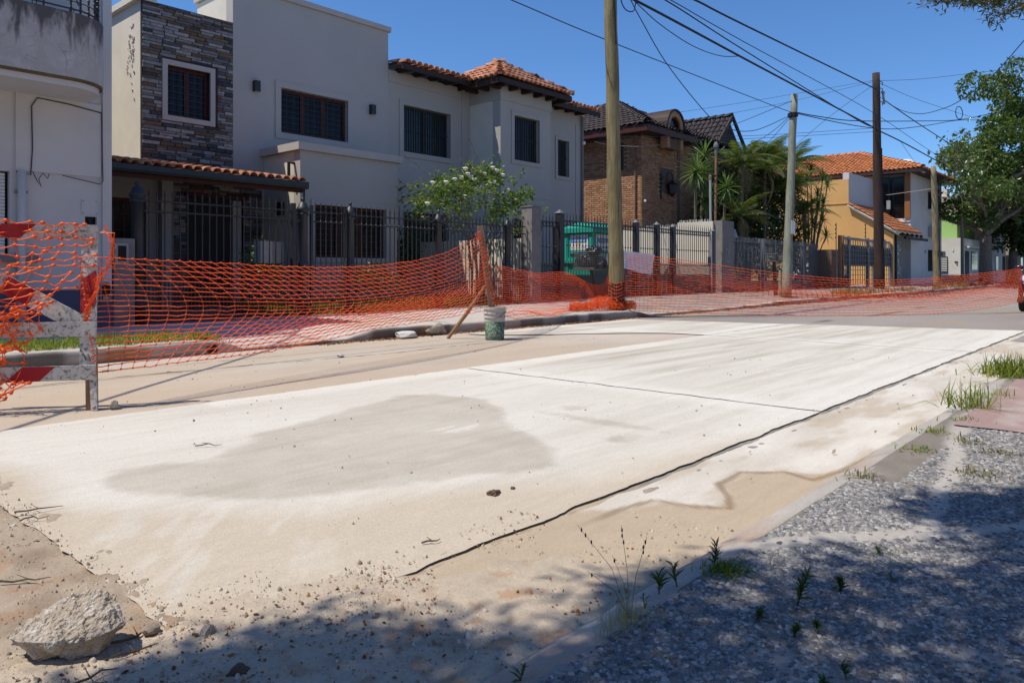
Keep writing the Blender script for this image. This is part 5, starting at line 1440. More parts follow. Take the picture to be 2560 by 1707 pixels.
for k in range(60):
    x = 34.4 + k*0.122
    m.obox((x, EY, 2.49), (0.012,0,0.012), (0,0.01,0), (-0.02,0,0.025))
m.build('barbs', M['grey_iron'], eg)
for x, zt in ((33.75, 3.1), (37.9, 3.3)):
    ep = thing('electric_wire_post', 'thin electric fence post with insulators above the brick pier' if x < 35 else 'thin electric fence post with insulators above the middle of the mesh gates', 'post', (x, EY+0.1, 2.4))
    m = MB(); m.tube([(x, EY+0.1, 1.9 if x < 35 else 2.4), (x, EY+0.1, zt)], 0.02, 5); m.build('post_rod', M['rust'], ep)
    m = MB()
    for k in range(4): m.lathe((x-0.05, EY+0.1, zt-0.1-0.18*k), [(0.02,-0.03),(0.04,0),(0.02,0.03)], 6)
    m.build('insulators', M['black_iron'], ep)
# ------------------------------------------------------------------ corner house: ochre side, white front, orange hip roof
eh = thing('corner_house', 'ochre and white corner house with an orange hip roof and a tiled lean-to', 'house', (48.0, 12.5, 0.15))
xo = XP(41.8)
wall_mesh(xo, 13.1, 24, 0.1, 5.95, 0.3, [(16.9, 18.1, 3.5, 4.6), (15.3, 15.9, 4.1, 4.9)], 0.2).build('ochre_wall', M['yellow'], eh)
for a, b, c, d in ((16.9, 18.1, 3.5, 4.6),):
    surround(eh, xo, a, b, c, d, 0.09, 0.03, M['white_paint'])
    window(eh, xo, a, b, c, d, 0.15, M['grey_iron'], M['curtain'], 2, 0.06, (10, 4, 0.01), M['grey_iron'])
window(eh, xo, 15.3, 15.9, 4.1, 4.9, 0.15, M['white_paint'], M['glass'], 1, 0.05)
m = MB(); m.box(42.1, 46.49, 13.42, 24, 0.1, 5.93); m.build('ochre_wing', M['yellow'], eh)
m = MB(); m.box(41.83, 46.49, 13.09, 13.41, 4.3, 6.3); m.build('upper_front', M['white_wall'], eh)
m = MB(); m.add([(41.8,13.1,0.1),(41.8,10.9,0.1),(41.8,10.9,2.9),(41.8,13.1,4.45),(42.0,13.1,0.1),(42.0,10.9,0.1),(42.0,10.9,2.9),(42.0,13.1,4.45)], [(0,1,2,3),(7,6,5,4),(0,4,5,1),(1,5,6,2),(2,6,7,3),(3,7,4,0)]); m.build('lean_to_wall', M['yellow'], eh)
m = MB(); m.box(41.77, 41.799, 12.0, 12.16, 2.15, 2.38); m.build('vent', M['dark_iron'], eh)
m = MB(); m.box(41.76, 41.799, 13.1, 24, 4.62, 4.68); m.build('string_course', M['yellow'], eh)
# lean-to roof
m = MB(); m.add([(41.55,10.7,2.98),(46.45,10.7,2.98),(46.45,13.09,4.5),(41.55,13.09,4.5),(41.55,10.7,3.06),(46.45,10.7,3.06),(46.45,13.09,4.58),(41.55,13.09,4.58)],
                [(0,3,2,1),(4,5,6,7),(0,1,5,4),(1,2,6,5),(2,3,7,6),(3,0,4,7)]); m.build('lean_to_deck', M['cream'], eh)
tile_roof(eh, (41.5, 10.62, 3.07), (1,0,0), (0,2.39,1.52), 25, 8, 0.20, 0.36, M['tile_far'], None, 200, seed=31, arch=0.5, jit=0.02)
for k in range(6):
    x = 41.7 + k*0.95
    q = MB(); q.beam((x, 10.6, 2.90), (x, 13.0, 4.42), 0.10, 0.14); q.build('rafter', M['cream'] if k == 0 else M['dark_wood'], eh)
m = MB(); m.box(43.5, 48.2, 10.70, 10.82, 2.72, 2.86); m.build('porch_beam', M['dark_wood'], eh)
# porch entrance
m = MB(); m.box(42.0, 46.5, 12.5, 12.6, 0.1, 3.2); m.build('porch_back', M['pier'], eh)
m = MB(); m.box(43.9, 44.9, 12.40, 12.49, 0.2, 2.5); m.build('door', M['dark_wood'], eh)
m = MB(); m.box(42.3, 42.4, 10.85, 11.0, 0.1, 2.95); m.box(42.0, 43.5, 10.92, 10.97, 0.2, 2.6); m.build('black_gate', M['black_iron'], eh)
m = MB(); rr_ = random.Random(8)
for k, zc in enumerate((2.2, 1.85, 1.5, 1.15, 0.8)):
    pts = [(42.5+rr_.uniform(0,0.75), 10.905, zc+rr_.uniform(-.18,.18)) for q in range(5)]
    m.tube(pts + [pts[0]], 0.022, 4)
m.build('graffiti', M['graffiti'], eh)
# white front block
xw = XP(46.5); yw = YP(11.2)
wall_mesh(yw, 46.5, 53.9, 0.1, 6.62, 0.3, [(50.4, 51.7, 4.75, 5.85), (50.4, 51.8, 1.0, 2.3)], 0.2).build('front_wall', M['white_wall'], eh)
for c, d in ((4.75, 5.85), (1.0, 2.3)):
    window(eh, yw, 50.4, 51.7 if c > 3 else 51.8, c, d, 0.15, M['black_iron'], M['glass'], 2, 0.06, (8, 6, 0.012), M['black_iron'])
m = MB(); m.box(50.2, 51.95, 10.95, 11.2, 4.45, 4.74); m.build('planter_sill', M['white_wall'], eh)
m = MB(); m.box(50.4, 51.5, 10.75, 11.19, 3.1, 3.7); ac = m.build('air_conditioner', M['grey_box'], eh)
m = MB(); m.prism(disc(50.95, 3.4, 0.22), lambda a, b, t: (a, t, b), 10.73, 10.749); m.build('fan_grille', M['black_iron'], ac)
m = MB(); m.box(46.5, 46.85, 11.502, 13.09, 0.1, 4.0); m.build('side_base', M['white_house'], eh)
m = MB(); m.box(46.45, 46.9, 11.21, 13.09, 3.80, 4.0); m.build('balcony_kerb', M['white_house'], eh)
m = MB(); m.box(46.52, 46.58, 11.52, 12.75, 4.0, 6.4); gw = m.build('window', M['black_iron'], eh)
for a, b in ((11.55, 12.1), (12.16, 12.72)):
    for c, d in ((4.05, 4.75), (4.8, 5.5), (5.55, 6.3)):
        m = MB(); m.box(46.50, 46.519, a, b, c, d); m.build('pane', M['glass'], gw)
m = MB(); m.box(46.38, 46.62, 11.22, 11.50, 4.0, 6.5); m.build('wood_column', M['orange_wood'], eh)
m = MB(); m.box(46.5, 46.8, 12.76, 13.09, 4.0, 6.5); m.build('side_wall', M['white_wall'], eh)
m = MB(); m.box(46.85, 53.88, 11.51, 24, 0.1, 6.6); m.build('house_body', M['white_wall'], eh)
m = MB(); m.tube([(46.3,12.3,6.4),(46.35,12.3,5.2),(46.3,12.3,4.6)], 0.03, 6); m.tube([(46.4,12.85,6.2),(46.42,12.9,5.4),(46.44,12.75,4.7)], 0.02, 5); m.build('service_cable', M['fine_cable'], eh)
m = MB(); m.box(46.2, 46.34, 12.2, 12.4, 4.55, 5.05); m.build('meter_box', M['grey_box'], eh)
text_mesh('1580', 0.26, lambda a, b: (49.7 - b*0.0 + a*0.0 + b*0.0 + a, 11.185, 2.15 + b), M['black_iron'], eh, 'house_number')
# roof
rx0, rx1, ry0, ry1, rz_ = 45.7, 54.8, 10.4, 23.0, 6.68
a1, a2 = (50.25, 15.0, 8.45), (50.25, 18.4, 8.45)
m = MB(); m.add([(rx0,ry0,rz_),(rx1,ry0,rz_),(rx1,ry1,rz_),(rx0,ry1,rz_),a1,a2], [(0,1,4),(1,2,5,4),(2,3,5),(3,0,4,5)]); m.build('roof_deck', M['dark_wood'], eh)
m = MB(); m.box(rx0+0.02, rx1-0.02, ry0+0.02, ry1, 6.58, 6.66); m.build('soffit', M['dark_wood'], eh)
m = MB(); m.box(rx0, rx1, ry0-0.03, ry0+0.03, 6.52, 6.70); m.box(rx0-0.03, rx0+0.03, ry0+0.03, ry1, 6.52, 6.70); m.build('fascia_board', M['dark_wood'], eh)
Ls_ = math.hypot(4.55, 1.77)
tile_roof(eh, (rx0-0.05, ry1, rz_+0.03), (0,-1,0), (4.55,0,1.77), 52, 14, 0.245, 0.36, M['tile_far'],
          lambda u, v: (12.6-u) > v*0.93-0.1 and u > v*0.93-0.1, 100, seed=33, sort=lambda s: -s[0], arch=0.45)
Lt_ = math.hypot(4.6, 1.77)
tile_roof(eh, (rx0, ry0-0.05, rz_+0.03), (1,0,0), (0,4.6,1.77), 37, 14, 0.245, 0.36, M['tile_far'], lambda u, v: v*0.93-0.1 < u < 9.1-v*0.93+0.1, 0, seed=34, arch=0.45)
for c in ((rx0, ry0), (rx1, ry0)): ridge_tiles(eh, (c[0], c[1], rz_+0.10), (a1[0], a1[1], a1[2]+0.08), 0.32, 0.42, M['tile_far'])
ridge_tiles(eh, (a1[0], a1[1], a1[2]+0.08), (a2[0], a2[1], a2[2]+0.08), 0.32, 0.42, M['tile_far'])
m = MB(); m.lathe((53.0, 13.0, 7.0), [(0.6,0),(0.6,0.95),(0.45,1.15),(0.15,1.25)], 14); m.build('water_tank', M['white_house'], eh)
m = MB(); m.box(45.9, 46.4, 10.42, 10.55, 6.5, 6.58); m.build('flat_cornice', M['white_house'], eh)
# white parked car seen through the gate
def car_body(parent, x0, L, yc, w, paint, z0=0.15, prof=None, name='body'):
    """lofted body: cross-sections along x"""
    prof = prof or [(0.00,0.42,0.62,0.0),(0.03,0.30,0.78,0.0),(0.20,0.26,0.90,0.0),(0.27,0.25,0.95,0.0),(0.40,0.25,0.97,0.42),(0.55,0.25,0.98,0.49),(0.75,0.25,0.98,0.46),(0.90,0.28,0.96,0.30),(0.97,0.32,0.90,0.05),(1.0,0.45,0.70,0.0)]
    m = MB(); ringv = []
    for t, zl, zb, cab in prof:
        x = x0 + t*L
        ew = 0.86 if t in (0.0, 1.0) else (0.95 if t < 0.05 or t > 0.95 else 1.0)
        h = w/2*ew
        top = zb + cab
        hw = h*(0.94 if cab <= 0.06 else 0.70)
        sec = [(-h*0.92, zl), (-h, zl+0.12), (-h, zb-0.12), (-h*0.95, zb), (-hw*1.0, top if cab > .06 else zb+0.015), (0, top+0.02),
               (hw*1.0, top if cab > .06 else zb+0.015), (h*0.95, zb), (h, zb-0.12), (h, zl+0.12), (h*0.92, zl)]
        ringv.append([(x, yc+a, z0-0.15+b) for a, b in sec])
    n = len(ringv[0]); vv = [p for r_ in ringv for p in r_]; ff = []
    for i in range(len(ringv)-1):
        for k in range(n-1): ff.append((i*n+k, i*n+k+1, (i+1)*n+k+1, (i+1)*n+k))
        ff.append((i*n+n-1, i*n, (i+1)*n, (i+1)*n+n-1))
    ff.append(tuple(range(n))); ff.append(tuple(range((len(ringv)-1)*n, len(ringv)*n))[::-1])
    m.add(vv, ff)
    b = m.build(name, paint, parent, True)
    md = b.modifiers.new('bevel', 'SUBSURF'); md.levels = 1; md.render_levels = 2
    return b
def wheel(parent, x, yc, z, r_, w):
    m = MB(); pr_ = [(r_*0.62,-w/2),(r_*0.93,-w/2),(r_,-w*0.35),(r_,w*0.35),(r_*0.93,w/2),(r_*0.62,w/2)]
    n = 20; vv = [(x+q*math.cos(2*math.pi*k/n), yc+t, z+q*math.sin(2*math.pi*k/n)) for q, t in pr_ for k in range(n)]
    ff = [(i*n+k, i*n+(k+1)%n, ((i+1)%6)*n+(k+1)%n, ((i+1)%6)*n+k) for i in range(6) for k in range(n)]
    m.add(vv, ff); t_ = m.build('wheel', M['rubber'], parent, True)
    m = MB()
    for k in range(7):
        a = 2*math.pi*k/7
        m.beam((x, yc, z), (x+r_*0.62*math.cos(a), yc, z+r_*0.62*math.sin(a)), w*0.5, r_*0.14, (0,1,0))
    m.prism([(x+r_*0.64*math.cos(2*math.pi*k/16), z+r_*0.64*math.sin(2*math.pi*k/16)) for k in range(16)], lambda a, b, t: (a, t, b), yc-w*0.2, yc+w*0.2)
    m.build('rim', M['rim'], t_)
wc = thing('white_car', 'white hatchback parked behind the mesh gates', 'car', (37.5, 13.2, 0.15))
car_body(wc, 35.6, 4.1, 13.2, 1.7, M['car_white'], 0.25)
for x in (36.4, 39.0):
    for y in (12.42, 13.98): wheel(wc, x, y, 0.50, 0.31, 0.2)
m = MB(); m.box(36.9, 38.6, 12.36, 12.39, 1.15, 1.45); m.build('side_window', M['glass'], wc)
m = MB(); m.box(39.50, 39.63, 12.5, 12.75, 0.85, 1.0); m.build('tail_light', M['sign_red'], wc)

# ------------------------------------------------------------------ houses further down the street
fh = thing('low_white_house', 'low pale house with a slatted window and a green wall rising behind it', 'house', (57.0, 11.0, 0.1))
m = MB(); m.box(57.500, 65.500, 10.770, 16.670, 0.100, 3.250); m.build('body', M['white_house'], fh)
m = MB(); m.box(57.470, 65.500, 10.740, 16.670, 0.050, 0.720); m.build('plinth', M['beige_far'], fh)
m = MB(); m.box(57.450, 57.499, 11.570, 12.170, 0.950, 2.000); w_ = m.build('window', M['dark_iron'], fh)
for k in range(8):
    m = MB(); m.box(57.40, 57.449, 11.59, 12.15, 1.0+k*0.12, 1.06+k*0.12); m.build('slat', M['white_paint'], w_)
m = MB(); m.box(58.700, 59.800, 10.720, 10.769, 0.200, 2.400); m.build('door', M['dark_wood'], fh)
m = MB(); m.box(60.700, 62.700, 10.720, 10.769, 1.100, 2.400); m.build('window', M['glass'], fh)
m = MB(); m.box(58.500, 63.000, 10.470, 10.769, 2.600, 2.720); m.build('canopy', M['white_paint'], fh)
m = MB(); m.box(57.460, 57.499, 11.220, 11.290, 2.350, 2.550); m.build('wall_light', M['white_paint'], fh)
m = MB(); m.box(57.460, 57.499, 10.970, 11.170, 1.600, 1.670); m.box(57.460, 57.499, 10.990, 11.050, 1.420, 1.500); m.build('letter_slot', M['dark_iron'], fh)
gh_ = thing('green_house', 'green walled building behind the low pale house', 'house', (60, 14, 0.1))
m = MB(); m.box(60.000, 73.000, 11.500, 22.900, 0.100, 5.200); m.build('body', M['green_wall'], gh_)
m = MB(); m.box(59.990, 73.000, 11.450, 22.900, 5.200, 6.350); m.build('beige_storey', M['beige_far'], gh_)
m = MB(); m.box(60.400, 61.200, 12.200, 13.100, 6.350, 6.900); m.build('roof_block', M['white_house'], gh_)
for i, (x0_, x1_, y_, h_, mt, lb_) in enumerate([(66,76,10.9,4.2,'white_house','pale house behind the trees at the right end of the street'),(77,92,10.2,5.5,'beige_far','beige house furthest down the street behind the trees'),(93,120,9.8,4.5,'pier','grey house at the very end of the street')]):
    t = thing('street_house', lb_, 'house', (x0_, y_, 0.1))
    m = MB(); m.box(x0_, x1_, y_, y_+9, 0.1, h_); m.build('body', M[mt], t)
    for k in range(3):
        x = x0_+1.5+k*3.4
        m = MB(); m.box(x, x+1.3, y_-0.03, y_-0.001, 1.0, 2.3); q = m.build('window', M['dark_iron'], t)
        m = MB(); m.box(x+0.08, x+1.22, y_-0.045, y_-0.031, 1.08, 2.22); m.build('pane', M['glass'], q)
    m = MB(); m.box(x0_-0.1, x1_+0.1, y_-0.1, y_+9, h_, h_+0.18); m.build('roof', M['beige_far'], t)

# houses on the near side of the street, behind the viewer: their sunny fronts light the shaded side
for i, (x0_, x1_, y_, h_, mt, lb_) in enumerate([(-16,-4,-7.0,6.0,'cream','cream house across the street behind the viewer'),(-3.5,9,-7.5,6.6,'white_house','white house across the street behind the viewer'),(10,24,-6.8,5.4,'beige_far','beige house across the street behind the viewer'),(25,44,-7.2,6.2,'cream','long cream house across the street further up')]):
    t = thing('opposite_house', lb_, 'house', (x0_, y_, 0.1))
    wall_mesh(lambda s, z, tt: (s, y_ - tt, z), x0_, x1_, 0.1, h_, 0.3, [(x0_+1.5, x0_+3.2, 0.9, 2.3), (x0_+5, x0_+6, 0.1, 2.3), (x0_+7.5, x0_+9.5, 0.9, 2.3), (x0_+2, x0_+3.5, 3.7, 4.9), (x0_+7, x0_+8.8, 3.7, 4.9)], 0.15).build('wall', M[mt], t)
    for a, b, c, d in [(x0_+1.5, x0_+3.2, 0.9, 2.3), (x0_+5, x0_+6, 0.1, 2.3), (x0_+7.5, x0_+9.5, 0.9, 2.3), (x0_+2, x0_+3.5, 3.7, 4.9), (x0_+7, x0_+8.8, 3.7, 4.9)]:
        m = MB(); m.box(a, b, y_-0.2, y_-0.14, c, d); m.build('window', M['glass'], t)
    m = MB(); m.box(x0_+0.02, x1_-0.02, y_-9, y_-0.31, 0.1, h_-0.05); m.build('body', M[mt], t)

# ------------------------------------------------------------------ poles
def pole(name, label, base, top, r0, r1, mat, extra=None, n=14):
    t = thing(name, label, 'utility pole', base, 'wooden utility poles along the kerb')
    b = Vector(base); e = Vector(top); pts = []; rs = []
    rr = random.Random(int(base[0]*10))
    for k in range(15):
        f = k/14
        p = b.lerp(e, f)
        pts.append((p.x + rr.uniform(-.012,.012), p.y + rr.uniform(-.012,.012), p.z)); rs.append(r0 + (r1-r0)*f + rr.uniform(-.004,.004))
    pts[0] = (b.x, b.y, b.z-0.2)
    m = MB(); m.tube(pts, rs, n); m.build('shaft', mat, t, True)
    return t
p1 = pole('utility_pole', 'tall bare greenish timber pole rising past the top of the photo', (12.97, 8.66, 0.15), (12.66, 8.66, 8.2), 0.16, 0.125, M['pole'])
m = MB(); m.tube([(12.97, 8.66, 0.16), (12.952, 8.66, 0.72)], [0.166, 0.165], 16, False); m.build('tar_band', M['pole_tar'], p1, True)
m = MB(); m.tube([(12.60,8.55,7.5),(12.60,8.53,7.0),(12.62,8.52,6.6),(12.68,8.52,6.2),(12.72,8.52,5.6)], 0.012, 5); m.build('pole_cable', M['cable'], p1)
p2 = pole('utility_pole', 'grey green pole with a white notice, leaning slightly, in front of the palms', (23.08, 9.1, 0.16), (23.72, 9.1, 6.62), 0.15, 0.105, M['pole_grey'])
m = MB(); m.obox((23.28, 8.96, 2.35), (0.26,0.04,0), (0.003,-0.004,0), (0.01,0,0.21)); m.build('notice', M['sign_white'], p2)
m = MB(); m.lathe((23.62, 9.1, 5.95), [(0.12,-0.08),(0.16,-0.05),(0.16,0.05),(0.12,0.08)], 10); m.tube([(23.72,9.1,5.9),(23.9,9.1,5.6),(23.75,9.1,5.4)], 0.012, 5); m.build('cable_collar', M['cable'], p2)
p3 = pole('utility_pole', 'dark tarred brown pole with insulators in front of the ochre house', (36.1, 10.0, 0.15), (35.65, 10.0, 9.85), 0.22, 0.155, M['pole_tar'])
m = MB(); m.tube([(35.95,9.8,9.0),(36.02,9.78,8.7),(36.1,9.78,8.5)], 0.05, 6); m.box(35.85, 36.1, 9.75, 9.85, 8.95, 9.05); m.build('insulator', M['grey_box'], p3)
m = MB()
for z in (9.45, 9.1, 7.3, 7.1): m.tube([(35.45,9.9,z),(35.3,9.82,z+0.05),(35.28,9.8,z-0.1)], 0.02, 5)
for z in (9.5, 9.2, 8.6): m.tube([(35.85,9.9,z),(36.05,9.85,z),(36.08,9.85,z-0.15)], 0.018, 5)
m.build('hook', M['black_iron'], p3)
m = MB(); m.tube([(36.12,9.77,0.3),(35.85,9.82,6.5)], 0.022, 5); m.build('earth_cable', M['cable'], p3)
m = MB(); m.box(35.9, 36.2, 9.74, 9.79, 2.0, 2.4); m.build('pole_strap', M['black_iron'], p3)
p4 = pole('utility_pole', 'weathered yellowish pole with a small basket beside the white corner house', (43.3, 9.2, 0.12), (42.55, 9.2, 6.35), 0.17, 0.13, M['pole_old'])
m = MB(); m.box(42.9, 43.5, 8.85, 9.05, 1.75, 2.0); m.build('pole_basket', M['black_iron'], p4)
m = MB(); m.tube([(42.75,9.04,5.8),(42.9,9.03,3.5),(43.2,9.02,0.5)], 0.02, 5); m.build('pole_cable', M['cable'], p4)

# ------------------------------------------------------------------ overhead cables
def smooth_path(pts, n=8):
    P = [Vector(p) for p in pts]
    if len(P) == 2: return [P[0].lerp(P[1], k/6) for k in range(7)]
    out = []
    Q = [P[0]*2-P[1]] + P + [P[-1]*2-P[-2]]
    for i in range(1, len(Q)-2):
        for k in range(n):
            t = k/n
            a, b, c, d = Q[i-1], Q[i], Q[i+1], Q[i+2]
            out.append(0.5*((2*b) + (c-a)*t + (2*a-5*b+4*c-d)*t*t + (3*b-a-3*c+d)*t**3))
    out.append(P[-1])
    return out
CAB = [
 ('thick main cable bundle from the tall bare pole to the dark brown pole', .030, [(12.72,8.6,6.63),(13.33,8.48,6.66),(20.85,8.99,6.89),(35.6,9.96,7.33)], 'cable'),
 ('thick cable bundle from the dark brown pole down the street into the tree', .030, [(35.6,10.0,7.33),(40.4,10.04,7.34),(48.47,10.1,7.24),(60,10.2,7.2)], 'cable'),
 ('uppermost heavy cable reaching the top of the dark brown pole', .026, [(12.70,8.6,7.26),(16.31,8.68,7.53),(19.59,8.9,7.78),(35.45,9.94,9.08)], 'cable'),
 ('medium cable that merges with the main bundle at the dark brown pole', .016, [(12.70,8.6,7.02),(14.73,8.57,7.07),(19.59,8.9,7.08),(32.21,9.76,7.2),(35.5,9.96,7.36)], 'cable'),
 ('thin cable running just above the main bundle', .012, [(12.70,8.6,7.12),(15.02,8.59,7.15),(19.59,8.9,7.31),(35.14,9.96,7.98),(46.86,9.91,7.44),(60,9.8,7.2)], 'fine_cable'),
 ('long thin cable falling across the sky from the upper left to the grey green pole', .011, [(-3,8.6,5.9),(4.66,8.75,5.82),(9.91,8.84,5.80),(12.99,8.9,5.81),(21.01,9.05,5.95),(23.6,9.1,6.02)], 'fine_cable'),
 ('short sagging cable hung under the main bundle right of the tall pole', .011, [(12.72,8.6,6.75),(12.9,8.45,6.69),(13.33,8.48,6.64),(14.52,8.56,6.46),(16.22,8.67,6.39),(17.91,8.79,6.54),(19.35,8.89,6.86)], 'fine_cable'),
 ('slack cable drooping in front of the dark gable to the grey green pole', .011, [(12.72,8.6,6.9),(12.9,8.45,6.79),(13.18,8.47,6.62),(13.58,8.49,6.35),(14.89,8.57,5.62),(17.16,8.71,4.84),(18.37,8.79,4.74),(19.49,8.86,4.82),(20.89,8.94,5.12),(23.6,9.1,5.97)], 'fine_cable'),
 ('small loop of cable hanging at the top beside the tall bare pole', .012, [(12.75,8.45,6.62),(12.85,8.45,6.42),(13.05,8.46,6.35),(13.3,8.47,6.42),(13.40,8.48,6.62)], 'cable'),
 ('thin cable rising from the dark gable to the grey green pole', .010, [(28.0,14.25,6.45),(26.57,13.12,6.37),(25.47,11.72,6.35),(24.58,10.59,6.34),(23.6,9.14,6.4)], 'fine_cable'),
 ('upper of two cables from the grey green pole level across the sky to the tree', .018, [(23.6,9.09,6.05),(25.92,9.06,6.25),(29.55,8.99,6.65),(38.31,8.84,7.95),(45.9,8.71,9.15),(54.64,8.56,10.86),(58,8.5,11.4)], 'cable'),
 ('lower of two cables from the grey green pole that dips behind the dark brown pole', .016, [(23.6,9.09,6.02),(27.85,9.02,6.32),(31.62,8.96,6.67),(35.17,8.9,7.15),(40.42,8.8,8.09),(46.17,8.71,9.17),(54.64,8.56,10.41),(58,8.5,10.9)], 'cable'),
 ('pale level wire across the front of the brick house', .009, [(20.6,14.5,5.5),(21.48,14.24,5.6),(24.2,13.44,5.87),(28.33,12.21,6.33),(35.55,10.07,7.38)], 'fine_cable'),
 ('second, slightly lower wire across the front of the brick house', .009, [(20.6,14.5,5.45),(21.48,14.24,5.56),(24.2,13.44,5.72),(28.33,12.21,6.22),(35.55,10.07,7.22)], 'fine_cable'),
 ('short pale drooping wire between the beige house and the brick house eaves', .009, [(20.5,14.6,5.35),(21.25,14.56,5.33),(23.13,14.46,5.49),(25.22,14.34,5.87),(26.9,14.25,6.2)], 'pale_cable'),
 ('deeply sagging cable from the dark brown pole up to the right edge', .012, [(35.6,10.0,8.95),(35.04,9.62,8.58),(32.05,8.11,7.35),(29.45,6.8,6.59),(27.31,5.72,6.23),(25.52,4.81,6.08),(23.18,3.63,6.15),(21.31,2.69,6.46),(17.47,0.75,7.22),(14.0,-1.0,7.9)], 'cable'),
 ('heavy cable from the insulator of the dark brown pole straight down to the tree', .024, [(36.1,9.8,8.7),(44.16,10.19,8.82),(54.74,10.43,8.85),(62,10.6,8.9)], 'cable'),
 ('nearly level thin wire from the dark brown pole to the right edge', .009, [(35.8,10,9.53),(36.89,8.68,9.58),(37.9,7.46,9.73),(39.63,5.37,10.04),(42,2.5,10.6)], 'fine_cable'),
 ('thin wire slanting down from the dark brown pole into the tree', .010, [(35.8,10,9.48),(42.39,9.78,9.75),(54.44,9.38,10.62),(60,9.2,11)], 'fine_cable'),
 ('left of two thin wires falling from the grey green pole into the palms', .009, [(23.6,9.1,6.0),(24.47,10.13,5.67),(25.89,11.49,5.6),(28.5,14.0,5.7)], 'fine_cable'),
 ('right of two thin wires falling from the grey green pole into the palms', .009, [(23.6,9.1,5.98),(24.82,10.07,5.71),(26.61,11.29,5.61),(30,13.6,5.7)], 'fine_cable'),
 ('lower faint wire from the dark brown pole to the round dormer', .007, [(35.7,10.05,9.5),(31.68,11.9,8.28),(28.95,13.16,7.53),(25.6,14.7,6.7)], 'fine_cable'),
 ('upper faint wire from the dark brown pole to the round dormer', .007, [(35.7,10.05,9.55),(31.63,11.88,8.54),(28.88,13.13,7.86),(25.4,14.7,7.05)], 'fine_cable'),
 ('wire falling steeply from the dark brown pole behind the grey green pole', .009, [(35.7,10.05,9.4),(34.59,11.38,8.15),(33.65,12.46,6.98),(33.0,13.2,6.1)], 'fine_cable'),
 ('white service drop between the ochre house and the weathered yellowish pole', .016, [(46.3,12.5,5.38),(45.64,11.75,5.35),(43.38,9.26,5.31),(42.7,9.2,5.4)], 'pale_cable'),
 ('thin drop from the main bundle to the orange roof', .009, [(39.17,9.87,7.22),(43.09,10.48,7.17),(48.88,11.37,7.17)], 'fine_cable'),
]
for lb_, r_, pts, mt in CAB:
    m = MB(); m.tube(smooth_path(pts), r_, 5, False)
    tag(m.build('overhead_cable', M[mt], None, True), lb_, 'cable', 'overhead cables')
m = MB(); m.tube([(45.9+0.34*math.cos(a*math.pi/10), 8.7-0.1*math.cos(a*math.pi/10), 9.52+0.34*math.sin(a*math.pi/10)) for a in range(21)], 0.022, 5, False)
tag(m.build('cable_coil', M['cable']), 'small round coil of spare cable hung on the level cables near the tree', 'cable coil')
# the service drop whose shadow crosses the old lane, and its pole on the near pavement (behind the camera's left)
op = pole('utility_pole', 'timber pole on the near pavement, out of view to the left', (-9.0, -0.4, 0.1), (-9.0, -0.4, 7.5), 0.15, 0.12, M['pole'])
m = MB(); m.tube(smooth_path([(-9.0,-0.4,6.4),(-4.5,3.6,5.55),(-0.6,6.95,5.0),(2.5,9.62,5.0),(4.1,11.45,5.3)]), 0.022, 5, False)
tag(m.build('overhead_cable', M['cable'], None, True), 'service drop over the old lane whose thin shadow crosses the road at the left', 'cable', 'overhead cables')
# ------------------------------------------------------------------ wooden barricade
bd = Vector((0.84, -0.543, 0)).normalized()            # along the boards
bn = Vector((0.543, 0.84, 0))                          # away from the camera
BP = Vector((1.88, 5.54, 0))
def BQ(s, z, t=0.0):
    """s along the boards from the right post (negative = left), z up, t in front of the frame; the frame leans back"""
    return BP + bd*s + bn*(0.26*z/1.27 - t) + Vector((-0.05*z/1.27, 0.0, z))
ba = thing('road_barricade', 'weathered white and red striped timber road barricade draped with orange net', 'barricade', (1.2, 6.0, 0))
def board(name, s0, z0, s1, z1, w, t, mat, th=0.024):
    a, b = BQ(s0, z0, t), BQ(s1, z1, t)
    d = (b-a).normalized()
    nrm = -(bn - Vector((0,0,0.0)))
    up = nrm.cross(d).normalized()
    m = MB(); m.obox((a+b)/2, (b-a)/2, up*w/2, nrm.normalized()*th/2)
    return m.build(name, mat, ba)
def stripe(parent, s0, z0, s1, z1, w, t, c0, c1, sk, mat):
    """a red painted parallelogram, a paint film on the face of its board"""
    a, b = BQ(s0, z0, t), BQ(s1, z1, t)
    d = (b-a).normalized(); up = (-bn).cross(d).normalized(); L = (b-a).length
    if up.z < 0: up = -up
    o = -bn*0.014
    P = [a + d*(c0-sk) - up*w/2*0.995 + o, a + d*(c1-sk) - up*w/2*0.995 + o, a + d*(c1+sk) + up*w/2*0.995 + o, a + d*(c0+sk) + up*w/2*0.995 + o]
    m = MB(); m.add(P + [p - bn*0.0015 for p in P], [(0,1,2,3),(7,6,5,4),(0,4,5,1),(1,5,6,2),(2,6,7,3),(3,7,4,0)])
    m.build('red_stripe', mat, parent)
po = board('post', -0.035, 0.28, -0.035, 1.27, 0.10, 0.0, M['barr_white'])
stripe(po, -0.035, 0.28, -0.035, 1.27, 0.10, 0.0, 0.42, 0.66, 0.035, M['barr_red'])
board('post_foot', -0.012, 0.0, -0.022, 0.42, 0.072, -0.028, M['raw_wood'], 0.03)
board('post_splice', 0.012, 0.0, -0.005, 0.30, 0.04, 0.002, M['barr_white'], 0.03)
tb = board('top_board', -2.2, 1.235, 0.012, 1.235, 0.098, 0.026, M['barr_white'])
for c in (0.42, 1.02, 1.60): stripe(tb, -2.2, 1.235, 0.012, 1.235, 0.098, 0.026, c-0.02, c+0.19, 0.05, M['barr_red'])
mbd = board('middle_board', -2.2, 0.555, 0.015, 0.555, 0.10, 0.026, M['barr_white'])
lbd = board('low_board', -2.2, 0.26, 0.02, 0.26, 0.10, 0.026, M['barr_white'])
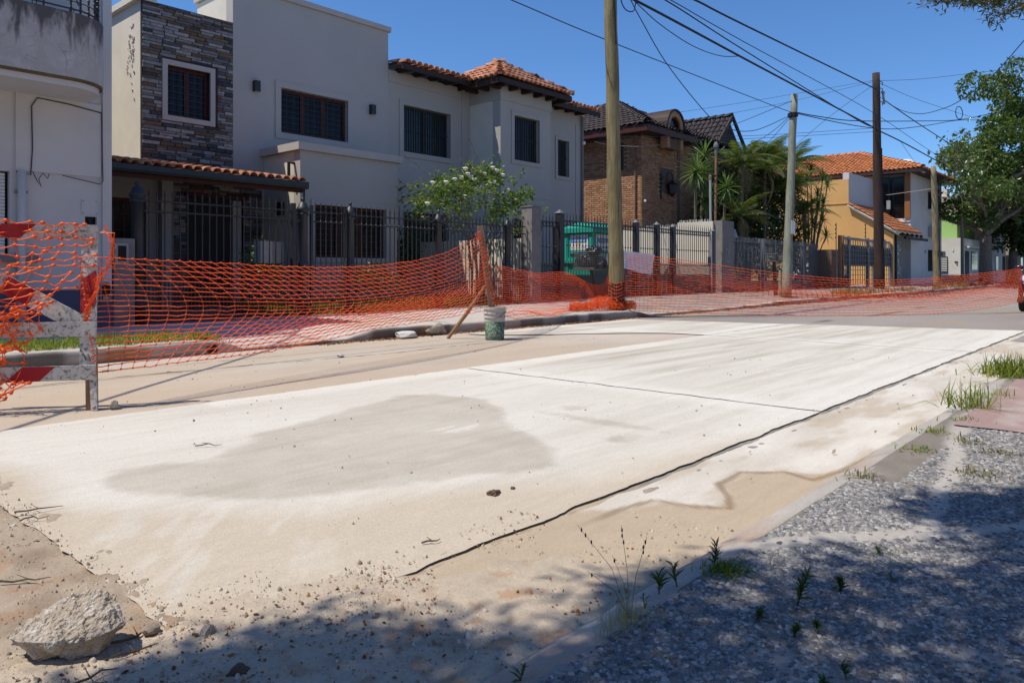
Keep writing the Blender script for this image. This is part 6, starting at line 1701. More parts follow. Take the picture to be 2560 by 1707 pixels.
for c in (0.55, 1.15, 1.73): stripe(lbd, -2.2, 0.26, 0.02, 0.26, 0.10, 0.026, c, c+0.2, 0.05, M['barr_red'])
dgb = board('diagonal_board', -1.12, 1.20, -0.03, 0.55, 0.12, -0.027, M['barr_white'])
stripe(dgb, -1.12, 1.20, -0.03, 0.55, 0.12, -0.027, 0.66, 0.86, 0.0, M['barr_red'])
stripe(dgb, -1.12, 1.20, -0.03, 0.55, 0.12, -0.027, 0.20, 0.40, 0.0, M['barr_red'])
board('post', -2.15, 0.0, -2.15, 1.27, 0.10, 0.0, M['barr_white'])
m = MB()
q = [BQ(-0.06, 0.50-0.13+dz, 0.016)+bd*dx for dx, dz in ((0,0.02),(0.012,-0.03),(0.028,0.015),(0.042,-0.03),(0.062,0.02))]
m.tube(q, 0.0028, 4); m.build('marker_scribble', M['black_iron'], ba)
text_mesh('ROI', 0.034, lambda a, b: tuple(BQ(-0.055+a, 1.245+b, 0.040)), M['dark_wood'], ba, 'stencil_letters')

# ------------------------------------------------------------------ paint bucket, stake, brace
bk = thing('paint_bucket', 'dented white and green paint bucket filled as a base for the stake', 'bucket', (7.62, 7.14, 0))
m = MB(); m.lathe((7.62,7.14,0), [(0.115,0.0),(0.128,0.004),(0.133,0.02),(0.142,0.255)], 24); m.build('green_band', wood_paint('splashed_green_label', (0.03,0.14,0.075), (0.42,0.39,0.34), 0.53), bk, True)
m = MB(); m.lathe((7.62,7.14,0.256), [(0.142,0.0),(0.147,0.05),(0.157,0.055),(0.157,0.065),(0.149,0.07),(0.150,0.105),(0.161,0.11),(0.161,0.122),(0.152,0.127),(0.154,0.165),(0.166,0.17),(0.166,0.20),(0.150,0.205),(0.145,0.15)], 24); m.build('white_rim', wood_paint('dirty_white_bucket', (0.55,0.53,0.49), (0.27,0.23,0.18), 0.60, 0.9), bk)
m = MB(); m.tube([(7.62+0.163*math.cos(a), 7.14+0.163*math.sin(a), 0.40-0.10*math.sin((a+0.9)*1.0)**2) for a in [ -2.5+0.2*k for k in range(16)]], 0.004, 5); m.build('handle', M['grey_iron'], bk)
m = MB(); m.lathe((7.62,7.14,0.36), [(0.140,0.0),(0.13,0.04),(0.02,0.05)], 16); m.build('fill', M['pier'], bk)
stk = thing('net_stake', 'rough leaning timber stake set in the bucket that holds up the net', 'stake', (7.62, 7.14, 0.4))
m = MB(); m.beam((7.63,7.12,0.05), (7.475,7.29,1.60), 0.085, 0.05, (0.6,0.7,0)); m.build('stake', M['stake'], stk)
brc = thing('brace_stick', 'split timber stick propping the stake from the road', 'stick', (7.33, 7.74, 0))
m = MB(); m.tube([(7.30,7.76,0.0),(7.42,7.50,0.36),(7.535,7.235,0.76)], [0.026,0.030,0.022], 6); m.build('stick', M['raw_wood'], brc)

# ------------------------------------------------------------------ orange safety nets
def net(name, label, P, parent=None, r=0.0048, seed=1, knot=0.013, keep=None, kind=None, sub=2, wav=0.008):
    """P[i][j]: knots (columns x rows). Strands are thin four-sided ribbons, knots small diamonds."""
    rng = np.random.default_rng(seed)
    P = np.asarray(P, float)
    nc, nr = P.shape[:2]
    segs0 = []; segs1 = []; rads = []
    def strand(a, b, off, rr):
        prev = a
        for k in range(1, sub+1):
            t = k/sub
            p = a*(1-t)+b*t
            if k < sub: p = p + off
            segs0.append(prev); segs1.append(p); rads.append(rr)
            prev = p
    K = np.ones((nc, nr), bool) if keep is None else keep
    for i in range(nc):
        for j in range(nr):
            if not K[i, j]: continue
            if i+1 < nc and K[i+1, j]:
                strand(P[i,j], P[i+1,j], np.array([0,0,-1.0])*wav*rng.uniform(-0.6, 1.6) + rng.normal(0, wav*0.4, 3), r*rng.uniform(0.85,1.15))
            if j+1 < nr and K[i, j+1]:
                strand(P[i,j], P[i,j+1], rng.normal(0, wav*0.25, 3), r*0.8*rng.uniform(0.85,1.15))
    A = np.array(segs0); B = np.array(segs1); R = np.array(rads)[:, None]
    D = B-A; L = np.linalg.norm(D, axis=1, keepdims=True)+1e-9; D = D/L
    up = np.tile(np.array([[0.05,0.03,1.0]]), (len(D),1)); up[np.abs(D[:,2]) > 0.8] = np.array([0.84,0.5,0.02])
    U = np.cross(D, up); U /= np.linalg.norm(U, axis=1, keepdims=True)+1e-9
    Wd = np.cross(U, D)
    A = A - D*R*0.5; B = B + D*R*0.5
    ring = [(1,0),(0,1),(-1,0),(0,-1)]
    V = np.concatenate([A+U*R*0.45*c+Wd*R*s for c, s in ring] + [B+U*R*0.45*c+Wd*R*s for c, s in ring], 1).reshape(-1, 3)
    n = len(A); base = (np.arange(n)*8)[:, None]
    F = np.concatenate([base + np.array([[k, (k+1)%4, (k+1)%4+4, k+4]]) for k in range(4)], 0)
    # knots
    kp = P[K]
    h = knot; e = np.array([[1.5,0,0],[-1.5,0,0],[0,0,0.85],[0,0,-0.85],[0,0.3,0],[0,-0.3,0]])*h
    dirx = np.zeros((nc, nr, 3)); dirx[:-1] = P[1:]-P[:-1]; dirx[-1] = dirx[-2] if nc > 1 else 0
    dx = dirx[K]; dx /= np.linalg.norm(dx, axis=1, keepdims=True)+1e-9
    dz = np.tile(np.array([[0,0,1.0]]), (len(dx),1)); dn = np.cross(dx, dz); dn /= np.linalg.norm(dn, axis=1, keepdims=True)+1e-9
    dz = np.cross(dn, dx)
    V2 = np.concatenate([kp[:, None, :] + dx[:, None, :]*e[None, :, 0:1] + dz[:, None, :]*e[None, :, 2:3] + dn[:, None, :]*e[None, :, 1:2]], 1).reshape(-1, 3)
    o8 = np.array([[0,2,4,4],[2,1,4,4],[1,3,4,4],[3,0,4,4],[2,0,5,5],[1,2,5,5],[3,1,5,5],[0,3,5,5]])
    b2 = (np.arange(len(kp))*6)[:, None]
    T2 = np.concatenate([b2 + f[None, :3] for f in o8], 0) + len(V)
    # triangulate all
    T1 = np.concatenate([F[:, [0,1,2]], F[:, [0,2,3]]], 0)
    o = np_obj(name, np.concatenate([V, V2]), np.concatenate([T1, T2]), M['net'], parent)
    if label: tag(o, label, 'safety net', 'orange safety nets around the road works')
    if kind: o['kind'] = kind
    return o
def cr(pts, t):
    """piecewise smooth interpolation through control points, t in 0..1"""
    P = [np.array(p, float) for p in pts]; n = len(P)-1
    x = min(max(t, 0), 1)*n; i = min(int(x), n-1); f = x-i
    a = P[i-1] if i > 0 else 2*P[i]-P[i+1]; b = P[i]; c = P[i+1]; d = P[i+2] if i+2 <= n else 2*P[i+1]-P[i]
    return 0.5*((2*b)+(c-a)*f+(2*a-5*b+4*c-d)*f*f+(3*b-a-3*c+d)*f**3)
def sheet(top, bot, nc, nr, billow, vprof, rng, jit=0.006, shear=0.0):
    P = np.zeros((nc, nr, 3))
    for i in range(nc):
        u = i/(nc-1)
        for j in range(nr):
            v = j/(nr-1)
            uu = u + shear*math.sin(math.pi*v)*min(1, 6*u, 6*(1-u))/nc
            T, Bm = cr(top, uu), cr(bot, uu)
            w = vprof(u, v)
            P[i, j] = T*(1-w) + Bm*w + np.array(billow(u, v))
    P += rng.normal(0, jit, P.shape)
    return P
rng = np.random.default_rng(21)
# between the barricade and the bucket
top1 = [(1.86,5.74,1.06),(2.9,5.98,1.03),(3.9,6.2,1.00),(5.0,6.45,1.02),(6.2,6.75,1.16),(7.5,7.27,1.47)]
bot1 = [(1.9,5.55,0.26),(2.9,5.9,0.24),(3.8,6.15,0.25),(5.0,6.5,0.33),(6.2,6.85,0.36),(7.56,7.18,0.42)]
def vp1(u, v):
    k = 0.05*math.sin(math.pi*min(1, u*1.15))
    return v + k*math.sin(2*math.pi*(v-0.02))*0.75 if 0 < v < 1 else v
def bl1(u, v):
    s = math.sin(math.pi*min(max(u,0),1))
    b = -0.30*s*math.sin(math.pi*v)**1.3
    return (0.10*s*math.sin(2*math.pi*v)+ b*-0.30, b*0.95 , -0.03*s*math.sin(math.pi*v))
net('safety_net', 'orange net stretched from the barricade to the stake in the bucket', sheet(top1, bot1, 54, 22, bl1, vp1, rng, 0.0016, 4.5), None, 0.0036, 3, 0.011, wav=0.005)
# strands bunched up the stake
Pst = np.zeros((6, 18, 3))
for i in range(6):
    for j in range(18):
        v = j/17
        c = np.array((7.475,7.29,1.50))*(1-v) + np.array((7.615,7.12,0.44))*v
        a = i/6*2*math.pi
        rr_s = 0.05+0.02*math.sin(9*v+i)
        Pst[i, j] = c + np.array((math.cos(a)*rr_s, math.sin(a)*rr_s, 0.02*math.sin(5*a+v*13)))
net('safety_net', 'orange net bunched and knotted around the leaning stake', Pst, None, 0.0042, 4, 0.011, wav=0.02)
# torn sheet thrown over the barricade
nc0, nr0 = 18, 25
P0 = np.zeros((nc0, nr0, 3)); keep0 = np.ones((nc0, nr0), bool)
for i in range(nc0):
    for j in range(nr0):
        v = j/(nr0-1)
        edge = -0.02 - 0.62*v**1.4 + 0.10*math.sin(7*v)
        s = -1.75 + (edge+1.75)*i/(nc0-1)
        z = 1.29 - v*1.12 + 0.10*math.sin(3.1*s)*v*(1-v)*2
        q = BQ(s + 0.03*math.sin(11*v+i), z, 0.055 + 0.05*math.sin(6*v+s*3)*min(1, 4*v))
        P0[i, j] = q
        if i == nc0-1 and j % 3 == 1: keep0[i, j] = False
P0 += np.random.default_rng(5).normal(0, 0.011, P0.shape)
net('safety_net', 'torn orange net thrown over the front of the road barricade', P0, None, 0.0040, 6, 0.016, keep0, wav=0.014)
# tangle of the same net at the foot of the boards
P0b = np.zeros((16, 15, 3))
for i in range(16):
    for j in range(15):
        v = j/14
        s = -1.35 + 0.068*i - 0.15*v
        P0b[i, j] = BQ(s + 0.05*math.sin(9*v+i*1.7), 0.72 - 0.60*v + 0.05*math.sin(i*1.3+j), 0.09 + 0.05*math.sin(i*0.9+j*1.1))
P0b += np.random.default_rng(6).normal(0, 0.022, P0b.shape)
net('safety_net', 'tangled loose orange net hanging at the lower left of the barricade', P0b, None, 0.0040, 7, 0.016, wav=0.03)
m = MB(); q0 = [BQ(0.02+0.012*math.sin(k*1.9)+0.05*math.sin(k*0.21), 1.26-0.062*k if k < 12 else 0.5, 0.03+0.02*math.sin(k)) + bd*(0.09*math.exp(-((k-2)/2.2)**2) - 0.018*max(0, k-4)) for k in range(13)]
for w_ in range(4): m.tube([q + bd*0.022*math.sin(k*2.3+w_*1.7) + Vector((0,0,0.03*math.cos(k*3+w_))) for k, q in enumerate(q0)], 0.0042, 4)
tag(m.build('net_edge', M['net']), 'twisted torn orange net edge dangling from the top right of the barricade', 'safety net', 'orange safety nets around the road works')
# from the stake to the tall pole, along the pavement
top2 = [(7.62,7.15,1.05),(8.9,7.75,0.98),(10.3,8.6,0.93),(11.6,9.25,0.95),(12.35,9.45,0.93),(12.8,9.2,0.70),(12.95,8.95,0.75),(12.85,8.72,1.30)]
bot2 = [(7.62,7.10,0.36),(8.9,7.75,0.34),(10.3,8.6,0.24),(11.6,9.2,0.20),(12.4,9.4,0.21),(12.8,9.15,0.22),(12.95,8.95,0.20),(12.9,8.58,0.19)]
def bl2(u, v):
    s = math.sin(math.pi*min(max(u/0.8,0),1))
    return (0.18*s*math.sin(math.pi*v), -0.12*s*math.sin(math.pi*v) , 0)
net('safety_net', 'orange net sagging along the pavement from the bucket to the tall bare pole', sheet(top2, bot2, 62, 24, bl2, lambda u, v: v, rng, 0.003, 1.5), None, 0.0034, 8, 0.009, wav=0.004)
Pap = np.zeros((40, 3, 3))
for i in range(40):
    for j in range(3):
        u = i/39
        b = cr(bot2[:5], u)
        Pap[i, j] = b + np.array((0.05*j, -0.13*j + 0.05*math.sin(i*0.5), 0)) ; Pap[i, j, 2] = max(W(Pap[i,j,0], max(8.55, Pap[i,j,1]))+0.012, Pap[i, j, 2]-0.06*j) if Pap[i,j,1] > 8.5 else Pap[i, j, 2]-0.035*j
net('safety_net', 'loose skirt of orange net trailing on the pavement beside the bucket', Pap, None, 0.0042, 9, 0.010)
# from the tall pole across the street to the parked car
top3 = [(12.98,8.45,1.32),(13.8,7.65,1.20),(15.2,6.7,0.99),(16.6,5.75,0.83),(17.8,4.9,0.77),(18.9,4.15,0.81),(20.0,3.35,0.92),(21.0,2.72,1.02)]
bot3 = [(13.0,8.45,0.16),(13.7,7.55,0.12),(15.0,6.5,0.06),(16.3,5.4,0.03),(17.4,4.5,0.03),(18.6,3.7,0.06),(19.8,3.0,0.18),(20.92,2.5,0.30)]
def vp3(u, v): return v + 0.10*math.sin(2*math.pi*v)*math.sin(math.pi*u) if 0 < v < 1 else v
def bl3(u, v):
    s = math.sin(math.pi*u)
    return (0.28*s*math.sin(math.pi*v)**1.5, 0.16*s*math.sin(math.pi*v)**1.5, 0)
net('safety_net', 'long orange net crossing the road from the tall bare pole to the parked dark car', sheet(top3, bot3, 92, 24, bl3, vp3, rng, 0.003, 1.5), None, 0.0052, 10, 0.013, wav=0.004)
# wrapped round the pole foot, and the heap beside it
Pw = np.zeros((24, 9, 3))
for i in range(24):
    for j in range(9):
        a = 2*math.pi*i/22
        Pw[i, j] = (12.962+0.178*math.cos(a), 8.66+0.178*math.sin(a), 0.18+0.07*j+0.03*math.sin(a*3))
Pw += np.random.default_rng(9).normal(0, 0.008, Pw.shape)
net('safety_net', 'orange net wrapped tightly around the foot of the tall bare pole', Pw, None, 0.0045, 11, 0.011)
nh_, nw_ = 40, 30
Ph = np.zeros((nh_, nw_, 3)); r9 = np.random.default_rng(10)
for i in range(nh_):
    for j in range(nw_):
        u, v = i/(nh_-1), j/(nw_-1)
        c = np.array((11.80, 8.98, 0.165))*(1-u) + np.array((13.35, 8.50, 0.165))*u
        a = v*4*math.pi + 0.6*math.sin(7*u)
        R_ = (0.06+0.10*math.sin(math.pi*min(1, u*1.1))*(0.5+0.5*math.sin(9*u+3))+0.05) * (0.5 + 0.5*math.sin(5*v+4*u)**2)
        Ph[i, j] = c + np.array((0.5, 0.85, 0))*math.cos(a)*R_*1.3 + np.array((0, 0, 1))*(abs(math.sin(a))*R_*1.5 + 0.01)
Ph += r9.normal(0, 0.016, Ph.shape); Ph[..., 2] = np.maximum(Ph[..., 2], 0.165)
net('net_heap', 'crumpled heap of orange net lying at the foot of the tall bare pole', Ph, None, 0.0040, 12, 0.010, wav=0.016)

# white sheet hung behind the net
wb = MB()
bp_ = [(15.95,10.9,1.56),(17.95,10.75,1.42),(17.72,10.7,0.86),(15.75,10.85,1.14)]
nb_ = 9
vv = []; ff = []
for j in range(5):
    for i in range(nb_):
        u, v = i/(nb_-1), j/4
        a = Vector(bp_[0])*(1-u)+Vector(bp_[1])*u; b = Vector(bp_[3])*(1-u)+Vector(bp_[2])*u
        p = a*(1-v)+b*v; p.y += 0.03*math.sin(6*u+2*v)
        vv.append(tuple(p))
for j in range(4):
    for i in range(nb_-1): ff.append((j*nb_+i, j*nb_+i+1, (j+1)*nb_+i+1, (j+1)*nb_+i))
vb = [(x, y+0.006, z) for x, y, z in vv]; k0 = len(vv)
ff2 = [tuple(k0+i for i in f[::-1]) for f in ff]
edge = [(0, nb_-1), (nb_-1, 5*nb_-1), (5*nb_-1, 4*nb_), (4*nb_, 0)]
wb.add(vv+vb, ff+ff2)
tag(wb.build('white_banner', M['sign_white'], None, True, False), 'blank white sheet hanging aslant behind the net right of the tall bare pole', 'banner')

# ------------------------------------------------------------------ litter baskets on posts, and their bags
def basket(label, c, foot, w, dpt, h, z0, rz, post_r=0.035):
    t = thing('litter_basket', label, 'litter basket', (foot[0], foot[1], foot[2]), 'wire litter baskets on posts')
    ca, sa = math.cos(rz), math.sin(rz)
    def L(a, b, z): return (c[0]+a*ca-b*sa, c[1]+a*sa+b*ca, z0+z)
    m = MB()
    for b in (-dpt/2, dpt/2):
        for z, r_ in ((0, 0.012), (h, 0.012)): m.tube([L(-w/2,b,z), L(w/2,b,z)], r_, 4)
    for a in (-w/2, w/2):
        for z, r_ in ((0, 0.012), (h, 0.012)): m.tube([L(a,-dpt/2,z), L(a,dpt/2,z)], r_, 4)
    for a in (-w/2, w/2):
        for b in (-dpt/2, dpt/2): m.tube([L(a,b,0), L(a,b,h)], 0.014, 4)
    fr = m.build('frame', M['dark_iron'], t)
    m = MB(); n = 12
    for k in range(1, n):
        f = k/n
        for b in (-dpt/2, dpt/2): m.tube([L(-w/2+w*f,b,0), L(-w/2+w*f,b,h)], 0.003, 3)
        for a in (-w/2, w/2): m.tube([L(a,-dpt/2+dpt*f,0), L(a,-dpt/2+dpt*f,h)], 0.003, 3)
    for k in range(1, 8):
        z = h*k/8
        for b in (-dpt/2, dpt/2): m.tube([L(-w/2,b,z), L(w/2,b,z)], 0.003, 3)
        for a in (-w/2, w/2): m.tube([L(a,-dpt/2,z), L(a,dpt/2,z)], 0.003, 3)
    m.build('wire_mesh', M['grey_iron'], t)
    m = MB(); m.add([L(-w/2,-dpt/2,-0.012),L(w/2,-dpt/2,-0.012),L(w/2,dpt/2,-0.012),L(-w/2,dpt/2,-0.012),L(-w/2,-dpt/2,-0.03),L(w/2,-dpt/2,-0.03),L(w/2,dpt/2,-0.03),L(-w/2,dpt/2,-0.03)],
                    [(0,1,2,3),(7,6,5,4),(0,4,5,1),(1,5,6,2),(2,6,7,3),(3,7,4,0)]); m.build('tray', M['rust'], t)
    m = MB(); m.tube([foot, (c[0], c[1], z0-0.03)], post_r, 8); m.build('post', M['black_iron'], t)
    return L
def bag(label, c, rx, ry, rz, seed):
    m = MB(); rr = random.Random(seed); nu, nv = 18, 12
    for j in range(nv+1):
        for i in range(nu):
            a = 2*math.pi*i/nu; b = -math.pi/2 + math.pi*j/nv
            k = 1 + 0.20*mnoise.noise(Vector((math.cos(a)*1.7+seed, math.sin(a)*1.7, b*1.6))) + 0.14*mnoise.noise(Vector((math.cos(a)*5+seed, math.sin(a)*5, b*5)))
            m.v.append((c[0]+rx*k*math.cos(b)*math.cos(a), c[1]+ry*k*math.cos(b)*math.sin(a), c[2]+rz*k*math.sin(b)))
    for j in range(nv):
        for i in range(nu): m.f.append((j*nu+i, j*nu+(i+1)%nu, (j+1)*nu+(i+1)%nu, (j+1)*nu+i))
    tag(m.build('rubbish_bag', M['bag'], None, False), label, 'rubbish bag', 'black rubbish bags in the litter baskets')
LB = basket('wire litter basket full of black bags on a leaning post beside the tall bare pole', (12.90, 9.28, 0), (13.05, 9.20, 0.18), 0.60, 0.52, 0.35, 1.02, 0.10)
bag('black rubbish bag filling the left of the near litter basket', (12.83, 9.36, 1.18), 0.24, 0.2, 0.15, 1)
bag('black rubbish bag squashed into the right of the near litter basket', (13.08, 9.22, 1.15), 0.2, 0.19, 0.13, 2)
bag('black rubbish bag heaped on top of the near litter basket', (12.97, 9.25, 1.39), 0.19, 0.17, 0.10, 3)
basket('small wire litter basket on a post in front of the palm garden', (23.35, 9.6, 0), (23.5, 9.6, 0.2), 0.55, 0.4, 0.22, 1.30, 0.0, 0.06)
bag('pale crumpled bag in the small litter basket by the palm garden', (23.35, 9.6, 1.40), 0.2, 0.15, 0.10, 4)
bo = thing('short_bollard', 'short grey bollard beside the small litter basket', 'bollard', (23.3, 9.3, 0.2))
m = MB(); m.lathe((23.25, 9.35, 0.18), [(0.06,0),(0.06,0.82),(0.045,0.86),(0.01,0.88)], 10); m.build('bollard_post', M['pole_grey'], bo)

# ------------------------------------------------------------------ parked dark car at the right edge
pc = thing('parked_car', 'dark plum car parked nose on at the right edge of the photo', 'car', (23.0, 1.95, 0))
prof = [(0.0,0.34,0.62,0.0),(0.02,0.24,0.74,0.0),(0.10,0.22,0.86,0.0),(0.25,0.22,0.97,0.0),(0.30,0.22,0.99,0.04),(0.45,0.22,1.0,0.46),(0.60,0.22,1.0,0.52),(0.80,0.22,1.0,0.48),(0.95,0.26,0.96,0.10),(0.985,0.30,0.9,0.0),(1.0,0.4,0.7,0.0)]
car_body(pc, 20.80, 4.1, 1.93, 1.74, M['car_paint'], 0.15, prof)
for x in (21.55, 24.1):
    for y in (2.70, 1.16): wheel(pc, x, y, 0.31, 0.31, 0.21)
m = MB(); m.tube([(20.78,2.72,0.30),(20.72,2.6,0.28),(20.70,1.93,0.28),(20.72,1.26,0.28),(20.78,1.14,0.30)], 0.075, 8); m.build('front_bumper', M['rubber'], pc, True)
for y, s in ((2.58, 1), (1.28, -1)):
    m = MB(); m.obox((20.93, y, 0.80), (0.10,0.03*s,0.02), (0.02,0.13,0), (0.07,0,0.115)); hl = m.build('headlight', M['lamp_glass'], pc, True); hl.modifiers.new('round', 'SUBSURF').render_levels = 2
    m = MB(); m.lathe((20.74, y, 0.42), [(0.01,-0.05),(0.05,-0.04),(0.05,0.04),(0.01,0.05)], 10); m.build('fog_light', M['lamp_glass'], pc)
    m = MB(); m.obox((22.0, y+0.30*s, 1.06), (0.06,0,0), (0,0.11,0), (0,0,0.075)); q = m.build('wing_mirror', M['car_paint'], pc, True); q.modifiers.new('round', 'SUBSURF').render_levels = 2
m = MB(); m.box(20.76, 20.80, 1.55, 2.31, 0.55, 0.72); m.build('grille', M['black_iron'], pc)
m = MB(); m.add([(22.1,1.30,1.06),(22.1,2.56,1.06),(22.72,2.44,1.46),(22.72,1.42,1.46),(22.16,1.30,1.04),(22.16,2.56,1.04),(22.78,2.44,1.44),(22.78,1.42,1.44)], [(0,1,2,3),(7,6,5,4),(0,4,5,1),(1,5,6,2),(2,6,7,3),(3,7,4,0)]); m.build('windscreen', M['glass'], pc)
m = MB(); m.box(20.66, 20.70, 1.70, 2.16, 0.40, 0.51); m.build('number_plate', M['black_iron'], pc)
# ------------------------------------------------------------------ vegetation
def leaf_cloud(pts, size, rng, aspect=0.45, droop=0.0, fold=True):
    """small folded leaves at the given points: two quads each"""
    n = len(pts)
    a = rng.uniform(0, 2*math.pi, n); e = rng.normal(0, 0.55, n) - droop
    D = np.stack([np.cos(a)*np.cos(e), np.sin(a)*np.cos(e), np.sin(e)], 1)
    Rv = rng.normal(0, 1, (n, 3)); S = np.cross(D, Rv); S /= np.linalg.norm(S, axis=1, keepdims=True)+1e-9
    Nn = np.cross(D, S)
    s = (size*rng.uniform(0.6, 1.25, n))[:, None]
    w = s*aspect
    p0 = pts; p2 = pts + D*s; mid = pts + D*s*0.5
    l = mid + S*w*0.5 + Nn*w*0.18; r_ = mid - S*w*0.5 + Nn*w*0.18
    V = np.stack([p0, r_, p2, l], 1).reshape(-1, 3)
    b = (np.arange(n)*4)[:, None]
    return V, np.concatenate([b + np.array([[0,1,2]]), b + np.array([[0,2,3]])], 0)
def blob(rng, c, r, n, shell=0.5):
    d = rng.normal(0, 1, (n, 3)); d /= np.linalg.norm(d, axis=1, keepdims=True)
    q = (shell + (1-shell)*rng.random(n))[:, None]**0.7
    return np.array(c) + d*q*np.array(r)
def branches(m, p, d, L, r, depth, rr, spread=0.55, grav=-0.02, out=None, nsub=3, kink=0.12):
    pts = [Vector(p)]; dd = Vector(d).normalized(); n = 5
    for k in range(n):
        dd = (dd + Vector((rr.gauss(0, kink), rr.gauss(0, kink), rr.gauss(0, kink)+grav))).normalized()
        pts.append(pts[-1] + dd*L/n)
    m.tube(pts, [r*(1-0.5*k/n) for k in range(n+1)], 6 if r > 0.02 else 4, False)
    if depth == 0:
        if out is not None: out.append(pts[-1]); out.append(pts[-2])
        return
    for k in range(nsub):
        b = pts[rr.randint(2, n)] if k else pts[-1]
        nd = (dd + Vector((rr.gauss(0, spread), rr.gauss(0, spread), rr.gauss(0, spread*0.7)))).normalized()
        branches(m, b, nd, L*rr.uniform(0.55, 0.8), r*0.55, depth-1, rr, spread, grav, out, nsub, kink)

# rose bush over the fence
rb = thing('rose_bush', 'big rose bush with white blooms and bare tangled stems above the iron fence', 'shrub', (12.9, 12.5, 0.2))
rr_ = random.Random(12); tips = []; m = MB()
for px, dx_, dy_, dz_, L_ in ((12.6,-0.75,0.0,0.85,1.1),(12.75,-0.35,0.05,1.0,1.25),(12.85,0.05,-0.1,1.1,1.2),(12.95,0.45,0.0,0.85,1.15),(12.8,-1.1,-0.1,0.40,1.05),(13.0,0.95,0.0,0.5,1.15),(12.9,0.2,0.2,1.0,1.3)):
    m.tube([(px,12.55,0.2),(px+0.05*dx_,12.52,1.0),(px+0.25*dx_,12.5,1.75)], [0.035,0.03,0.024], 6, False)
    branches(m, (px+0.25*dx_,12.5,1.75), (dx_,dy_,dz_), L_, 0.022, 3, rr_, 0.62, -0.02, tips, 3, 0.2)
m.build('stems', M['rose_wood'], rb)
rg2 = np.random.default_rng(3)
tp = np.array([tuple(t) for t in tips])
tp = tp[(tp[:,2] > 1.95) & (tp[:,2] < 3.5-0.11*np.abs(tp[:,0]-13.0)**1.6) & (tp[:,0] > 10.9) & (tp[:,0] < 15.0)]
pts = np.concatenate([tp[rg2.integers(0, len(tp), 1900)] + rg2.normal(0, 0.085, (1900, 3))] +
                     [blob(rg2, c, r_, n_) for c, r_, n_ in (((12.45,12.4,3.2),(0.35,0.25,0.25),240),((13.2,12.4,3.25),(0.40,0.25,0.22),260),((11.6,12.4,2.85),(0.40,0.25,0.22),220),((13.9,12.4,2.75),(0.35,0.25,0.25),200),((12.9,12.4,3.42),(0.3,0.2,0.14),140),((10.95,12.4,2.45),(0.15,0.15,0.12),60),((14.3,12.3,2.95),(0.25,0.2,0.2),120),((13.3,12.3,2.45),(0.3,0.2,0.2),160))])
V, F = leaf_cloud(pts, 0.105, rg2, 0.6)
np_obj('foliage', V, F, M['rose_leaf'], rb)
rf = MB(); rf.lathe((0,0,0), [(0.01,-0.03),(0.035,-0.01),(0.05,0.02),(0.035,0.035),(0.02,0.02)], 8)
ROSE = shared('bloom', rf, M['petal'])
for x, z in ((11.72,3.03),(11.95,3.30),(12.1,3.14),(12.12,3.22),(12.55,3.28),(12.68,3.27),(12.9,3.40),(13.05,3.36),(13.2,3.30),(12.55,2.98),(12.4,2.86),(13.55,2.94),(11.05,2.9),(10.85,2.45),(12.35,3.12),(11.4,2.95),(13.0,3.1),(11.9,3.1)):
    put('bloom', ROSE, rb, x+rr_.uniform(-.03,.03), 12.2+rr_.uniform(-.1,.1), z+rr_.uniform(-.03,.03), sc=(1.25,1.25,1.25))
# dark shrubs in the front garden
def shrub(label, c, r_, n, size, mat, seed):
    t = thing('garden_shrub', label, 'shrub', (c[0], c[1], 0.2))
    g = np.random.default_rng(seed)
    V, F = leaf_cloud(np.concatenate([blob(g, (c[0]+g.normal(0,r_[0]*0.4), c[1]+g.normal(0,r_[1]*0.4), c[2]+g.normal(0,r_[2]*0.3)), tuple(q*0.6 for q in r_), n//6, 0.3) for k in range(6)]), size, g, 0.6)
    np_obj('foliage', V, F, mat, t)
    m = MB(); m.tube([(c[0],c[1],0.15),(c[0]+0.05,c[1],c[2])], [0.03,0.015], 6); m.build('trunk', M['bark'], t)
shrub('olive leaved shrub beside the letter box behind the driveway gate', (7.35,12.8,1.2), (0.42,0.35,0.55), 900, 0.075, M['rose_leaf'], 31)
shrub('dark shrub against the grey front room behind the fence', (9.9,12.9,0.75), (0.9,0.4,0.45), 1200, 0.08, M['dark_shrub'], 32)
shrub('dark climbing shrub between the lawn and the beige house', (11.95,14.7,1.35), (0.75,0.4,0.9), 1700, 0.08, M['dark_shrub'], 33)
shrub('yellow flowering shrub at the foot of the flat bar fence', (25.6,12.3,0.75), (0.7,0.35,0.4), 700, 0.09, M['rose_leaf'], 34)
shrub('low bright green plant behind the flat bar fence near the grey green pole', (29.2,12.4,0.9), (0.8,0.4,0.3), 700, 0.11, M['lawn'], 35)

# yuccas: trunk and sword leaves one by one
yl = MB()
Ly, ny = 0.80, 5
for k in range(ny+1):
    f = k/ny; w = 0.034*(1-f**2.2)+0.002
    z = -0.30*f*f*Ly*0.5
    yl.v += [(f*Ly, -w, z+0.008), (f*Ly, 0, z-0.006), (f*Ly, w, z+0.008)]
for k in range(ny): yl.f += [(k*3,k*3+1,k*3+4,k*3+3),(k*3+1,k*3+2,k*3+5,k*3+4)]
YL = shared('leaf', yl, M['yucca'])
YUC = [('tallest yucca head in front of the dark gable', (25.0,12.9,5.25), (24.6,13.0), 62, 1.0),
       ('left yucca with a round head against the brick house', (24.0,12.7,4.6), (24.2,12.9), 60, 0.95),
       ('small yucca head between the two tall ones', (24.75,12.8,4.62), (24.6,13.0), 40, 0.85),
       ('low drooping yucca just above the cream wall', (24.75,12.6,3.72), (24.6,13.0), 56, 0.95),
       ('yucca right of the rusty service mast', (26.6,12.8,4.25), (26.5,13.1), 50, 0.9)]
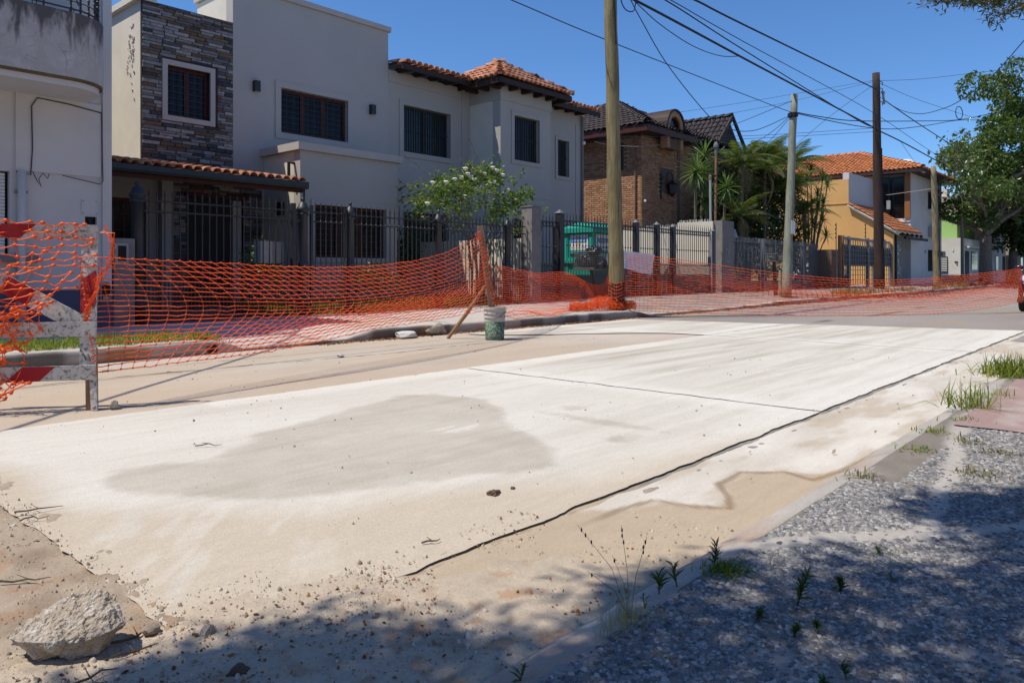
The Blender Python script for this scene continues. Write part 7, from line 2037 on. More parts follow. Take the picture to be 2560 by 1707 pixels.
for lb_, c, ft, n_, sc_ in YUC:
    t = thing('yucca', lb_, 'yucca', (ft[0], ft[1], 0.25)); g = random.Random(int(c[0]*100+c[2]*7))
    m = MB(); m.tube([(ft[0],ft[1],0.2),((ft[0]*0.5+c[0]*0.5)+0.05,(ft[1]+c[1])/2,c[2]*0.5),(c[0],c[1],c[2])], [0.075,0.06,0.045], 8); m.build('trunk', M['palm_bark'], t)
    off = Vector(world_off(t))
    for k in range(n_):
        az = k*2.399963; el = rad(78 - 150*(k/n_)**0.85 + g.uniform(-8,8))
        o = bpy.data.objects.new('leaf', YL); COL.objects.link(o); o.parent = t
        o.location = Vector(c) - off + Vector((0,0,-0.18*k/n_))
        o.rotation_euler = (g.uniform(-.3,.3), -el, az)
        s = sc_*g.uniform(0.8,1.1); o.scale = (s, s, s)
    # skirt of dry leaves
    g2 = np.random.default_rng(int(c[0]*10)); 
# palms: trunk and arching fronds, each frond a part
def frond_mesh(name, L, mat, nl=26, droop=0.9, ll=0.42):
    m = MB(); prev = None; pts = []
    for k in range(11):
        f = k/10; pts.append(Vector((L*f*(1-0.12*f), 0, L*(0.45*f - droop*f*f))))
    m.tube(pts, [0.022*(1-0.8*k/10) for k in range(11)], 5, False)
    for k in range(nl):
        f = 0.12 + 0.86*k/(nl-1); i = min(int(f*10), 9); p = pts[i].lerp(pts[i+1], f*10-i); d = (pts[i+1]-pts[i]).normalized()
        l_ = ll*math.sin(math.pi*min(0.93, 0.25+0.72*f))*1.05
        for s in (-1, 1):
            tip = p + d*l_*0.55 + Vector((0, s*l_*0.75, -l_*0.42))
            md = p*0.5+tip*0.5 + Vector((0,0,l_*0.10)); w = d*0.02
            m.add([p-w*0.6, p+w*0.6, md+w, tip, md-w], [(0,1,2,4),(4,2,3)])
    return shared(name, m, mat)
FR = [frond_mesh('frond', 1.55, M['palm'], 26, 0.85), frond_mesh('frond', 1.35, M['palm'], 22, 0.55), frond_mesh('frond', 1.2, M['palm_dry'], 18, 1.15)]
PALMS = [('palm with a bright upright spear leaf left of the palm group', (28.2,12.9), 5.25, 13, 1.0),
         ('central palm with a yellow green crown behind the fence', (30.6,13.0), 5.2, 15, 1.05),
         ('tallest palm standing just left of the grey green pole', (31.6,13.4), 5.9, 15, 1.1),
         ('palm at the right of the group with long arching fronds', (34.0,13.3), 5.75, 15, 1.25),
         ('short palm low behind the flat bar fence', (27.6,12.7), 3.1, 13, 0.95),
         ('palm half hidden behind the grey green pole', (32.4,12.6), 4.6, 13, 1.0),
         ('shaded palm at the back of the garden', (29.3,14.0), 4.3, 13, 1.1),
         ('small palm in front of the white framed window of the ochre house', (33.6,12.4), 3.6, 11, 0.9)]
for lb_, (x, y), h_, n_, sc_ in PALMS:
    n_ = int(n_*1.7)
    t = thing('palm_tree', lb_, 'palm', (x, y, 0.25)); g = random.Random(int(x*37)); off = Vector(world_off(t))
    m = MB(); m.tube([(x,y,0.2),(x+0.06,y+0.03,h_*0.5),(x+0.02,y,h_)], [0.09,0.07,0.065], 9); m.build('trunk', M['palm_bark'], t)
    for k in range(n_):
        me = FR[2] if k >= n_-2 else FR[k % 2]
        o = bpy.data.objects.new('frond', me); COL.objects.link(o); o.parent = t
        o.location = Vector((x+0.02, y, h_)) - off
        el = rad(62 - 75*(k/n_) + g.uniform(-8,8)) if k < n_-2 else rad(-50)
        o.rotation_euler = (g.uniform(-.25,.25), -el, k*2.4+g.uniform(-.2,.2))
        s = sc_*g.uniform(0.85,1.15)*(0.75 if k < 2 else 1); o.scale = (s, s, s)
# dense greenery under the palms
g = np.random.default_rng(40)
pt = np.concatenate([blob(g, c, r_, n_, 0.2) for c, r_, n_ in (((28.0,13.6,3.4),(1.2,0.9,1.7),2200),((30.2,13.7,3.2),(1.5,0.9,1.9),2800),((32.4,13.7,3.4),(1.5,0.9,2.0),2600),((34.2,13.6,2.6),(1.1,0.8,1.5),1500),((29.2,13.2,1.8),(2.6,0.5,1.0),2000),((26.6,13.6,2.6),(0.8,0.6,1.6),900),((31.5,13.5,4.9),(1.5,0.8,0.9),1500),((33.4,13.4,4.6),(1.3,0.8,1.1),1500),((29.0,13.4,4.6),(1.2,0.8,0.8),1000),((35.0,13.3,3.6),(0.8,0.7,1.4),900),((34.9,13.2,1.6),(1.0,0.6,1.2),1200))])
V, F = leaf_cloud(pt, 0.20, g, 0.35, 0.3)
tag(np_obj('garden_thicket', V, F, M['dark_shrub']), 'dense dark green undergrowth filling the garden beneath the palms', 'undergrowth', None, 'stuff')
# dracaena bush with bare forking stems in front of the ochre wall
dr = thing('dracaena_bush', 'forking dracaena with spiky leaf tufts in front of the ochre wall', 'shrub', (33.9, 12.3, 0.25))
DL = MB(); Ld = 0.42
DL.add([(0,-0.016,0),(0,0.016,0),(Ld*0.5,0.018,0.02),(Ld*0.5,-0.018,0.02),(Ld,0,-0.05)], [(0,1,2,3),(3,2,4)])
DLm = shared('leaf', DL, M['tree_leaf'])
m = MB(); g = random.Random(51); heads = []
for (a, b, c) in ((33.6,12.3,5.0),(34.3,12.4,5.5),(34.9,12.3,4.5),(35.3,12.2,5.3),(34.4,12.1,3.9),(35.6,12.3,4.2),(34.0,12.2,3.2),(35.0,12.1,3.3),(35.9,12.2,5.0),(34.6,12.3,2.9),(33.5,12.2,2.6),(35.4,12.1,2.6)):
    base = (33.9+0.25*g.random()*(a-33.0)*0.3, 12.3, 0.25)
    mid = (base[0]*0.55+a*0.45+g.uniform(-.15,.15), 12.3, c*0.55)
    m.tube([base, mid, (a,b,c)], [0.05,0.035,0.022], 6); heads.append((a,b,c))
m.build('stems', M['palm_bark'], dr); off = Vector(world_off(dr))
for hi, c in enumerate(heads):
    for k in range(34):
        o = bpy.data.objects.new('leaf', DLm); COL.objects.link(o); o.parent = dr
        o.location = Vector(c)-off; o.rotation_euler = (g.uniform(-.4,.4), -rad(80-125*(k/34)+g.uniform(-8,8)), k*2.4); s = g.uniform(1.1,1.6); o.scale = (s,s,s)

# broad street tree at the right, with forking pale limbs
def big_tree(name, label, base, h, clumps, seed, leaf, mat, nleaf, limbs, r0=0.32):
    t = thing(name, label, 'tree', base, None); rr = random.Random(seed); g = np.random.default_rng(seed)
    m = MB(); b = Vector(base)
    fork = b + Vector((limbs[0][0]*0.15, 0, h))
    m.tube([b-Vector((0,0,0.2)), b+Vector((0.1,0.05,h*0.45)), fork], [r0*1.25, r0, r0*0.9], 12, False)
    m.build('trunk', M['bark'], t, True)
    tips = []
    for dx_, dy_, dz_, L_ in limbs:
        q = MB(); branches(q, fork, (dx_,dy_,dz_), L_, r0*0.5, 3, rr, 0.5, 0.0, tips, 3, 0.14); q.build('limb', M['bark'], t, True)
    pts = [blob(g, c, r_, int(nleaf*w), 0.55) for c, r_, w in clumps]
    tp = np.array([tuple(x) for x in tips]); n2 = int(nleaf*0.25)
    pts.append(tp[g.integers(0, len(tp), n2)] + g.normal(0, 0.35, (n2, 3)))
    V, F = leaf_cloud(np.concatenate(pts), leaf, g, 0.5, 0.5)
    np_obj('crown', V, F, mat, t)
    return t
cl = []
gq = random.Random(77)
for k in range(46):
    q_ = (56.5+gq.gauss(0,1.7), 8.6+gq.gauss(0,1.3), 6.2+gq.gauss(0,1.7))
    if not (q_[2] < 6.0 and 55.0 < q_[0] < 59.0): cl.append((q_, (1.0,0.9,0.75), 0.022))
for k in range(30):
    cl.append(((60.5+gq.gauss(0,1.6), 8.0+gq.gauss(0,1.2), 8.5+gq.uniform(-2.5,6.0)), (1.1,1.0,1.0), 0.02))
for c in ((53.6,9.0,7.4),(53.2,9.1,6.3),(53.5,9.2,5.1),(54.2,9.0,8.4),(54.6,8.8,4.2),(55.2,8.8,9.4),(56.5,8.5,10.6)):
    cl.append((c, (0.85,0.7,0.6), 0.016))
big_tree('street_tree', 'broad leafy tree with pale forking limbs leaning over the street at the right', (56.0,9.1,0.1), 3.2, cl, 5, 0.30, M['tree_leaf'], 19000,
         [(-0.9,0.0,0.9,3.6),(-0.2,-0.1,1.0,4.2),(0.7,-0.3,0.9,4.2),(0.3,0.4,1.0,3.8),(1.0,-0.6,0.8,4.6),(-0.5,0.4,0.6,3.0)], 0.36)
cl = []
for k in range(40): cl.append(((66+gq.gauss(0,2.6), 8.2+gq.gauss(0,1.4), 5.5+gq.gauss(0,1.9)), (1.3,1.1,0.9), 0.025))
big_tree('street_tree', 'dark evergreen street tree standing behind the forking tree', (66.0,9.0,0.1), 2.4, cl, 6, 0.34, M['tree_leaf_b'], 12000, [(-0.6,0,0.8,3.2),(0.5,0.2,0.9,3.4),(0,-0.5,1,3.2)], 0.3)
cl = []
for k in range(34): cl.append(((82+gq.gauss(0,4), 8.0+gq.gauss(0,1.6), 5.5+gq.gauss(0,2.0)), (1.8,1.4,1.2), 0.03))
big_tree('street_tree', 'far dark tree closing the end of the street at the right edge', (82.0,8.8,0.1), 2.4, cl, 7, 0.42, M['tree_leaf_b'], 9000, [(-0.6,0,0.8,3.2),(0.5,0.2,0.9,3.4)], 0.3)
# bare twiggy tree beside the corner house
bt = thing('bare_tree', 'small bare twiggy tree rising beside the corner house roof', 'tree', (53.5, 9.6, 0.1))
m = MB(); rr_ = random.Random(44)
m.tube([(53.2,9.9,0.1),(53.0,9.9,4.5)], [0.1,0.07], 7, False)
for k in range(4): branches(m, (53.0,9.9,4.5), (rr_.uniform(-.5,.6), rr_.uniform(-.4,.4), 1), 2.0, 0.05, 3, rr_, 0.6, 0.0, None, 3, 0.2)
m.build('twigs', M['bark'], bt)

# ------------------------------------------------------------------ conifers on the near pavement: one shades the foreground
def conifer_clumps(t, pts, rng, n_per, size, name='foliage', mat='needle'):
    P = np.concatenate([np.array(c) + rng.normal(0, 1, (n_per, 3))*np.array(s) for c, s in pts])
    V, F = leaf_cloud(P, size, rng, 0.22, 0.2)
    return np_obj(name, V, F, M[mat], t)
sv = np.array((math.cos(rad(SUN_EL))*math.cos(rad(SUN_AZ)), math.cos(rad(SUN_EL))*math.sin(rad(SUN_AZ)), math.sin(rad(SUN_EL))))
sh = -sv/sv[2]                                         # shadow drift per metre of height
c1 = thing('conifer', 'conifer on the near pavement behind the viewer whose crown shades the foreground', 'tree', (-2.6, -1.2, 0.1))
m = MB(); m.tube([(-2.6,-1.2,-0.1),(-2.5,-1.1,2.5),(-2.3,-0.9,6.5)], [0.28,0.22,0.12], 12, False); m.build('trunk', M['bark'], c1, True)
g = np.random.default_rng(60)
EX = [-2.0, 0.2, 0.71, 0.91, 1.13, 1.26, 1.43, 1.58, 1.85, 2.12, 2.32, 2.76, 3.0, 3.18, 3.42, 5.0, 6.0]
EYs = [2.0, 1.9, 1.83, 1.79, 1.77, 1.77, 1.73, 1.56, 1.34, 1.18, 1.00, 0.92, 0.83, 0.67, 0.43, 0.1, -0.4]
cl = []
for k in range(1900):
    gx = g.uniform(-1.6, 5.2); lim = np.interp(gx, EX, EYs)
    gy = lim - 0.16 - abs(g.normal(0, 0.9)) if k % 3 else lim - 0.12 - abs(g.normal(0, 0.12))
    if gy < -0.7 or gx < -0.6: continue
    h = g.uniform(4.2, 5.6)
    cl.append(((gx - sh[0]*h, gy - sh[1]*h, h), (0.10, 0.09, 0.05)))
HOLES = [(2.30,0.88,0.16,0.06),(2.56,0.75,0.10,0.04),(2.74,0.63,0.07,0.03),(2.86,0.56,0.08,0.03),(2.64,0.57,0.06,0.025),(2.48,0.53,0.07,0.03),(1.89,0.88,0.05,0.03),(1.45,1.83,0.06,0.03),(1.56,1.24,0.12,0.035),(1.58,1.48,0.07,0.03),(1.25,1.71,0.05,0.03),(1.30,1.49,0.06,0.025),(2.62,0.92,0.16,0.05),(2.85,0.80,0.10,0.035)]
cl2 = []
for c, s in cl:
    qx, qy = c[0]+sh[0]*c[2], c[1]+sh[1]*c[2]
    if any(((qx-a)/(rx+0.13))**2 + ((qy-b)/(ry+0.12))**2 < 1 for a, b, rx, ry in HOLES): continue
    cl2.append((c, s))
conifer_clumps(c1, cl2, g, 26, 0.13, 'foliage', 'needle_warm')
m = MB(); rr_ = random.Random(61)
for k in range(16):
    c = cl2[(k*23) % len(cl2)][0]
    m.tube([(-2.35,-1.0,3.2+0.15*k), ((-2.35+c[0])/2, (-1.0+c[1])/2, 0.3+(3.2+0.15*k+c[2])/2), c], [0.06,0.035,0.012], 5, False)
m.build('branches', M['bark'], c1)
c2 = thing('conifer', 'conifer on the near pavement whose needled branch hangs into the top right corner', 'tree', (12.8, -2.6, 0.1))
m = MB(); m.tube([(12.8,-2.6,-0.1),(12.7,-2.5,3.0),(12.6,-2.4,8.0)], [0.3,0.25,0.12], 12, False); m.build('trunk', M['bark'], c2, True)
m = MB()
main = [(12.7,-2.4,4.2),(12.5,-0.8,4.42),(12.1,0.8,4.50),(11.75,1.75,4.62),(11.3,2.45,4.66)]
m.tube(main, [0.09,0.07,0.05,0.03,0.012], 7, False)
subs = []
for (a, b, c, d, e, f) in ((12.1,0.8,4.5,11.6,1.0,4.36),(12.3,0.2,4.46,11.8,0.9,4.72),(11.95,1.2,4.55,11.55,1.65,4.36),(11.75,1.75,4.62,11.25,1.9,4.5),(12.0,1.1,4.53,12.1,1.9,4.7)):
    m.tube([(a,b,c),((a+d)/2,(b+e)/2,(c+f)/2+0.05),(d,e,f)], [0.03,0.02,0.008], 5, False); subs.append((d,e,f))
m.build('branch', M['bark'], c2)
pts = []
for k in range(18):
    f = 0.45+0.55*k/17; p = cr(main, f); pts.append((tuple(p), (0.07,0.09,0.05)))
for s in subs:
    for k in range(4): pts.append(((s[0]+g.normal(0,0.09), s[1]+g.normal(0,0.12), s[2]+g.normal(0,0.05)), (0.06,0.07,0.05)))
conifer_clumps(c2, pts, g, 60, 0.10)
cb = [((12.7+g.normal(0,1.3), -3.0+g.normal(0,1.2), 6.2+g.normal(0,1.2)), (0.3,0.3,0.2)) for k in range(50)]
conifer_clumps(c2, cb, g, 50, 0.16, 'crown')
# ------------------------------------------------------------------ grass, weeds, stones, litter
def blades(name, P, H, mat, rng, lean=0.5, width=0.006, parent=None, seg=2):
    n = len(P); a = rng.uniform(0, 2*math.pi, n); l = np.abs(rng.normal(0, lean, n))
    h = H*rng.uniform(0.5, 1.2, n)
    D = np.stack([np.cos(a)*l, np.sin(a)*l, np.ones(n)], 1); D /= np.linalg.norm(D, axis=1, keepdims=True)
    S = np.stack([-np.sin(a+0.6), np.cos(a+0.6), np.zeros(n)], 1)*width*0.5
    hh = h[:, None]
    mid = P + D*hh*0.55; bend = np.stack([np.cos(a), np.sin(a), np.zeros(n)], 1)*hh*l[:, None]*0.5
    tip = P + D*hh + bend - np.array([0,0,1.0])*hh*l[:, None]*0.25
    V = np.stack([P-S, P+S, mid+S*0.85, mid-S*0.85, tip], 1).reshape(-1, 3)
    b = (np.arange(n)*5)[:, None]
    F = np.concatenate([b+np.array([[0,1,2]]), b+np.array([[0,2,3]]), b+np.array([[3,2,4]])], 0)
    return np_obj(name, V, F, mat, parent)
g = np.random.default_rng(90)
n = 9000
X = np.concatenate([g.uniform(-3, 4.05, n), 4.05+np.abs(g.normal(0,0.14,350))]); Y = np.concatenate([g.uniform(8.56, 9.35, n), g.uniform(8.5, 8.9, 350)])
k = fbm(X, Y, 2.5, 3, 80) > 0.36
P = np.stack([X[k], Y[k], np.array(walk_z(X[k], Y[k]))], 1)
tag(blades('verge_grass', P, 0.11, M['verge'], g, 0.7, 0.010), 'ragged green grass strip along the kerb at the left', 'grass', None, 'stuff')
n = 26000
X = g.uniform(6.9, 13.4, n); Y = g.uniform(11.66, 13.3, n)
ok = ~((X > 6.9) & (X < 8.4) & (Y < 12.4) & (X < 7.3))
P = np.stack([X, Y, 0.18 + 0.10*sstep(11.7, 13.4, Y)], 1)[ok]
tag(blades('lawn', P, 0.15, M['lawn'], g, 0.5, 0.012), 'sunlit yellow green lawn behind the spear topped fence', 'lawn', None, 'stuff')
n = 1500
X = g.uniform(8.4, 14, n); Y = 11.58 - np.abs(g.normal(0, 0.06, n)); P = np.stack([X, Y, walk_z(X, Y)], 1)
tag(blades('fence_foot_grass', P, 0.06, M['dry_grass'], g, 0.9, 0.010), 'dry grass and fallen leaves along the foot of the fence', 'grass', None, 'stuff')
# far verge scrub
X = g.uniform(24, 50, 2600); Y = g.uniform(8.5, 9.3, 2600); k = fbm(X, Y, 0.7, 3, 81) > 0.53
P = np.stack([X[k], Y[k], walk_z(X[k], Y[k])], 1)
tag(blades('kerb_scrub', P, 0.30, M['dry_grass'], g, 0.8, 0.03), 'scrubby dry grass along the far kerb beyond the tall bare pole', 'grass', None, 'stuff')

def tuft(label, c, n, H, mat, lean=0.6, w=0.006, spread=0.05, name='grass_tuft', group=None):
    P = np.array(c) + np.stack([g.normal(0, spread, n), g.normal(0, spread, n), np.zeros(n)], 1)
    o = blades(name, P, H, mat, g, lean, w); tag(o, label, 'weed' if name != 'grass_tuft' else 'grass tuft', group)
    return o
tuft('spreading grass tuft on the near kerb left of the pink pavement', (5.42,0.98,0.09), 110, 0.20, M['verge'], 0.9, 0.007, 0.07)
tuft('thick dark green grass clump at the right edge of the photo', (7.35,0.97,0.09), 620, 0.20, M['verge'], 1.1, 0.010, 0.13)
tuft('short grass between the two tufts along the near kerb', (6.0,0.98,0.09), 60, 0.09, M['verge'], 0.9, 0.008, 0.10)
M['straw'] = leaf_mat('straw_blade', (0.22,0.20,0.09), (0.30,0.27,0.13), (0.36,0.32,0.18), 0.35, 0.7)
# tall sedge at the kerb with dark seed heads
sg_ = thing('sedge_clump', 'tall wispy sedge with dark seed heads growing from the near kerb', 'sedge', (1.56, 1.02, 0.09))
n = 150; P = np.array((1.56,1.02,0.085)) + np.stack([g.normal(-0.03, 0.045, n), g.normal(-0.02, 0.022, n), np.zeros(n)], 1)
blades('fine_blades', P, 0.085, M['straw'], g, 0.6, 0.0014, sg_)
m = MB(); hd = MB()
for dx_, dy_, h_ in ((-0.105,0.085,0.245),(-0.01,0.02,0.235),(0.03,-0.03,0.205),(-0.035,0.03,0.165),(-0.085,0.07,0.13)):
    p0, p1 = Vector((1.57,1.01,0.085)), Vector((1.57+dx_,1.01+dy_,0.085+h_))
    mid = p0.lerp(p1, 0.5) - Vector((dx_*0.15, dy_*0.15, -0.01))
    m.tube([p0, mid, p1], [0.0010,0.0008,0.0005], 4, False)
    for f in (0.88, 0.94, 0.80) if h_ > 0.2 else (0.9,):
        q = mid.lerp(p1, (f-0.5)*2) if f > 0.5 else p0
        hd.lathe((q.x+g.normal(0,0.003), q.y, q.z), [(0.0008,-0.005),(0.0026,0.0),(0.0008,0.006)], 5)
m.build('stalks', M['dry_grass'], sg_); hd.build('seed_heads', M['dark_wood'], sg_)
# broad-leaved weeds
WL = MB(); WL.add([(0,-0.003,0),(0,0.003,0),(0.035,0.0075,0.008),(0.035,-0.0075,0.008),(0.075,0,-0.004)], [(0,1,2,3),(3,2,4)])
WLm = shared('leaf', WL, M['weed'])
def weed(label, c, n, h_, sc_, spread=0.0, seed=1):
    t = thing('weed', label, 'weed', c, 'weeds in the cracks of the near pavement'); rr = random.Random(seed)
    m = MB(); stems = []
    for k in range(max(1, int(1+spread*40))):
        q = (c[0]+rr.gauss(0, spread), c[1]+rr.gauss(0, spread*0.6), c[2])
        tp_ = (q[0]+rr.gauss(0,0.010), q[1]+rr.gauss(0,0.010), c[2]+0.75*h_*rr.uniform(0.6,1))
        m.tube([q, tp_], [0.0025,0.0012], 4, False); stems.append((Vector(q), Vector(tp_)))
    m.build('stem', M['weed'], t)
    for k in range(n):
        a, b = stems[k % len(stems)]
        o = bpy.data.objects.new('leaf', WLm); COL.objects.link(o); o.parent = t
        f = 0.15+0.85*((k*0.618) % 1); o.location = a.lerp(b, f) - Vector(c)
        o.rotation_euler = (rr.uniform(-.5,.5), -rad(rr.uniform(5,60)), rr.uniform(0,6.28)); s = 0.8*sc_*rr.uniform(0.6,1.2)*(1.1-0.5*f); o.scale = (s,s,s)
weed('dark feathery weed standing on the kerb edge above a pale moss patch', (1.985,0.99,0.09), 34, 0.11, 0.8, 0.012, 1)
weed('leafy weed in the kerb joint right of the sedge', (1.73,1.03,0.09), 18, 0.08, 0.75, 0.004, 2)
weed('twisted upright weed next to the leafy one in the kerb joint', (1.81,1.01,0.09), 20, 0.10, 0.65, 0.006, 3)
weed('thin weed with a dry tip close to the sedge', (1.64,1.01,0.09), 9, 0.07, 0.5, 0.0, 4)
weed('upright bushy weed in the pavement crack', (1.92,0.735,0.098), 60, 0.13, 0.75, 0.022, 5)
weed('mat of small weeds trailing down the pavement crack', (1.77,0.70,0.098), 200, 0.045, 0.42, 0.06, 6)
weed('brownish weed tuft at the end of the pavement crack', (2.07,0.66,0.098), 80, 0.06, 0.5, 0.03, 7)
weed('tiny weed beside the brownish tuft on the pavement', (2.22,0.56,0.098), 16, 0.035, 0.38, 0.014, 8)
weed('sparse weed in the shaded smooth cement patch', (2.42,0.66,0.098), 22, 0.04, 0.42, 0.02, 9)
weed('green weed mat at the bottom edge of the photo', (1.60,0.55,0.098), 80, 0.04, 0.42, 0.045, 10)
weed('grassy weed in the near kerb at the bottom edge', (1.19,1.03,0.08), 20, 0.07, 0.5, 0.01, 11)
for i, (x, y) in enumerate(((3.95,0.93),(4.14,0.62),(3.65,0.62),(4.45,0.96),(3.3,0.98),(4.3,0.78),(4.9,0.90))):
    lbs = ['flat dry weed on the sunlit kerb edge','dry moss patch in the sunlit grey pavement','dry weed in the crack of the sunlit pavement','yellowish weed where kerb ramp meets the pavement','tiny weed on the smooth kerb ramp','brownish low weed beside the kerb ramp','small weed at the corner of the pink pavement']
    tuft(lbs[i], (x,y,0.095), 60, 0.035, M['dry_grass'] if i % 3 else M['verge'], 1.4, 0.006, 0.045, 'low_weed', 'small dry weeds on the near pavement')
tuft('pale green moss patch on the kerb under the feathery weed', (1.99,0.955,0.092), 320, 0.028, M['lawn'], 1.2, 0.004, 0.032, 'moss_patch')

# exposed stones of the near pavement
def flakes(name, P, size, mat, rng, flat=0.4, kind='stuff', tilt=0.35):
    n = len(P); K = 6
    ang = np.linspace(0, 2*math.pi, K, endpoint=False)[None, :] + rng.uniform(0, 6.28, (n, 1)) + rng.normal(0, 0.16, (n, K))
    R0 = size[:, None]*rng.uniform(0.75, 1.2, (n, K)); asp = rng.uniform(0.55, 1.0, (n, 1))
    lo = np.stack([np.cos(ang)*R0, np.sin(ang)*R0*asp, np.full((n, K), 0.0)], -1)
    up = np.stack([np.cos(ang)*R0*0.72, np.sin(ang)*R0*asp*0.72, size[:, None]*flat*rng.uniform(0.7, 1.3, (n, K))], -1)
    lo[..., 2] -= (size*flat*0.7)[:, None]
    Vl = np.concatenate([lo, up], 1)
    th = rng.uniform(0, 6.28, n); ct, st = np.cos(th), np.sin(th)
    tx, ty = rng.normal(0, tilt, n), rng.normal(0, tilt, n)
    x, y, z = Vl[..., 0], Vl[..., 1], Vl[..., 2]
    z2 = z + x*tx[:, None] + y*ty[:, None]
    V = np.stack([x*ct[:, None]-y*st[:, None], x*st[:, None]+y*ct[:, None], z2], -1) + P[:, None, :]
    b = (np.arange(n)*2*K)[:, None]
    T = []
    for k in range(K):
        k2 = (k+1) % K
        T.append(b+np.array([[k, k2, K+k2]])); T.append(b+np.array([[k, K+k2, K+k]]))
    for k in range(1, K-1): T.append(b+np.array([[K, K+k, K+k+1]]))
    o = np_obj(name, V.reshape(-1, 3), np.concatenate(T, 0), mat)
    o['kind'] = kind
    return o
M['aggregate'] = palette('crushed_grey_stone', [(0.25,0.245,0.245),(0.16,0.158,0.165),(0.33,0.325,0.32),(0.11,0.11,0.115),(0.20,0.198,0.20),(0.42,0.405,0.385),(0.18,0.178,0.18),(0.27,0.255,0.245)], 0.85, 0.3, 120, 0.003, 60)
n = 110000
X = np.concatenate([g.uniform(1.0, 3.2, n//2), g.uniform(2.0, 5.6, n//2)]); Y = np.concatenate([g.uniform(-0.9, 0.99, n//2), g.uniform(-0.9, 0.97, n//2)])
ok = (g.random(n) > 0.96*bald(X, Y)) & ((X < 4.75) | (Y > 5)) & (Y > 0.126*X - 0.65)
ok &= ~((X > 3.3) & (X < 5.6) & (Y > 0.84))
X, Y = X[ok], Y[ok]
sz = 0.0092*(0.75+0.5*g.random(len(X))**2*1.4)*(1+0.10*np.clip(X-2.5,0,3))
P = np.stack([X, Y, rw_z(X, Y) - 0.001], 1)
tag(flakes('pavement_stones', P, sz, M['aggregate'], g, 0.30, 'stuff', 0.22), 'exposed crushed grey stones covering the near pavement', 'stones')
# pebbles and leaf litter on the dirt
M['pebble'] = palette('pebbles', [(0.42,0.37,0.31),(0.30,0.25,0.20),(0.22,0.17,0.13),(0.55,0.50,0.44),(0.36,0.28,0.20)], 0.9, 0.3, 90)
def ground_h(X, Y):
    z = np.where(X < 0.85, bed_z(X, Y), 0.012)
    z = np.where(Y < 1.76, gz(X, Y), z)
    return np.maximum(z, drift_z(X, Y))
n = 9000
X = np.concatenate([g.uniform(-0.5, 0.95, n//2), g.uniform(0.3, 2.6, n//2)]); Y = np.concatenate([g.uniform(1.2, 3.8, n//2), g.uniform(1.17, 1.95, n//2)])
k = (fbm(X, Y, 3, 4, 82) > 0.46) & (Y < 2.25 - 0.25*X + 2*(X < 0.95))
X, Y = X[k], Y[k]; P = np.stack([X, Y, ground_h(X, Y)], 1)
tag(flakes('pebbles', P, 0.0014+0.0055*g.random(len(X))**6, M['pebble'], g, 0.8), 'small pebbles and grit scattered over the sandy dirt', 'pebbles')
n = 2600
X = g.uniform(1.0, 9, n); Y = g.uniform(1.25, 7.9, n); P = np.stack([X, Y, np.where(Y > 5.2, 0.0, 0.012)], 1)
k = fbm(X, Y, 1.2, 4, 83) > 0.52
tag(flakes('road_grit', P[k], 0.0018+0.008*g.random(k.sum())**9, M['pebble'], g, 0.7), 'sparse dark grit lying on the new concrete and the old lane', 'grit')
n = 3200
X = np.concatenate([g.uniform(0.0, 2.2, n//2), g.uniform(-0.4, 0.9, n//2)]); Y = np.concatenate([g.uniform(1.15, 1.95, n//2), g.uniform(1.3, 3.2, n//2)])
k = fbm(X, Y, 4, 4, 84) > 0.45
X, Y = X[k], Y[k]; P = np.stack([X, Y, ground_h(X, Y)+0.003], 1)
tag(flakes('leaf_litter', P, 0.0022+0.0055*g.random(len(X))**3, M['litter'], g, 0.08, 'stuff', 0.5), 'brown fallen leaf bits on the dirt in the tree shade', 'leaf litter')
n = 3500
X = np.concatenate([g.uniform(5.5, 26, n)]); Y = 8.33 - np.abs(g.normal(0, 0.05, n)); P = np.stack([X, Y, np.full(n, 0.006)], 1)
tag(flakes('kerb_litter', P, 0.010+0.012*g.random(n), M['litter'], g, 0.15, 'stuff', 0.5), 'orange brown leaf litter gathered along the far kerb', 'leaf litter')

n = 5200
X = np.concatenate([g.uniform(-0.5, 0.92, n-1800), g.uniform(0.5, 1.5, 1800)]); Y = np.concatenate([g.uniform(1.5, 3.8, n-1800), g.uniform(1.3, 2.15, 1800)])
k = fbm(X, Y, 2.6, 4, 85) > 0.40
X, Y = X[k], Y[k]; P = np.stack([X, Y, ground_h(X, Y)], 1)
tag(flakes('rubble_crumbs', P, 0.0018+0.0085*g.random(len(X))**9, M['pebble'], g, 0.7), 'crumbs of rubble and stones in the dirt around the concrete lump', 'rubble')
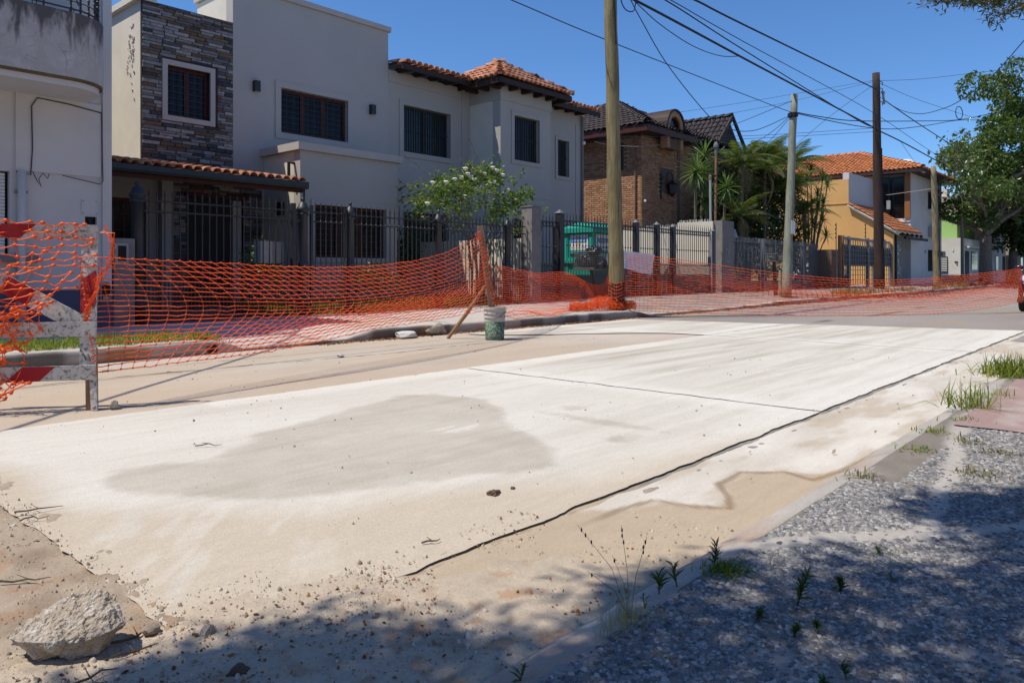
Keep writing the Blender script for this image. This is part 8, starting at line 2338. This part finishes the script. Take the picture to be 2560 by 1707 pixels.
# ------------------------------------------------------------------ rubble, single stones, twigs
def rock(name, label, c, r3, mat, seed, cuts=9, rz=0.0, sub=4, rough_=0.05, group=None, cat='rock'):
    import bmesh
    bm = bmesh.new(); bmesh.ops.create_icosphere(bm, subdivisions=sub, radius=1.0)
    rr = random.Random(seed); planes = []
    for k in range(cuts):
        d = Vector((rr.gauss(0,1), rr.gauss(0,1), rr.gauss(0,0.9))).normalized(); planes.append((d, rr.uniform(0.55, 0.85)))
    planes.append((Vector((0,0,-1)), 0.55))
    for v in bm.verts:
        p = v.co.copy()
        for d, q in planes:
            e = p.dot(d)-q
            if e > 0: p -= d*e
        nz_ = mnoise.noise(p*3.0+Vector((seed,0,0)))*rough_*1.5 + mnoise.noise(p*9+Vector((0,seed,0)))*rough_ + mnoise.noise(p*24)*rough_*0.45
        v.co = p*(1+nz_)
    me = bpy.data.meshes.new(name)
    for v in bm.verts: v.co = Vector((v.co.x*r3[0], v.co.y*r3[1], v.co.z*r3[2]))
    bmesh.ops.rotate(bm, verts=bm.verts, cent=(0,0,0), matrix=Matrix.Rotation(rz, 3, 'Z'))
    bm.to_mesh(me); bm.free(); me.materials.append(mat)
    o = bpy.data.objects.new(name, me); COL.objects.link(o); o.location = c
    tag(o, label, cat, group)
    return o
M['rubble'] = surf('broken_concrete', (0.52,0.475,0.42), (0.36,0.30,0.235), 14, 0.95, 1.0, 70, 0.016, c3=(0.62,0.58,0.52))
M['brick_dust'] = surf('dark_clod', (0.13,0.085,0.06), (0.08,0.055,0.04), 12, 0.95, 0.8, 50, 0.01)
def big_rock():
    """lump of broken concrete: rough flat top, undercut brown front"""
    import bmesh
    A, B = Vector((0.6665,-0.7455,0)), Vector((0.7455,0.6665,0))
    P = [(-.148,-.02,.045),(-.085,-.058,.056),(0,-.068,.060),(.055,-.060,.052),(.118,-.035,.070),(.132,.02,.070),(.075,.075,.112),(.045,.07,.122),(-.035,.07,.118),(-.10,.04,.082),
         (-.092,-.01,.010),(-.055,-.032,0),(.03,-.036,0),(.075,-.022,.008),(.085,.03,.0),(0,.05,0),(-.075,.03,.005)]
    bm = bmesh.new()
    for a_, b_, c_ in P: bm.verts.new(A*a_+B*b_+Vector((0,0,c_)))
    bmesh.ops.convex_hull(bm, input=bm.verts)
    bmesh.ops.triangulate(bm, faces=bm.faces)
    for k in range(5):
        bmesh.ops.subdivide_edges(bm, edges=[e for e in bm.edges if e.calc_length() > 0.006], cuts=1, use_grid_fill=True)
        bmesh.ops.triangulate(bm, faces=bm.faces)
    bm.normal_update()
    for v in bm.verts:
        p = v.co; n_ = v.normal.copy(); top = max(0, n_.z)
        d = 0.012*mnoise.noise(p*16) + 0.006*mnoise.noise(p*42) + (0.0035+0.003*top)*mnoise.noise(p*110) + 0.0018*mnoise.noise(p*260)
        v.co = p + n_*d
    me = bpy.data.meshes.new('concrete_lump'); bm.to_mesh(me); bm.free(); me.materials.append(M['rubble'])
    o = bpy.data.objects.new('concrete_lump', me); COL.objects.link(o); o.location = (0.64, 2.04, 0.008)
    tag(o, 'large lump of broken concrete lying in the dirt at the lower left', 'rock')
big_rock()
gr = 'loose stones and clods on the road'
rock('kerb_rubble', 'pale broken concrete slab leaning on the far kerb left of the brace stick', (6.95,8.25,0.05), (0.24,0.12,0.07), M['rail_white'], 5, 9, 0.1, 3)
rock('kerb_rubble', 'rough block of broken kerb right behind the brace stick', (7.62,8.34,0.07), (0.24,0.09,0.11), M['rubble'], 6, 9, 0.0, 3)
rock('dirt_clod', 'dark clod at the bottom edge left of centre', (0.865,1.63,0.012), (0.032,0.028,0.022), M['brick_dust'], 7, 8, 0.3, 3, 0.12, gr, 'stone')
rock('dirt_clod', 'dark stone cut by the bottom edge of the photo', (0.60,1.80,0.012), (0.045,0.035,0.022), M['brick_dust'], 8, 8, 0.8, 3, 0.1, gr, 'stone')
rock('pale_stone', 'pale greenish stone at the rim of the tree shadow', (0.90,1.86,0.02), (0.024,0.022,0.022), M['rubble'], 9, 8, 0.1, 3, 0.1, gr, 'stone')
rock('pale_stone', 'rounded brown stone right of the concrete lump', (0.82,2.0,0.015), (0.028,0.02,0.014), M['pebble'], 10, 7, 0.4, 3, 0.08, gr, 'stone')
rock('pale_stone', 'small stone beside the foot of the barricade post', (1.99,5.48,0.03), (0.035,0.03,0.035), M['rubble'], 11, 8, 0.4, 3, 0.1, gr, 'stone')
rock('pale_stone', 'white chip lying on the old lane', (4.9,6.95,0.015), (0.06,0.04,0.025), M['rail_white'], 12, 8, 0.4, 3, 0.1, gr, 'stone')
rock('dirt_clod', 'crumbled clod on the sandy part of the slab', (2.29,2.15,0.012), (0.045,0.03,0.016), M['brick_dust'], 13, 8, 0.4, 3, 0.2, gr, 'stone')
rock('dirt_clod', 'small dark stone next to the crumbled clod', (2.40,2.14,0.012), (0.014,0.012,0.012), M['brick_dust'], 14, 8, 0.4, 3, 0.1, gr, 'stone')
rr_ = random.Random(99)
TW = [((1.73,1.92),0.07,'bent twig with a side shoot on the sand near the slab edge'),((0.93,3.31),0.17,'long thin twig where the slab meets the dirt at the left'),((0.88,3.2),0.10,'short twig crossing the long one at the left'),
      ((1.88,3.87),0.14,'dark twig lying on the pale part of the slab'),((0.74,1.90),0.11,'stick poking out beside the concrete lump'),((0.78,2.0),0.10,'dry stem behind the right of the concrete lump'),
      ((0.62,1.84),0.12,'twig along the shadow side of the concrete lump'),((3.05,6.95),0.18,'curled dry weed on the old lane right of the barricade'),((0.70,2.62),0.14,'flat dry bark strip left of the slab in the dirt'),((2.75,7.6),0.16,'dry weed scrap near the far gutter')]
for (x, y), L_, lb_ in TW:
    a = rr_.uniform(-0.9, 0.2); z = float(ground_h(np.array([x]), np.array([y]))[0]) + 0.006 if y < 4 else 0.008
    m = MB(); pts = [(x + L_*(f-0.5)*math.cos(a) + rr_.gauss(0, L_*0.05), y + L_*(f-0.5)*math.sin(a) + rr_.gauss(0, L_*0.05), z + abs(rr_.gauss(0, L_*0.05))) for f in (0,0.25,0.5,0.75,1)]
    m.tube(pts, [0.0035,0.0032,0.0028,0.0022,0.0012], 5)
    m.tube([pts[2], (pts[2][0]+L_*0.25*math.sin(a), pts[2][1]+L_*0.3*math.cos(a), z+0.015)], [0.0022,0.001], 4)
    tag(m.build('twig', M['twig']), lb_, 'twig', 'twigs lying on the road')
pp = MB(); pp.tube([(4.10,8.30,0.06),(4.10,8.6,0.07)], 0.055, 12)
tag(pp.build('drain_pipe', M['shadow_in']), 'dark drain pipe mouth in the far kerb at the end of the grass strip', 'drain pipe')
